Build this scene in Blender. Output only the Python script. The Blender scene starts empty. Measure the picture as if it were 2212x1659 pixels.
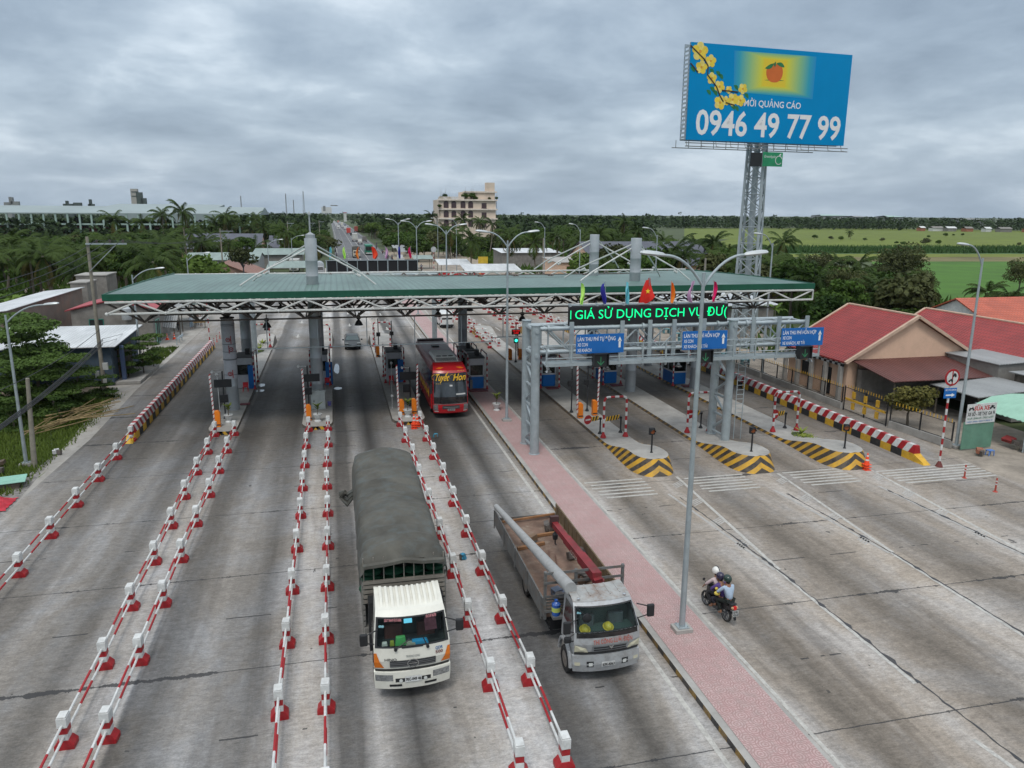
import bpy, bmesh, math, random
from math import sin, cos, pi, radians as R
from mathutils import Vector as V, Matrix
import numpy as np
random.seed(7); rng = np.random.default_rng(7)
S = bpy.context.scene
COL = S.collection

# ------------------------------------------------------------------ camera
CAM_H = 14.5; PITCH = 12.778; YAW = 13.186; ROLL = 0.40; FPX = 1630.0; IW, IH = 2212.0, 1659.0
_p, _y, _r = R(PITCH), R(YAW), R(ROLL)
FW = V((sin(_y)*cos(_p), cos(_y)*cos(_p), -sin(_p)))
RT0 = V((cos(_y), -sin(_y), 0)); UP0 = RT0.cross(FW)
RT = RT0*cos(_r) + UP0*sin(_r); UPV = -RT0*sin(_r) + UP0*cos(_r)
cam = bpy.data.cameras.new('camera'); camo = bpy.data.objects.new('camera', cam); COL.objects.link(camo)
cam.sensor_width = 36; cam.lens = FPX/IW*36; cam.clip_start = .5; cam.clip_end = 9000
m = Matrix.Identity(4)
for i in range(3):
    m[i][0] = RT[i]; m[i][1] = UPV[i]; m[i][2] = -FW[i]
m[2][3] = CAM_H; camo.matrix_world = m
S.camera = camo
def G(u, v, z=0):
    'point at height z seen at (u, v) in the 2212-wide photo'
    d = FW + RT*((u-IW/2)/FPX) - UPV*((v-IH/2)/FPX)
    t = (z-CAM_H)/d.z
    return V((d.x*t, d.y*t, z))

# ------------------------------------------------------------------ world and sun
SUN_EL, SUN_AZ = 60, 205          # azimuth from +Y towards +X
W = bpy.data.worlds.new('World'); S.world = W; W.use_nodes = True
nt = W.node_tree; nt.nodes.clear()
def N(tree, typ, **kw):
    n = tree.nodes.new(typ)
    for k, v in kw.items():
        if k == 'ins':
            for a, b in v.items(): n.inputs[a].default_value = b
        else: setattr(n, k, v)
    return n
def ramp(tree, stops, interp='LINEAR'):
    n = tree.nodes.new('ShaderNodeValToRGB'); cr = n.color_ramp; cr.interpolation = interp
    while len(cr.elements) < len(stops): cr.elements.new(.5)
    for e, (p, c) in zip(cr.elements, stops):
        e.position = p; e.color = (c, c, c, 1) if isinstance(c, (int, float)) else (*c, 1)
    return n
L = lambda t, a, b: t.links.new(a, b)
def mth(t, op, a, b=None, clamp=False):
    n = t.nodes.new('ShaderNodeMath'); n.operation = op; n.use_clamp = clamp
    for i, x in enumerate((a, b)):
        if x is None: continue
        if isinstance(x, (int, float)): n.inputs[i].default_value = x
        else: L(t, x, n.inputs[i])
    return n.outputs[0]
def mixc(t, fac, a, b, blend='MIX'):
    n = t.nodes.new('ShaderNodeMix'); n.data_type = 'RGBA'; n.blend_type = blend
    for i, x in ((0, fac), (6, a), (7, b)):
        s = n.inputs[i]
        if isinstance(x, (int, float)): s.default_value = x if i == 0 else (x, x, x, 1)
        elif isinstance(x, tuple): s.default_value = (*x, 1)
        else: L(t, x, s)
    return n.outputs[2]
sky = N(nt, 'ShaderNodeTexSky', sky_type='NISHITA', sun_disc=False, sun_elevation=R(SUN_EL), sun_rotation=R(SUN_AZ), air_density=1.5, dust_density=2.5)
tc = N(nt, 'ShaderNodeTexCoord'); sx = N(nt, 'ShaderNodeSeparateXYZ'); L(nt, tc.outputs['Generated'], sx.inputs[0])
zc = mth(nt, 'MAXIMUM', sx.outputs[2], 0.0)
den = mth(nt, 'ADD', zc, .22)
cx = N(nt, 'ShaderNodeCombineXYZ'); L(nt, mth(nt, 'DIVIDE', sx.outputs[0], den), cx.inputs[0]); L(nt, mth(nt, 'DIVIDE', sx.outputs[1], den), cx.inputs[1])
n1 = N(nt, 'ShaderNodeTexNoise', ins={'Scale': .75, 'Detail': 8, 'Roughness': .52, 'Distortion': .25}); L(nt, cx.outputs[0], n1.inputs['Vector'])
n2 = N(nt, 'ShaderNodeTexNoise', ins={'Scale': 2.3, 'Detail': 10, 'Roughness': .58, 'Distortion': .25}); L(nt, cx.outputs[0], n2.inputs['Vector'])
mixn = mth(nt, 'ADD', mth(nt, 'MULTIPLY', n1.outputs[0], .66), mth(nt, 'MULTIPLY', n2.outputs[0], .34))
cl = ramp(nt, [(.37, (2.7, 3.45, 4.45)), (.45, (3.6, 4.5, 5.6)), (.52, (4.8, 5.8, 6.9)), (.59, (7.2, 8.2, 9.2)), (.67, (5.8, 7.0, 8.2))])
L(nt, mixn, cl.inputs[0])
zen = ramp(nt, [(0, 1.0), (.22, 1.0), (.6, (1.85, 1.68, 1.5)), (1, (2.5, 2.2, 2.0))]); L(nt, zc, zen.inputs[0])      # overcast sky: brighter overhead
hz = ramp(nt, [(0, 1.0), (.03, .75), (.14, 0.0)]); L(nt, zc, hz.inputs[0])                    # far cloud fades into one tone
c1 = mixc(nt, mth(nt, 'MULTIPLY', hz.outputs[0], .6), cl.outputs[0], (3.5, 4.4, 5.4))
c2 = mixc(nt, 1.0, c1, zen.outputs[0], 'MULTIPLY')
c3 = mixc(nt, .90, sky.outputs[0], c2)
bg = N(nt, 'ShaderNodeBackground', ins={'Strength': .10}); L(nt, c3, bg.inputs[0])
wo = N(nt, 'ShaderNodeOutputWorld'); L(nt, bg.outputs[0], wo.inputs[0])
sun = bpy.data.lights.new('sun', 'SUN'); sun.energy = 1.35; sun.angle = R(14); sun.color = (1, .96, .9)
suno = bpy.data.objects.new('sun', sun); COL.objects.link(suno)
sd = V((sin(R(SUN_AZ))*cos(R(SUN_EL)), cos(R(SUN_AZ))*cos(R(SUN_EL)), sin(R(SUN_EL))))
suno.rotation_euler = sd.to_track_quat('Z', 'Y').to_euler(); suno.location = (0, 0, 60)
S.view_settings.view_transform = 'Standard'; S.view_settings.look = 'None'; S.view_settings.exposure = 0.10; S.view_settings.gamma = 1
S.cycles.max_bounces = 5; S.cycles.transparent_max_bounces = 8; S.cycles.volume_bounces = 0; S.cycles.use_denoising = True
S.cycles.caustics_reflective = False; S.cycles.caustics_refractive = False

# ------------------------------------------------------------------ materials
MATS = {}
def M(key, col=(.5, .5, .5), rough=.6, metal=0., var=.18, scale=1.5, emis=0, dirt=0., dirtcol=(.12, .10, .08), bump=0., stretch=None, spec=.4):
    if key in MATS: return MATS[key]
    mt = bpy.data.materials.new(key); mt.use_nodes = True; t = mt.node_tree; b = t.nodes['Principled BSDF']; MATS[key] = mt
    b.inputs['Roughness'].default_value = rough; b.inputs['Metallic'].default_value = metal; b.inputs['Specular IOR Level'].default_value = spec
    geo = N(t, 'ShaderNodeNewGeometry'); src = geo.outputs['Position']
    if stretch:
        mp = N(t, 'ShaderNodeMapping', ins={'Scale': stretch}); L(t, src, mp.inputs[0]); src = mp.outputs[0]
    if var or dirt:
        nz = N(t, 'ShaderNodeTexNoise', ins={'Scale': scale, 'Detail': 6, 'Roughness': .65}); L(t, src, nz.inputs['Vector'])
        lo = tuple(c*(1-var) for c in col); hi = tuple(min(1, c*(1+var)) for c in col)
        rp = ramp(t, [(.3, lo), (.7, hi)]); L(t, nz.outputs[0], rp.inputs[0]); out = rp.outputs[0]
        if dirt:
            n3 = N(t, 'ShaderNodeTexNoise', ins={'Scale': scale*2.3, 'Detail': 8, 'Roughness': .7}); L(t, src, n3.inputs['Vector'])
            r3 = ramp(t, [(.48, 0.), (.72, dirt)]); L(t, n3.outputs[0], r3.inputs[0]); out = mixc(t, r3.outputs[0], out, dirtcol)
        L(t, out, b.inputs['Base Color'])
        if bump:
            bp = N(t, 'ShaderNodeBump', ins={'Strength': bump, 'Distance': .05}); L(t, nz.outputs[0], bp.inputs['Height']); L(t, bp.outputs[0], b.inputs['Normal'])
    else: b.inputs['Base Color'].default_value = (*col, 1)
    if emis:
        b.inputs['Emission Color'].default_value = (*col, 1); b.inputs['Emission Strength'].default_value = emis
    return mt
def glass(key, tint=(.55, .68, .66), gloss=.3):
    if key in MATS: return MATS[key]
    mt = bpy.data.materials.new(key); mt.use_nodes = True; t = mt.node_tree; t.nodes.clear(); MATS[key] = mt
    tr = N(t, 'ShaderNodeBsdfTransparent'); tr.inputs[0].default_value = (*tint, 1)
    gl = N(t, 'ShaderNodeBsdfGlossy', ins={'Roughness': .04}); gl.inputs[0].default_value = (.9, .95, .95, 1)
    lw = N(t, 'ShaderNodeLayerWeight', ins={'Blend': gloss}); mx = N(t, 'ShaderNodeMixShader'); o = N(t, 'ShaderNodeOutputMaterial')
    L(t, lw.outputs['Fresnel'], mx.inputs[0]); L(t, tr.outputs[0], mx.inputs[1]); L(t, gl.outputs[0], mx.inputs[2]); L(t, mx.outputs[0], o.inputs[0])
    return mt
def leafmat(key, a, b_, trans=.25, scale=.35):
    if key in MATS: return MATS[key]
    mt = bpy.data.materials.new(key); mt.use_nodes = True; t = mt.node_tree; t.nodes.clear(); MATS[key] = mt
    geo = N(t, 'ShaderNodeNewGeometry'); oi = N(t, 'ShaderNodeObjectInfo')
    nz = N(t, 'ShaderNodeTexNoise', ins={'Scale': scale, 'Detail': 5, 'Roughness': .7}); L(t, geo.outputs['Position'], nz.inputs['Vector'])
    n2 = N(t, 'ShaderNodeTexNoise', ins={'Scale': 4., 'Detail': 3}); L(t, geo.outputs['Position'], n2.inputs['Vector'])
    f = mth(t, 'ADD', mth(t, 'ADD', mth(t, 'MULTIPLY', nz.outputs[0], .9), mth(t, 'MULTIPLY', n2.outputs[0], .7)), mth(t, 'MULTIPLY', oi.outputs['Random'], .35))
    rp = ramp(t, [(.62, a), (.98, b_), (1.0, tuple(c*1.15 for c in b_))]); L(t, f, rp.inputs[0])
    d = N(t, 'ShaderNodeBsdfPrincipled', ins={'Roughness': .7}); d.inputs['Specular IOR Level'].default_value = .12; L(t, rp.outputs[0], d.inputs['Base Color'])
    tl = N(t, 'ShaderNodeBsdfTranslucent'); L(t, rp.outputs[0], tl.inputs[0])
    mx = N(t, 'ShaderNodeMixShader', ins={0: trans}); o = N(t, 'ShaderNodeOutputMaterial')
    L(t, d.outputs[0], mx.inputs[1]); L(t, tl.outputs[0], mx.inputs[2]); L(t, mx.outputs[0], o.inputs[0])
    return mt
WHITE = M('white_paint', (.57, .58, .57), .5, dirt=.45, dirtcol=(.33, .31, .28), scale=3)
RED = M('red_paint', (.33, .013, .018), .5, dirt=.35, dirtcol=(.2, .06, .05), scale=3)
YEL = M('yellow_paint', (.62, .36, .03), .55, dirt=.45, dirtcol=(.2, .15, .09), scale=3)
BLK = M('black_paint', (.025, .026, .028), .6, dirt=.4, dirtcol=(.11, .10, .09), scale=3)
GALV = M('galvanised_steel', (.36, .41, .43), .42, .35, var=.14, scale=2.5, dirt=.2, dirtcol=(.24, .25, .25))
SILV = M('silver_paint', (.36, .385, .40), .4, .25, var=.10, scale=1.2, dirt=.2, dirtcol=(.22, .22, .22))
DARK = M('dark_plastic', (.018, .019, .021), .5)
BLUE = M('blue_panel', (.006, .125, .40), .4, var=.1)
ORNG = M('orange_metal', (.75, .20, .012), .4, var=.12, dirt=.15)
CONC = M('concrete', (.33, .32, .30), .85, var=.22, scale=.8, dirt=.35, dirtcol=(.17, .155, .14), bump=.15)
RUBR = M('rubber', (.022, .022, .023), .8, dirt=.5, dirtcol=(.13, .11, .09), scale=4)
STEEL = M('white_steel_tube', (.55, .56, .54), .45, .1, dirt=.2)
RUST = M('dark_steel', (.10, .085, .075), .6, var=.3)
CHROME = M('chrome', (.55, .56, .57), .2, .9, var=.05)
LAMPGL = M('lamp_lens', (.55, .57, .55), .15, var=.1, spec=.7)
AMBER = M('amber_lens', (.62, .16, .015), .25)
GLS = glass('window_glass'); GLD = glass('dark_glass', (.25, .31, .31), .35)

# ------------------------------------------------------------------ mesh building
class MB:
    def __init__(s): s.v = []; s.f = []; s.m = []; s.uv = None
    def add(s, vs, fs, m=0):
        o = len(s.v); s.v += [tuple(p) for p in vs]
        for i, f in enumerate(fs):
            s.f.append(tuple(o+k for k in f)); s.m.append(m if isinstance(m, int) else m[i])
        return s
    def box(s, c, d, m=0, rz=0., rx=0., ry=0., taper=1.):
        x, y, z = d[0]/2, d[1]/2, d[2]/2
        vs = [V((sx*x*(taper if sz > 0 else 1), sy*y*(taper if sz > 0 else 1), sz*z)) for sz in (-1, 1) for sx, sy in ((-1, -1), (1, -1), (1, 1), (-1, 1))]
        if rz or rx or ry:
            mt = Matrix.Rotation(rz, 3, 'Z') @ Matrix.Rotation(ry, 3, 'Y') @ Matrix.Rotation(rx, 3, 'X'); vs = [mt @ p for p in vs]
        c = V(c)
        return s.add([p+c for p in vs], [(3, 2, 1, 0), (4, 5, 6, 7), (0, 1, 5, 4), (1, 2, 6, 5), (2, 3, 7, 6), (3, 0, 4, 7)], m)
    def bb(s, x0, x1, y0, y1, z0, z1, m=0): return s.box(((x0+x1)/2, (y0+y1)/2, (z0+z1)/2), (x1-x0, y1-y0, z1-z0), m)
    def tube(s, pts, r=.05, n=8, m=0, caps=True, up=None):
        pts = [V(p) for p in pts]; k = len(pts); rings = []
        rs = r if isinstance(r, (list, tuple)) else [r]*k
        prev = None
        for i, p in enumerate(pts):
            d = (pts[min(i+1, k-1)]-pts[max(i-1, 0)])
            if d.length < 1e-9: d = V((0, 0, 1))
            d.normalize()
            if prev is None:
                a = V((0, 0, 1)) if abs(d.z) < .9 else V((1, 0, 0)); a = (a - d*a.dot(d)).normalized()
            else: a = (prev - d*prev.dot(d)).normalized()
            prev = a; b = d.cross(a); st = pi/4 if n == 4 else 0
            rings.append([p + a*(rs[i]*cos(2*pi*j/n+st)) + b*(rs[i]*sin(2*pi*j/n+st)) for j in range(n)])
        vs = [q for ring in rings for q in ring]; fs = []; ms = []
        for i in range(k-1):
            mm = m if isinstance(m, int) else m[i % len(m)]
            for j in range(n): fs.append((i*n+j, i*n+(j+1) % n, (i+1)*n+(j+1) % n, (i+1)*n+j)); ms.append(mm)
        if caps:
            fs.append(tuple(range(n))[::-1]); fs.append(tuple((k-1)*n+j for j in range(n))); ms += [ms[0], ms[-1]]
        return s.add(vs, fs, ms)
    def stripes(s, pts, r, step, ms, n=8):
        'pipe along pts cut into stripes of length step'
        pts = [V(p) for p in pts]; out = [pts[0]]; acc = 0
        for a, b in zip(pts, pts[1:]):
            l = (b-a).length; t = step-acc
            while t < l-1e-6:
                out.append(a+(b-a)*(t/l)); t += step
            acc = (acc+l) % step; out.append(b)
        mm = []; d = 0
        for a, b in zip(out, out[1:]):
            mm.append(ms[int((d+(b-a).length/2)//step) % len(ms)]); d += (b-a).length
        return s.tube(out, r, n, mm)
    def lathe(s, prof, c=(0, 0, 0), n=16, m=0, axis='z', caps=True):
        c = V(c); vs = []; fs = []; ms = []
        for r, z in prof:
            for j in range(n):
                a = 2*pi*j/n; p = (r*cos(a), r*sin(a), z)
                if axis == 'x': p = (z, p[0], p[1])
                elif axis == 'y': p = (p[0], z, p[1])
                vs.append(V(p)+c)
        k = len(prof)
        for i in range(k-1):
            mm = m if isinstance(m, int) else m[i % len(m)]
            for j in range(n): fs.append((i*n+j, i*n+(j+1) % n, (i+1)*n+(j+1) % n, (i+1)*n+j)); ms.append(mm)
        if caps:
            fs.append(tuple(range(n))[::-1]); fs.append(tuple((k-1)*n+j for j in range(n))); ms += [ms[0], ms[-1]]
        return s.add(vs, fs, ms)
    def prism(s, poly, z0, z1, axis='z', m=0, mtop=None):
        n = len(poly)
        def P(a, b, c): return (a, b, c) if axis == 'z' else ((c, a, b) if axis == 'x' else (a, c, b))
        vs = [P(a, b, z0) for a, b in poly] + [P(a, b, z1) for a, b in poly]
        fs = [tuple(range(n))[::-1], tuple(range(n, 2*n))] + [(i, (i+1) % n, n+(i+1) % n, n+i) for i in range(n)]
        return s.add(vs, fs, [m, m if mtop is None else mtop]+[m]*n)
    def quad(s, a, b, c, d, m=0): return s.add([a, b, c, d], [(0, 1, 2, 3)], m)
    def sphere(s, c, r, m=0, n=10, sc=(1, 1, 1), lo=-1., hi=1.):
        k = max(4, n//2); prof = []
        vs = []; fs = []
        for i in range(k+1):
            t = lo+(hi-lo)*i/k; a = t*pi/2
            for j in range(n): vs.append((c[0]+sc[0]*r*cos(a)*cos(2*pi*j/n), c[1]+sc[1]*r*cos(a)*sin(2*pi*j/n), c[2]+sc[2]*r*sin(a)))
        for i in range(k):
            for j in range(n): fs.append((i*n+j, i*n+(j+1) % n, (i+1)*n+(j+1) % n, (i+1)*n+j))
        fs.append(tuple(range(n))[::-1]); fs.append(tuple(k*n+j for j in range(n)))
        return s.add(vs, fs, m)
    def text(s, txt, o, xd=(1, 0, 0), ud=(0, 0, 1), h=.3, m=0, w=None, sx=1., shear=0., align='L', bold=0.):
        vs, fs, wid, cap = textgeo(txt, bold); k = h/cap; kx = k*sx
        if w: kx = w/wid
        tw = wid*kx; off = {'L': 0, 'C': -tw/2, 'R': -tw}[align]
        o, xd, ud = V(o), V(xd).normalized(), V(ud).normalized()
        return s.add([o + xd*(off+x*kx+shear*y*k) + ud*(y*k) for x, y in vs], fs, m)
    def xform(s, mat):
        s.v = [tuple(mat @ V(p)) for p in s.v]; return s
    def build(s, name, mats, parent=None, smooth=False, bevel=0, loc=None):
        me = bpy.data.meshes.new(name); me.from_pydata(s.v, [], s.f)
        if not isinstance(mats, (list, tuple)): mats = [mats]
        for q in mats: me.materials.append(q)
        if len(mats) > 1: me.polygons.foreach_set('material_index', s.m)
        if smooth:
            me.polygons.foreach_set('use_smooth', [True]*len(s.f)); me.set_sharp_from_angle(angle=.65 if smooth is True else smooth)
        if s.uv:
            u = me.uv_layers.new(name='UVMap')
            for p in me.polygons:
                for li in p.loop_indices: u.data[li].uv = s.uv[me.loops[li].vertex_index]
        me.update(); o = bpy.data.objects.new(name, me); COL.objects.link(o)
        if parent: o.parent = parent
        if loc is not None: o.location = loc
        if bevel:
            bm_ = o.modifiers.new('bevel', 'BEVEL'); bm_.width = bevel; bm_.segments = 2; bm_.limit_method = 'ANGLE'; bm_.angle_limit = R(40)
        return o
_TX = {}
def textgeo(txt, bold=0.):
    k = (txt, bold)
    if k not in _TX:
        cu = bpy.data.curves.new('t', 'FONT'); cu.body = txt; cu.resolution_u = 3; cu.offset = bold
        o = bpy.data.objects.new('t', cu); me = bpy.data.meshes.new_from_object(o)
        vs = [(v.co.x, v.co.y) for v in me.vertices]; fs = [tuple(p.vertices) for p in me.polygons]
        x0 = min(v[0] for v in vs); x1 = max(v[0] for v in vs)
        _TX[k] = ([(x-x0, y) for x, y in vs], fs, x1-x0, .682)
        bpy.data.objects.remove(o); bpy.data.curves.remove(cu); bpy.data.meshes.remove(me)
    return _TX[k]
def tag(o, label=None, cat=None, group=None, kind=None):
    if label: o['label'] = label
    if cat: o['category'] = cat
    if group: o['group'] = group
    if kind: o['kind'] = kind
    return o
def thing(name, label, cat, loc=(0, 0, 0), rz=0., group=None):
    o = bpy.data.objects.new(name, None); COL.objects.link(o); o.location = loc; o.rotation_euler = (0, 0, rz); o.empty_display_size = .2
    return tag(o, label, cat, group)
def struct(name, mb, mats, **kw): return tag(mb.build(name, mats, **kw), kind='structure')
def clone(root, loc, rz=0., label=None, group=None, scale=None):
    c = root.copy(); COL.objects.link(c); c.location = loc; c.rotation_euler = (0, 0, rz)
    if label: c['label'] = label
    if group: c['group'] = group
    if scale: c.scale = (scale,)*3 if isinstance(scale, (int, float)) else scale
    for ch in root.children:
        d = ch.copy(); COL.objects.link(d); d.parent = c
        for gg in ch.children:
            e = gg.copy(); COL.objects.link(e); e.parent = d
    return c
ORD = ['first', 'second', 'third', 'fourth', 'fifth', 'sixth', 'seventh', 'eighth', 'ninth', 'tenth', 'eleventh', 'twelfth']
# ------------------------------------------------------------------ ground, plaza, roads
def plaza_mat():
    mt = bpy.data.materials.new('worn_concrete'); mt.use_nodes = True; t = mt.node_tree; b = t.nodes['Principled BSDF']
    b.inputs['Roughness'].default_value = .75; b.inputs['Specular IOR Level'].default_value = .3
    geo = N(t, 'ShaderNodeNewGeometry'); P = geo.outputs['Position']; s = N(t, 'ShaderNodeSeparateXYZ'); L(t, P, s.inputs[0])
    def noise(sc, stretch=(1, 1, 1), det=6, ro=.65, dist=0.):
        mp = N(t, 'ShaderNodeMapping', ins={'Scale': stretch}); L(t, P, mp.inputs[0])
        n = N(t, 'ShaderNodeTexNoise', ins={'Scale': sc, 'Detail': det, 'Roughness': ro, 'Distortion': dist}); L(t, mp.outputs[0], n.inputs['Vector']); return n.outputs[0]
    wob = noise(.35, (1, .25, 1), 4)
    xw = mth(t, 'ADD', s.outputs[0], mth(t, 'MULTIPLY', mth(t, 'SUBTRACT', wob, .5), .55))
    st = [(-16, .36), (-12, .19), (-10.6, .30), (-9.2, .15), (-7.6, .42), (-6.7, .36), (-6.5, .14), (-5.7, .16), (-4.7, .30), (-3.1, .16), (-1.5, .48), (-.7, .42), (-.5, .13), (.3, .15), (.6, .40), (1.7, .085),
          (2.9, .36), (4.7, .50), (5.5, .42), (5.75, .10), (6.5, .12), (7.2, .27), (8.0, .095), (9.2, .36), (12.8, .40), (14.2, .17), (16.8, .41), (19.6, .18), (22.8, .42), (25.6, .19), (29, .41), (32.5, .24), (38, .36)]
    xn = mth(t, 'DIVIDE', mth(t, 'ADD', xw, 16), 54, True); rp = [ramp(t, [((x+16)/54, v) for x, v in h]) for h in (st[:26], st[22:])]
    for r in rp: L(t, xn, r.inputs[0])
    lane = mixc(t, mth(t, 'GREATER_THAN', xw, 10.), rp[0].outputs[0], rp[1].outputs[0])
    streak = noise(1.0, (1.3, .05, 1), 5, .6); fine = noise(4., (.5, 1.1, 1), 8, .85); grit = noise(9., (.7, 1.4, 1), 9, .8); blot = noise(.28, (1, .5, 1), 7, .7, .4); speck = noise(22., (1, 1, 1), 4, .7)
    def rng_(o, a, lo, hi_, hi):
        r = ramp(t, [(a, lo), (hi_, hi)]); L(t, o, r.inputs[0]); return r.outputs[0]
    c = mixc(t, 1., lane, rng_(streak, .3, .82, .7, 1.18), 'MULTIPLY')
    c = mixc(t, 1., c, rng_(fine, .32, .66, .68, 1.30), 'MULTIPLY')
    c = mixc(t, 1., c, rng_(blot, .3, .70, .68, 1.25), 'MULTIPLY')
    c = mixc(t, 1., c, rng_(speck, .3, .84, .7, 1.14), 'MULTIPLY')
    c = mixc(t, 1., c, rng_(grit, .34, .74, .66, 1.24), 'MULTIPLY')
    # oil and rubber worn in by queuing cars, plus canopy shade painted in
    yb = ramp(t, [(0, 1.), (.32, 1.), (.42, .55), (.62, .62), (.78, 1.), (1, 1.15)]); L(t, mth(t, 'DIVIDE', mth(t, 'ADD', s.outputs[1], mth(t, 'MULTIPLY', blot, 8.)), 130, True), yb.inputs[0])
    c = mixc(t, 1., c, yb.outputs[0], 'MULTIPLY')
    sn = noise(.8, (1., .09, 1), 6, .65, .3); sr = ramp(t, [(.54, 0.), (.70, .45)]); L(t, sn, sr.inputs[0]); c = mixc(t, sr.outputs[0], c, (.075, .07, .066))
    # tint: greyer lanes left of the median, browner ones right of it
    br = ramp(t, [(.44, (1.02, .99, .96)), (.56, (1.08, .985, .89))]); L(t, mth(t, 'DIVIDE', mth(t, 'ADD', s.outputs[0], 16), 54, True), br.inputs[0])
    c = mixc(t, 1., c, br.outputs[0], 'MULTIPLY')
    tin = ramp(t, [(.42, (1.05, 1.0, .94)), (.6, (.97, 1., 1.05))]); L(t, blot, tin.inputs[0]); c = mixc(t, 1., c, tin.outputs[0], 'MULTIPLY')
    # slab joints filled with tar
    jn = noise(.9, (1, 1, 1), 8, .8); jw = mth(t, 'ADD', mth(t, 'MULTIPLY', noise(.16, (1, .2, 1), 3, .6), .62), mth(t, 'MULTIPLY', noise(2.2, (1, .5, 1), 5, .7), .38))
    yy = mth(t, 'ADD', s.outputs[1], mth(t, 'MULTIPLY', mth(t, 'SUBTRACT', jn, .5), .16))
    fr = mth(t, 'MULTIPLY', mth(t, 'ABSOLUTE', mth(t, 'SUBTRACT', mth(t, 'FRACT', mth(t, 'ADD', mth(t, 'DIVIDE', mth(t, 'SUBTRACT', yy, 30.), 6.8), 20.5)), .5)), 6.8)
    wd = mth(t, 'ADD', .022, mth(t, 'MULTIPLY', mth(t, 'MAXIMUM', mth(t, 'SUBTRACT', jw, .52), 0.), 1.6))
    jm = mth(t, 'LESS_THAN', fr, wd)
    # short grooves midway between joints
    fr2 = mth(t, 'MULTIPLY', mth(t, 'ABSOLUTE', mth(t, 'SUBTRACT', mth(t, 'FRACT', mth(t, 'ADD', mth(t, 'DIVIDE', mth(t, 'SUBTRACT', yy, 33.4), 6.8), 20.5)), .5)), 6.8)
    g2 = mth(t, 'MULTIPLY', mth(t, 'LESS_THAN', fr2, .035), mth(t, 'GREATER_THAN', noise(.45, (1, .3, 1), 3), .56))
    c = mixc(t, mth(t, 'MULTIPLY', mth(t, 'MAXIMUM', jm, g2), .85), c, (.035, .036, .04))
    # dark drips
    dr = noise(1.7, (1, .6, 1), 3, .5); c = mixc(t, mth(t, 'MULTIPLY', mth(t, 'GREATER_THAN', dr, .735), .75), c, (.05, .05, .05))
    c = mixc(t, 1., c, (.82, .81, .79), 'MULTIPLY'); L(t, c, b.inputs['Base Color'])
    bp = N(t, 'ShaderNodeBump', ins={'Strength': .25, 'Distance': .03}); L(t, fine, bp.inputs['Height']); L(t, bp.outputs[0], b.inputs['Normal'])
    return mt
def sheet(name, pts, z, mat):
    m = MB(); m.add([(p[0], p[1], z) for p in pts], [tuple(range(len(pts)))]); return struct(name, m, mat)
earth = M('earth_and_weeds', (.055, .075, .028), .9, var=.5, scale=.06, dirt=.6, dirtcol=(.035, .05, .018))
sheet('ground', [(-5000, -200), (5000, -200), (5000, 6000), (-5000, 6000)], -.12, earth)
sheet('plaza', [(-16.4, 2), (-16.2, 40), (-15.9, 52), (-16.4, 66), (-16.4, 105), (-12, 135), (-4, 165), (0.2, 200), (0.2, 215), (18.2, 215), (19, 190), (26, 165), (36.5, 135), (37.4, 100), (37.4, 60), (37.6, 42), (36.6, 34), (40, 20), (46, 2)], 0., plaza_mat())
asph = M('asphalt', (.115, .118, .125), .85, var=.2, scale=.25, stretch=(1, .05, 1), dirt=.3, dirtcol=(.17, .165, .16))
RX = lambda y: 9.2 - max(0, y-500)*.004
road = MB()
ys = [215, 260, 320, 400, 500, 650, 850, 1120]
vs = []
for y in ys: vs += [(RX(y)-8.9, y, 0), (RX(y)+8.9, y, 0)]
road.add(vs, [(2*i, 2*i+1, 2*i+3, 2*i+2) for i in range(len(ys)-1)]); struct('road', road, asph)
dirtm = M('sandy_dirt', (.30, .25, .19), .95, var=.3, scale=.5, dirt=.5, dirtcol=(.16, .14, .11))
shm = M('shoulder_concrete', (.33, .315, .29), .9, var=.25, scale=.5, dirt=.6, dirtcol=(.19, .165, .135), stretch=(1, .6, 1))
sheet('left_shoulder', [(-16.2, 40), (-18.3, 66), (-21, 74), (-22, 84), (-24, 100), (-24, 150), (-12, 175), (0.2, 215), (-4, 165), (-12, 135), (-16.4, 105), (-16.4, 66), (-15.9, 52)], -.03, shm)
sheet('roadside_dirt', [(-60, 68), (-18.3, 66), (-21, 74), (-22, 84), (-24, 100), (-24, 150), (-14, 175), (-60, 190)], -.06, dirtm)
sheet('right_shoulder', [(36.6, 34), (37.6, 42), (37.4, 60), (37.4, 100), (36.5, 135), (26, 165), (18.2, 215), (60, 215), (70, 120), (50, 80), (46, 50), (46, 36), (60, 20), (40, 20)], -.03, M('dusty_verge', (.27, .235, .195), .95, var=.35, scale=.5, dirt=.6, dirtcol=(.12, .10, .08)))
sheet('market_ground', [(18.2, 215), (60, 215), (62, 150), (70, 120), (90, 240), (18.5, 300)], -.02, dirtm)
sheet('gravel_edge', [(-16.4, 2), (-16.2, 40), (-15.9, 52), (-16.3, 60.5), (-16.9, 60), (-16.9, 52), (-17.6, 40), (-18.2, 2)], -.045, M('gravel', (.21, .20, .19), .95, var=.5, scale=5., dirt=.5))
sheet('grass_verge', [(-18.2, 2), (-17.6, 40), (-16.9, 52), (-16.9, 60), (-18, 66), (-60, 66), (-60, 2)], -.08, M('grass_soil', (.055, .085, .022), .95, var=.5, scale=.7, dirt=.5, dirtcol=(.10, .085, .05)))
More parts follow.
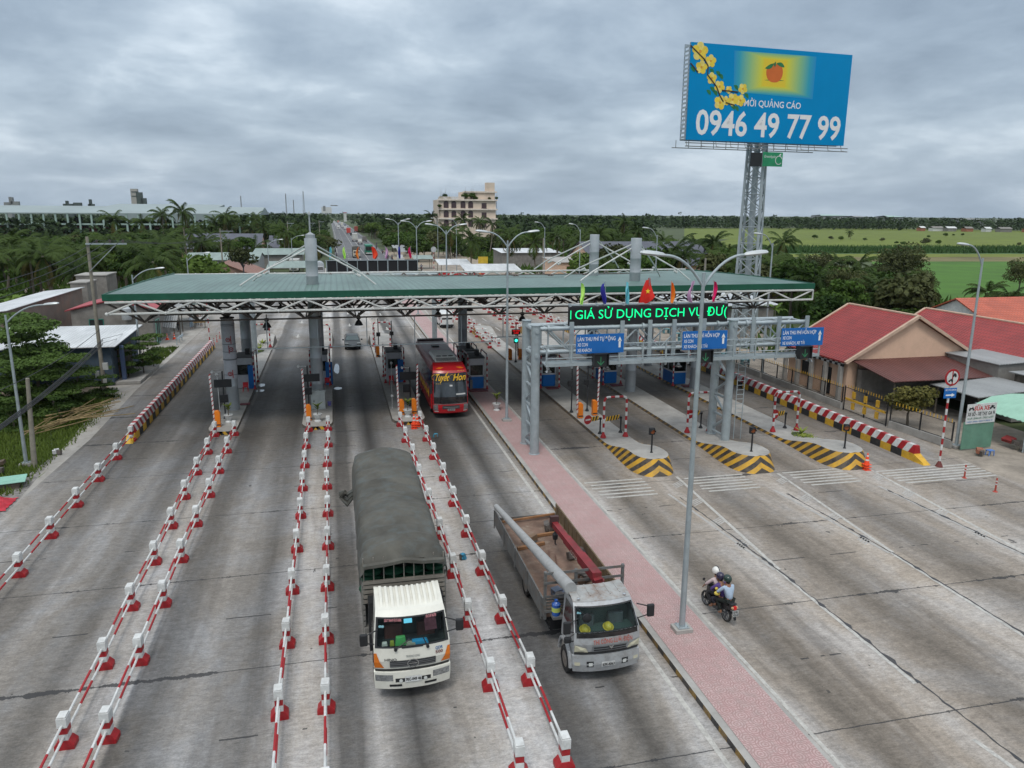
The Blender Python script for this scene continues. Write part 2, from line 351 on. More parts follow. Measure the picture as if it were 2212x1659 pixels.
# paddy fields, split where the photo shows banks and strips of another crop
def field(name, px, col, z, var=.25):
    sheet(name, [G(u, v) for u, v in px], z, M(name+'_crop', col, .9, var=var, scale=.06, dirt=.5, dirtcol=tuple(c*.6 for c in col), stretch=(1, 1, 1)))
Dk = lambda x, y: ((2968+x/2.212)*.55746, (700+y/2.212)*.55746)
def fpx(*pts): return [Dk(*p) for p in pts]
field('rice_field_young', fpx((1100, 1075), (900, 690), (2900, 690), (2900, 1100)), (.052, .135, .008), -.04)
field('rice_field_bank', fpx((300, 690), (300, 655), (1600, 655), (2900, 650), (2900, 692), (1300, 692)), (.15, .13, .05), -.035, .4)
field('rice_field_yellow', fpx((-700, 655), (-700, 627), (2900, 627), (2900, 652)), (.13, .155, .015), -.04)
field('cane_strip', fpx((-700, 627), (-500, 575), (2900, 590), (2900, 627)), (.035, .085, .022), -.035, .4)
field('rice_field_middle', fpx((-700, 576), (-300, 500), (2900, 508), (2900, 590)), (.115, .15, .013), -.04)
field('rice_field_far', fpx((-700, 500), (-700, 408), (1000, 408), (2900, 440), (2900, 508)), (.108, .142, .014), -.04)
# ------------------------------------------------------------------ painted markings
PAINT = M('worn_road_paint', (.44, .43, .40), .7, var=.2, scale=3, dirt=1., dirtcol=(.235, .22, .205))
PAINT2 = M('very_worn_road_paint', (.38, .37, .35), .7, var=.2, scale=2, dirt=1., dirtcol=(.235, .22, .205))
mk = MB(); mk2 = MB(); tar = MB()
def line(mb, a, b, w, z=.006, jag=0):
    a, b = V((*a, z)), V((*b, z)); d = (b-a).normalized(); n = V((-d.y, d.x, 0))*(w/2)
    if not jag: mb.quad(a-n, b-n, b+n, a+n); return
    k = int((b-a).length/.25); pts = []
    for i in range(k+1):
        p = a+(b-a)*(i/k)+n*random.uniform(-.7, .7); j = random.uniform(.3, 1.) if random.random() < .8 else random.uniform(1., 2.2); pts += [p-n*j, p+n*j]
    mb.add(pts, [(2*i, 2*i+2, 2*i+3, 2*i+1) for i in range(k)])
line(mk, (9.75, 10), (9.8, 58), .16); line(mk, (12.75, 8), (12.6, 58), .14); line(mk, (9.6, 84), (9.2, 200), .15); line(mk, (12.9, 84), (13.6, 190), .15)
def rumble(x0, x1, y0, n=6, st=.47, sl=0.):
    for i in range(n): line(mk, (x0+.06*i+(.15 if i % 2 else 0), y0-i*st), (x1-.02*i, y0-i*st+sl), .17)
rumble(12.9, 16.3, 37.4); rumble(18.6, 22.2, 36.9, 6, .42); rumble(24.6, 28.3, 36.6, 6, .42); rumble(30.0, 36.6, 35.7, 6, .40)
for (nx, ny, lx, rx_, ty, ex, ey) in ((17.8, 37.3, 16.75, 18.35, 25.8, 17.4, 17.8), (23.7, 36.6, 22.6, 24.3, 26.2, 23.2, 18.6), (29.6, 36.0, 28.6, 30.0, 24.0, 28.6, 14)):
    tx = (nx+ex)/2-.1
    line(mk, (rx_, ny), (tx+.1, ty), .16); line(mk2, (lx, ny-2.4), (tx-.1, ty), .15); line(mk, (tx, ty), (ex, ey), .15)
    for i in range(4):
        y = ny-.7-i*2.6; f = (ny-y)/(ny-ty)
        xa = rx_+(tx-rx_)*f
        for k in range(4): line(mk2, (xa-.75+.2*i*0, y-.45-k*.16), (xa-.05, y-k*.16), .08)
    line(tar, (tx+.15-.5, ny-3), (tx+.05, ty), .09, .009, 1); line(tar, (tx+.05, ty), (ex+.15, ey), .10, .009, 1); line(tar, (ex+.15, ey), (ex+.5, 6), .09, .009, 1)
line(mk, (17.1, 15.2), (17.4, 12.6), .15); line(mk, (23.0, 15.6), (23.3, 11), .15); line(mk, (36.7, 32), (41, 22), .14)
for x, ys_ in ((-10.7, (96, 104, 112)), (-4.6, (92, 104, 114, 122)), (1.6, (100, 112, 124)), (6.2, (96, 110, 124))):
    for y in ys_: mk.add([(x-.08, y, .006), (x+.08, y, .006), (x+.08, y+1.7, .006), (x-.08, y+1.7, .006)], [(0, 1, 2, 3)]); mk.add([(x, y-.8, .006), (x+.32, y, .006), (x-.32, y, .006)], [(0, 1, 2)])
for x in (20, 26, 32, 16):
    for i in range(5): line(mk, (x, 92+i*9), (x-.05*i, 95+i*9), .13)
for y in range(222, 900, 12): line(mk, (RX(y)-4.6, y), (RX(y)-4.6, y+5), .15); line(mk, (RX(y)+4.8, y), (RX(y)+4.8, y+5), .15)
for y in range(216, 1000, 60):
    for s_ in (-8, -1.1, 1.3, 7.8): line(mk, (RX(y)+s_, y), (RX(y+60)+s_, y+60), .16)
for y in (248, 285, 318): line(mk, (1.4, y), (8.6, y), .5)
struct('road_marking', mk, PAINT); struct('faded_road_marking', mk2, PAINT2); struct('tar_seam', tar, M('tar', (.045, .046, .05), .6, dirt=.3))
# pale puddles of standing water beside the islands
pud = MB()
for (x, y, a, b_) in ((-.2, 72, .28, 2.6), (-.15, 63.5, .35, .5), (-6.5, 66, .35, .7), (-6.45, 63.9, .4, .5)):
    pud.add([(x+a*cos(i*.5)*random.uniform(.8, 1.1), y+b_*sin(i*.5)*random.uniform(.85, 1.1), .005) for i in range(12)], [tuple(range(12))])
struct('water_puddle', pud, M('standing_water', (.30, .33, .36), .08, var=.05, spec=.9))
# ------------------------------------------------------------------ kerbs, median and toll islands
def stripe_uv(key, c1, c2, period, slope, wear=.5, wc=(.10, .085, .07), fade=0):
    mt = bpy.data.materials.new(key); mt.use_nodes = True; t = mt.node_tree; b = t.nodes['Principled BSDF']; b.inputs['Roughness'].default_value = .6
    uv = N(t, 'ShaderNodeUVMap'); s = N(t, 'ShaderNodeSeparateXYZ'); L(t, uv.outputs[0], s.inputs[0])
    f = mth(t, 'FRACT', mth(t, 'ADD', mth(t, 'DIVIDE', mth(t, 'ADD', mth(t, 'MULTIPLY', s.outputs[0], slope), s.outputs[1]), period), 50.))
    geo = N(t, 'ShaderNodeNewGeometry'); nz = N(t, 'ShaderNodeTexNoise', ins={'Scale': 2.2, 'Detail': 8, 'Roughness': .7}); L(t, geo.outputs['Position'], nz.inputs['Vector'])
    r = ramp(t, [(.40, 0.), (.66, wear)]); L(t, nz.outputs[0], r.inputs[0])
    c = mixc(t, mth(t, 'LESS_THAN', f, .5), c1, c2); c = mixc(t, r.outputs[0], c, wc)
    if fade: c = mixc(t, mth(t, 'MULTIPLY', mth(t, 'DIVIDE', mth(t, 'SUBTRACT', s.outputs[0], 6.), 3., True), fade), c, (.085, .07, .058))
    L(t, c, b.inputs['Base Color']); return mt
KERB = stripe_uv('kerb_stripes', (.30, .18, .035), (.03, .03, .03), .95, 1.0, 1., (.075, .065, .06))
NOSE = stripe_uv('nose_stripes', (.62, .34, .022), (.028, .026, .027), .60, .8, .45, (.2, .15, .09))
NOSEA, NOSEB = [stripe_uv('nose_stripes_%s' % k, (.62, .34, .022), (.028, .026, .027), .60, .8, .5, (.2, .15, .09), f_) for k, f_ in (('dirty', .9), ('grimy', .75))]
LKERB = stripe_uv('left_kerb', (.10, .075, .05), (.05, .045, .04), .9, 1.0, .8, (.16, .14, .12))
def tile_mat():
    mt = bpy.data.materials.new('pink_patterned_tile'); mt.use_nodes = True; t = mt.node_tree; b = t.nodes['Principled BSDF']; b.inputs['Roughness'].default_value = .7
    geo = N(t, 'ShaderNodeNewGeometry'); s = N(t, 'ShaderNodeSeparateXYZ'); L(t, geo.outputs['Position'], s.inputs[0])
    def cell(o, p, off=0.): return mth(t, 'SUBTRACT', mth(t, 'MULTIPLY', mth(t, 'FRACT', mth(t, 'ADD', mth(t, 'DIVIDE', o, p), 20+off)), p), p/2)
    def rings(offx, offy):
        x, y = cell(s.outputs[0], .63, offx), cell(s.outputs[1], .63, offy)
        r = mth(t, 'SQRT', mth(t, 'ADD', mth(t, 'MULTIPLY', x, x), mth(t, 'MULTIPLY', y, y)))
        return mth(t, 'MULTIPLY', mth(t, 'GREATER_THAN', mth(t, 'SINE', mth(t, 'MULTIPLY', r, 78.)), .35), mth(t, 'LESS_THAN', r, .27))
    rr = mth(t, 'MAXIMUM', rings(0, 0), rings(.5, .5))
    gx, gy = mth(t, 'ABSOLUTE', cell(s.outputs[0], .1333)), mth(t, 'ABSOLUTE', cell(s.outputs[1], .1333))
    grid = mth(t, 'GREATER_THAN', mth(t, 'MAXIMUM', gx, gy), .055)
    jx, jy = mth(t, 'ABSOLUTE', cell(s.outputs[0], .4)), mth(t, 'ABSOLUTE', cell(s.outputs[1], .4)); jt = mth(t, 'GREATER_THAN', mth(t, 'MAXIMUM', jx, jy), .193)
    k = mth(t, 'MAXIMUM', mth(t, 'MAXIMUM', rr, mth(t, 'MULTIPLY', grid, .55)), jt)
    nz = N(t, 'ShaderNodeTexNoise', ins={'Scale': .9, 'Detail': 7, 'Roughness': .7}); L(t, geo.outputs['Position'], nz.inputs['Vector'])
    base = ramp(t, [(.3, (.42, .27, .26)), (.7, (.49, .365, .35))]); L(t, nz.outputs[0], base.inputs[0])
    c = mixc(t, mth(t, 'MULTIPLY', k, .6), base.outputs[0], (.235, .12, .115))
    n2 = N(t, 'ShaderNodeTexNoise', ins={'Scale': 3.5, 'Detail': 8, 'Roughness': .75}); L(t, geo.outputs['Position'], n2.inputs['Vector'])
    r2 = ramp(t, [(.45, 0.), (.75, .55)]); L(t, n2.outputs[0], r2.inputs[0]); c = mixc(t, r2.outputs[0], c, (.26, .225, .205)); L(t, c, b.inputs['Base Color']); return mt
MY0, MY1 = 4, 205
sheet('median_pavement', [(10.42, MY0), (12.32, MY0), (12.32, MY1), (10.42, MY1)], .215, tile_mat())
kb = MB(); kb.uv = []
def kstrip(x, sgn):
    n = 2*(MY1-MY0); vs = []
    for i in range(n+1):
        y = MY0+i*.5
        for z in (-.02, .2): vs.append((x, y, z)); kb.uv.append((y, z*.0))
    kb.add(vs, [((2*i, 2*i+2, 2*i+3, 2*i+1) if sgn > 0 else (2*i+1, 2*i+3, 2*i+2, 2*i)) for i in range(n)], 1)
kstrip(10.18, -1); kstrip(12.45, 1)
def uvbox(x0, x1):
    vs = [(x0, MY0, .2), (x1, MY0, .2), (x1, MY1, .2), (x0, MY1, .2)]; kb.add(vs, [(0, 1, 2, 3)], 0); kb.uv += [(0, 0)]*4
uvbox(10.18, 12.45)
struct('median_kerb', kb, [CONC, KERB])
def island(label, x0, x1, y0, y1, nose, far, sidemat, group='toll islands'):
    'raised island; nose/far = height the end rises to'
    t = thing('toll_island', label, 'traffic island', ((x0+x1)/2, y0, 0), 0, group)
    w = (x1-x0)/2; ln = y1-y0; st = []
    def zz(d, top):
        if top < .3: return .2
        if d < 1.6: return top
        if d < 6: f = (d-1.6)/4.4; return top+(.2-top)*(f*f*(3-2*f))
        return .2
    dists = [0, .12, .35, .7, 1.1, 1.6, 2.2, 2.9, 3.7, 4.6, 5.4, 6.2] + [6.2+(ln-12.4)*i/12 for i in range(1, 12)] + [ln-q for q in (6.2, 5.4, 4.6, 3.7, 2.9, 2.2, 1.6, 1.1, .7, .35, .12, 0)]
    for d in dists:
        e = min(d, ln-d); ww = w*(1 if e > 1.25 else math.sqrt(max(.0, 1-((1.25-e)/1.25)**2)*.93+.07))
        z = max(zz(d, nose), zz(ln-d, far)); st.append((d, ww, z))
    top = MB(); side = MB(); side.uv = []
    vs = []
    for d, ww, z in st:
        for k in range(5): vs.append((ww*(k-2)/2, d, z+.004-.02*abs(k-2)))
    n = len(st); top.add(vs, [(5*i+k, 5*i+k+1, 5*i+5+k+1, 5*i+5+k) for i in range(n-1) for k in range(4)])
    loop = [(0., 0, st[0][2])]; per = []
    for sg in (1, -1):
        pl = [(0., st[0][0], st[0][2])]+[(sg*ww, d, z) for d, ww, z in st]+[(0., st[-1][0], st[-1][2])]
        o = len(side.v); acc = 0; vv = []; q = None
        half = sum(math.hypot(a[0]-b[0], a[1]-b[1]) for a, b in zip(pl, pl[1:]))
        for p in pl:
            if q: acc += math.hypot(p[0]-q[0], p[1]-q[1])
            q = p; u = min(acc, half-acc)
            for fz in (0, .5, 1):
                q_ = max(0, p[2]-.2)*(1-fz)*(1.25-.25*fz); fr_ = max(0, 1-min(p[1], ln-p[1])/1.6); vv.append((p[0]*(1.05-.05*fz)+math.copysign(.2*q_*min(1, abs(p[0])*2), p[0]), p[1]-(.45*q_*fr_ if p[1] < ln/2 else -.45*q_*fr_), -.01+(p[2]-.025+.01)*fz)); side.uv.append((u, p[2]*fz))
        side.add(vv, [((3*i+k, 3*i+3+k, 3*i+4+k, 3*i+1+k) if sg < 0 else (3*i+1+k, 3*i+4+k, 3*i+3+k, 3*i+k)) for i in range(len(pl)-1) for k in (0, 1)])
    top.build('deck', CONC, t, smooth=True); side.build('kerb', sidemat, t, smooth=True); return t
island('striped bullnose toll island next to the pink median, amber lamp on its nose', 16.4, 18.5, 37.9, 92, .95, .8, NOSEA)
island('striped bullnose toll island with the tall gantry legs standing on it', 22.3, 24.6, 37.2, 92, .95, .8, NOSEB)
island('striped bullnose toll island beside the red cones, with two weedy planting beds', 28.1, 30.4, 36.6, 92, .95, .8, stripe_uv('nose_stripes_worn', (.62, .34, .022), (.028, .026, .027), .60, .8, .45, (.2, .15, .09), .35))
island('low toll island at the far left under the paper wrapped column', -8.75, -6.9, 51.2, 90, .2, .8, LKERB)
island('low toll island with the grey cabinet at the foot of its column', -2.65, -.6, 51.2, 90, .2, .8, LKERB)
island('low toll island left of the red coach with two orange barrier boxes', 3.55, 5.85, 51.2, 88, .2, .8, LKERB)
cf = MB()
for xc, w in ((-7.8, 1.3), (-1.6, 1.5), (4.7, 1.7)):     # short chevron boards on the low noses
    for i in range(6):
        a = -w/2+i*w/6; sl = .16 if i < 3 else -.16
        cf.add([(xc+a, 51.12, .0), (xc+a+w/6, 51.12, .0), (xc+a+w/6+sl, 51.12, .24), (xc+a+sl, 51.12, .24)], [(0, 1, 2, 3)], i % 2)
struct('kerb_chevron', cf, [YEL, BLK])
# ------------------------------------------------------------------ toll canopy
ROOFM = None
def roof_mat(key, col, period=.25, axis=0, rough=.45, dirt=.5, amp=.5):
    if key in MATS: return MATS[key]
    mt = bpy.data.materials.new(key); mt.use_nodes = True; t = mt.node_tree; b = t.nodes['Principled BSDF']; MATS[key] = mt; b.inputs['Roughness'].default_value = rough
    tcn = N(t, 'ShaderNodeTexCoord'); s = N(t, 'ShaderNodeSeparateXYZ'); L(t, tcn.outputs['Object'], s.inputs[0])
    w = mth(t, 'SINE', mth(t, 'MULTIPLY', s.outputs[axis], 2*pi/period))
    nz = N(t, 'ShaderNodeTexNoise', ins={'Scale': .5, 'Detail': 8, 'Roughness': .7}); mp = N(t, 'ShaderNodeMapping', ins={'Scale': (1, .25, 1) if axis == 0 else (.25, 1, 1)}); L(t, tcn.outputs['Object'], mp.inputs[0]); L(t, mp.outputs[0], nz.inputs['Vector'])
    r = ramp(t, [(.3, tuple(c*.66 for c in col)), (.7, tuple(min(1, c*1.2) for c in col))]); L(t, nz.outputs[0], r.inputs[0])
    c = mixc(t, mth(t, 'MULTIPLY', mth(t, 'GREATER_THAN', w, .75), dirt), r.outputs[0], tuple(x*.45 for x in col))  # dark line per rib, corrugation shading painted in; printed stripes on cloth
    L(t, c, b.inputs['Base Color'])
    bp = N(t, 'ShaderNodeBump', ins={'Strength': amp, 'Distance': .04}); L(t, w, bp.inputs['Height']); L(t, bp.outputs[0], b.inputs['Normal']); return mt
GREEN_ROOF = roof_mat('green_sheet_roof', (.115, .185, .165), .42)
cx0, cx1, cy0, cy1 = -13.9, 35.3, 50.6, 72.6
can = thing('toll_canopy', 'wide green sheet metal toll canopy on round columns over all lanes', 'canopy', (0, 0, 0))
rf = MB(); nx, ny = 64, 10
def rz(x, y):
    f = (y-cy0)/(cy1-cy0); e = .35*math.exp(-((x-cx0)/5)**2)
    back = 9.0-.45*math.exp(-((x-17)/17)**2) if x > cx0 else 9
    return 9.42+(back-9.42)*f+.10*sin(f*pi)
vs = [(cx0+(cx1-cx0)*i/nx, cy0+(cy1-cy0)*j/ny, rz(cx0+(cx1-cx0)*i/nx, cy0+(cy1-cy0)*j/ny)) for j in range(ny+1) for i in range(nx+1)]
lo_ = [(x, y, z-.05) for x, y, z in vs]
rf.add(vs, [(j*(nx+1)+i, j*(nx+1)+i+1, (j+1)*(nx+1)+i+1, (j+1)*(nx+1)+i) for j in range(ny) for i in range(nx)])
rf.add(lo_, [(j*(nx+1)+i, (j+1)*(nx+1)+i, (j+1)*(nx+1)+i+1, j*(nx+1)+i+1) for j in range(ny) for i in range(nx)])
rf.build('roof', GREEN_ROOF, can, smooth=True)
fa = MB()
for i in range(nx):
    xa, xb = cx0+(cx1-cx0)*i/nx, cx0+(cx1-cx0)*(i+1)/nx
    s_ = .03*sin(i*1.9)+.03*sin(i*.7)
    fa.add([(xa, cy0-.04, rz(xa, cy0)-.36), (xb, cy0-.04, rz(xb, cy0)-.36), (xb, cy0-.06, rz(xb, cy0)+.06), (xa, cy0-.06, rz(xa, cy0)+.06), (xa, cy0+.05, rz(xa, cy0)-.36), (xb, cy0+.05, rz(xb, cy0)-.36), (xb, cy0+.05, rz(xb, cy0)+.06), (xa, cy0+.05, rz(xa, cy0)+.06)],
           [(0, 1, 2, 3), (5, 4, 7, 6), (3, 2, 6, 7), (0, 4, 5, 1)])
for xx in (cx0, cx1):
    for j in range(ny):
        ya, yb = cy0+(cy1-cy0)*j/ny, cy0+(cy1-cy0)*(j+1)/ny
        fa.bb(xx-.05, xx+.05, ya+.06 if j == 0 else ya, yb, rz(xx, ya)-.34, rz(xx, ya)+.04)
fa.build('fascia', M('green_fascia', (.010, .085, .050), .5, var=.2, scale=1.2), can)
tr = MB(); zt, zb = 8.96, 8.25
def chordz(x, z): return z
for y in (cy0-.02, cy1-.3):
    tr.tube([(cx0+.1, y, zt), (cx1-.1, y, zt)], .075, 6); tr.tube([(cx0+.3, y, zb), (cx1-.1, y, zb)], .075, 6)
    nn = 29; p = (cx1-cx0-.3)/nn
    for i in range(nn):
        a = cx0+.15+p*i; up_ = i % 2 == 0
        tr.tube([(a, y, zb if up_ else zt), (a+p, y, zt if up_ else zb)], .06, 6)
        tr.sphere((a, y, zb if up_ else zt), .12, n=6)
    tr.tube([(cx1-.1, y, zt), (cx1-.1, y, zb)], .06, 6)
tr.build('edge_truss', STEEL, can, smooth=True)
sf = MB(); xs = [cx0+1.8+3.35*i for i in range(15)]; yr = [cy0+.15+3.55*j for j in range(7)]; low = 7.45
for j, y in enumerate(yr):
    if 0 < j < 6: sf.tube([(cx0+.4, y, zt-.05), (cx1-.3, y, zt-.05)], .05, 5)
for x in [cx0+.3+3.35*i for i in range(15)]: sf.tube([(x, cy0+.2, zt-.02), (x, cy1-.4, zt-.3)], .05, 5)
for j in range(6):
    y = (yr[j]+yr[j+1])/2; k = 0 if j in (1, 2, 3, 4) else .0
    sf.tube([(cx0+2, y, low), (cx1-2, y, low)], .06, 5)
    for i, x in enumerate(xs[:-1]):
        for dx in (-1.67, 1.67):
            for dy in (-1.77, 1.77): sf.tube([(x, y, low), (x+dx, y+dy, zt-.04)], .07, 5, caps=False)
        if j < 5: sf.tube([(x, y, low), (x, y+3.55, low)], .045, 5, caps=False)
for i in range(120):                                                   # purlins under the sheet
    x = cx0+.5+i*.41; sf.tube([(x, cy0+.3, rz(x, cy0)-.14), (x, cy1-.2, rz(x, cy1)-.14)], .025, 4, caps=False)
sf.build('space_frame', RUST, can)
cols = [(-7.7, 57.3), (-1.6, 57), (23.4, 57), (29.2, 57), (-7.6, 67), (-1.6, 67.2), (23.4, 67), (29.2, 67), (11.4, 69)]
for i, (x, y) in enumerate(cols):
    m = MB(); top = 6.95
    m.lathe([(.43, .19), (.43, 1.95), (.44, 1.97), (.44, 2.0), (.43, 2.02), (.43, 3.9), (.44, 3.92), (.44, 3.95), (.43, 3.97), (.43, 5.4), (.44, 5.42), (.44, 5.45), (.43, 5.47), (.43, top)], (x, y, 0), 20)
    mast = (x, y) in ((-1.6, 57), (23.4, 57), (23.4, 67))
    if mast: m.lathe([(.43, top+.02), (.43, 9.9), (.44, 9.92), (.44, 9.96), (.43, 9.98), (.43, 11.0), (.44, 11.02), (.44, 11.06), (.43, 11.1), (.43, 12.6), (.42, 12.62)], (x, y, 0), 20)
    co = m.build('column', SILV, can, smooth=True)
    c2 = MB()
    if not mast:
        for a in range(4): c2.tube([(x, y, top+.05), (x+1.5*cos(a*pi/2+pi/4), y+1.5*sin(a*pi/2+pi/4), 8.2)], .09, 6)
    c2.lathe([(.5, top), (.5, top+.08), (.12, top+.1), (.12, top+.5)], (x, y, 0), 14, caps=True); c2.build('column_head', RUST, co)
    if i == 0:
        w = MB(); w.lathe([(.47, 2.55), (.455, 2.8), (.47, 4.2), (.455, 4.3), (.47, 6.6), (.455, 6.85)], (x, y, 0), 20, caps=False)
        wr = w.build('paper_wrap', M('grey_paper_wrap', (.44, .45, .48), .8, var=.12, scale=1.2, dirt=.5, dirtcol=(.3, .3, .32)), co, smooth=True)
        for ph, zz, sg in ((-1.55, 5.45, 1), (-1.2, 4.75, -1), (-1.6, 2.95, 1)):
            d = MB(); cxp, cyp = x+.485*cos(ph), y+.485*sin(ph); ud = V((0, 0, 1)); xd = V((-sin(ph), cos(ph), 0)); o = V((cxp, cyp, zz))
            for k in range(14):
                a0, a1 = 2*pi*k/14, 2*pi*(k+1)/14
                d.add([o+xd*(r*cos(a))+ud*(r*sin(a)) for r, a in ((.11, a0), (.16, a0), (.16, a1), (.11, a1))], [(0, 1, 2, 3)])
            e = o+xd*.17*sg; d.add([e+ud*-.3, e+xd*.05+ud*-.3, e+xd*.05+ud*.3, e+ud*.3], [(0, 1, 2, 3)]); d.add([o-ud*.02-xd*.05, o-ud*.02+xd*.06, o+ud*.05+xd*.06, o+ud*.05-xd*.05], [(0, 1, 2, 3)])
            d.build('red_stencil', RED, co)
        for zz in (6.55, 6.45, 4.55, 5.1, 4.0, 2.85, 3.95):
            MB().lathe([(.482, zz), (.482, zz+.03)], (x, y, 0), 20, caps=False).build('black_line', DARK, co)
    if mast:
        st = MB()
        for ax, ay, az in ((4.5, -.6, 9.3), (4.3, 4.8, 9.2), (-4.9, -1.0, 9.4), (-4.6, 4.2, 9.2)):
            for off in (0, ):
                st.tube([(x+.4*(1 if ax > 0 else -1), y, 12.1-(.3 if ay < 0 else 0)), (x+ax*.78, y+ay*.78, 12.1+(9.4-12.1)*.74), (x+ax, y+ay, az)], .06, 6)
                st.tube([(x+ax*.70, y+ay*.70, 12.1-.3*(ay < 0)+(az-12.1+.3*(ay < 0))*.70), (x+ax*.76, y+ay*.76, 12.1-.3*(ay < 0)+(az-12.1+.3*(ay < 0))*.76)], .10, 6)
        st.build('stay_rod', STEEL, co, smooth=True)
    if i == 1:
        lr = MB(); lr.lathe([(.34, 12.62), (.34, 12.9), (.2, 12.95), (.06, 13.05), (.05, 14.2), (.1, 14.25), (.09, 14.4), (.03, 14.5)], (x, y, 0), 14); lr.build('lightning_rod', SILV, co, smooth=True)
# hanging high-bay lamps and lane light pipes
hb = thing('high_bay_lamp', 'dark bell lamp hanging from the canopy left of the second column', 'lamp', (-4.7, 54, 7.35))
m = MB(); m.lathe([(.03, .25), (.03, 0), (.14, -.02), (.16, -.12), (.14, -.22), (.08, -.25), (.08, -.32)], n=14); m.build('ballast', DARK, hb, smooth=True)
m = MB(); m.lathe([(.1, -.3), (.2, -.42), (.29, -.62), (.30, -.66), (.27, -.63), (.1, -.36)], n=16, caps=False); m.build('shade', M('lamp_shade', (.06, .06, .062), .35, .5), hb, smooth=True)
for x, y, lb in ((1.5, 54, 'dark bell lamp hanging from the canopy above the dark car'), (13.4, 54, 'dark bell lamp hanging from the canopy over the white van lane'), (-4.4, 64, 'dark bell lamp deep under the canopy behind the leftmost bell lamp'), (7.6, 57.5, 'dark bell lamp under the canopy in front of the middle column'), (10.6, 60.5, 'dark bell lamp hanging over the rear window of the white van')):
    clone(hb, (x, y, 7.35), 0, lb)
def lane_pipe(x0, x1, y, label, n=4):
    t = thing('hanging_lamp_rail', label, 'lamp rail', (x0, y, 6)); m = MB(); z = -.55
    m.tube([(0, 0, z), (x1-x0, 0, z)], .035, 6)
    m.build('rail', GALV, t)
    for i in range(n):
        a = (x1-x0)*(i+.3)/n; h = MB(); h.tube([(a, 0, z), (a, 0, 1.45)], .03, 6); h.build('hanger', GALV, t)
    for a in (.05, .52, .95):
        q = MB(); q.bb((x1-x0)*a-.55, (x1-x0)*a+.55, -.04, .04, z-.06, z-.005); q.build('tube_lamp', STEEL, t)
lane_pipe(-5.6, 10.9, 52.6, 'thin grey lamp rail hung low under the canopy over the left lanes', 5)
lane_pipe(11.6, 14.6, 54.5, 'short grey lamp rail hung under the canopy above the median booths', 2)
# ------------------------------------------------------------------ booths and their guard hoops
BOOTHW = M('booth_white', (.46, .47, .49), .5, var=.08, dirt=.2)
def booth(label, x, y, front_blue=True, w=1.25, d=2.3):
    t = thing('toll_booth', label, 'toll booth', (x, y, .2), 0, 'toll booths')
    h = w/2
    m = MB(); m.prism([(-h+.12, 0), (h-.12, 0), (h, .18), (h, d-.18), (h-.12, d), (-h+.12, d), (-h, d-.18), (-h, .18)], .04, 1.02); m.build('base_panel', BLUE if front_blue else BOOTHW, t, bevel=.02)
    m = MB(); m.bb(-h-.01, h+.01, .02, d-.02, 1.025, 1.15)
    for px in (-h+.05, h-.05):
        for py in (.12, d*.5, d-.12): m.bb(px-.05, px+.05, py-.05, py+.05, 1.153, 1.997)
    m.bb(-h, h, .03, d-.03, 2.0, 2.56); m.build('cabin', BOOTHW, t, bevel=.015)
    for nm, a in (('window', (-h+.1, h-.1, .06, .09)), ('window', (-h+.1, h-.1, d-.09, d-.06))):
        q = MB(); q.bb(a[0], a[1], a[2], a[3], 1.155, 1.995); q.build(nm, GLD, t)
    for sx in (-1, 1):
        q = MB(); q.bb(sx*(h-.06)-.012, sx*(h-.06)+.012, .2, d-.2, 1.155, 1.995); q.build('window', GLD, t)
    q = MB(); q.bb(-.3, .25, .7, 1.1, .95, 1.35); q.bb(-.2, .2, 1.3, 1.7, .6, 1.45); q.build('desk', DARK, t)
    q = MB(); q.bb(-h-.06, h+.06, -.06, d+.06, 2.565, 2.66); q.build('roof', M('booth_roof', (.075, .078, .08), .8, var=.3, dirt=.4), t, bevel=.02)
    q = MB(); q.bb(.05, .4, d*.45, d*.45+.45, 2.665, 3.12); q.build('roof_unit', DARK, t, bevel=.02)
    return t
def hoop_mesh(ln=2.7, h=2.95, r=.055):
    m = MB(); pts = [(0, 0, .1), (0, 0, h-.28), (0, .1, h-.08), (0, .32, h), (0, ln-.32, h), (0, ln-.1, h-.08), (0, ln, h-.28), (0, ln, .1)]
    m.stripes(pts, r, .24, (0, 1)); return m
hoop0 = None
def hoop(label, x, y, ln=2.7):
    global hoop0
    if hoop0 is None:
        hoop0 = thing('guard_hoop', label, 'guard rail', (x, y, .2), 0, 'guard hoops beside the toll booths')
        hoop_mesh().build('pipe', [RED, WHITE], hoop0, smooth=True)
        for yy in (0, 2.7):
            q = MB(); q.lathe([(.15, 0), (.13, .04), (.06, .22), (.06, .1)], (0, yy, 0), 10); q.build('foot', RED, hoop0, smooth=True)
        return hoop0
    return clone(hoop0, (x, y, .2), 0, label)
BO = [(-7.6, 64.1, 'the far left island', False), (-1.55, 64.4, 'the grey cabinet island', False), (4.65, 64.3, 'the island left of the coach', False),
      (11.1, 60.2, 'the median beside the coach', True), (10.95, 63.6, 'the median behind another booth', True),
      (17.2, 59.8, 'the first striped island', True), (22.75, 59.9, 'the gantry leg island', True), (28.5, 58.4, 'the rightmost striped island', True)]
for x, y, where, fb in BO:
    booth('white toll booth with dark windows on '+where, x, y, fb)
    if y == 63.6: y += .4
    for sx, sn in ((-.8, 'left'), (.8, 'right')):
        hoop('striped pipe hoop %s of the booth on %s' % (sn, where), x+sx, y-.35)
for x, y in ((-7.6, 64.1), (-1.55, 64.4), (4.65, 64.3)):               # blue door leaf of the left booths
    pass
def panel_blue(x, y, lb):
    t = tag(MB().bb(-.28, .28, -.03, .03, 0, 1.95).build('booth_door', BLUE, bevel=.01), lb, 'door'); t.location = (x, y, .22)
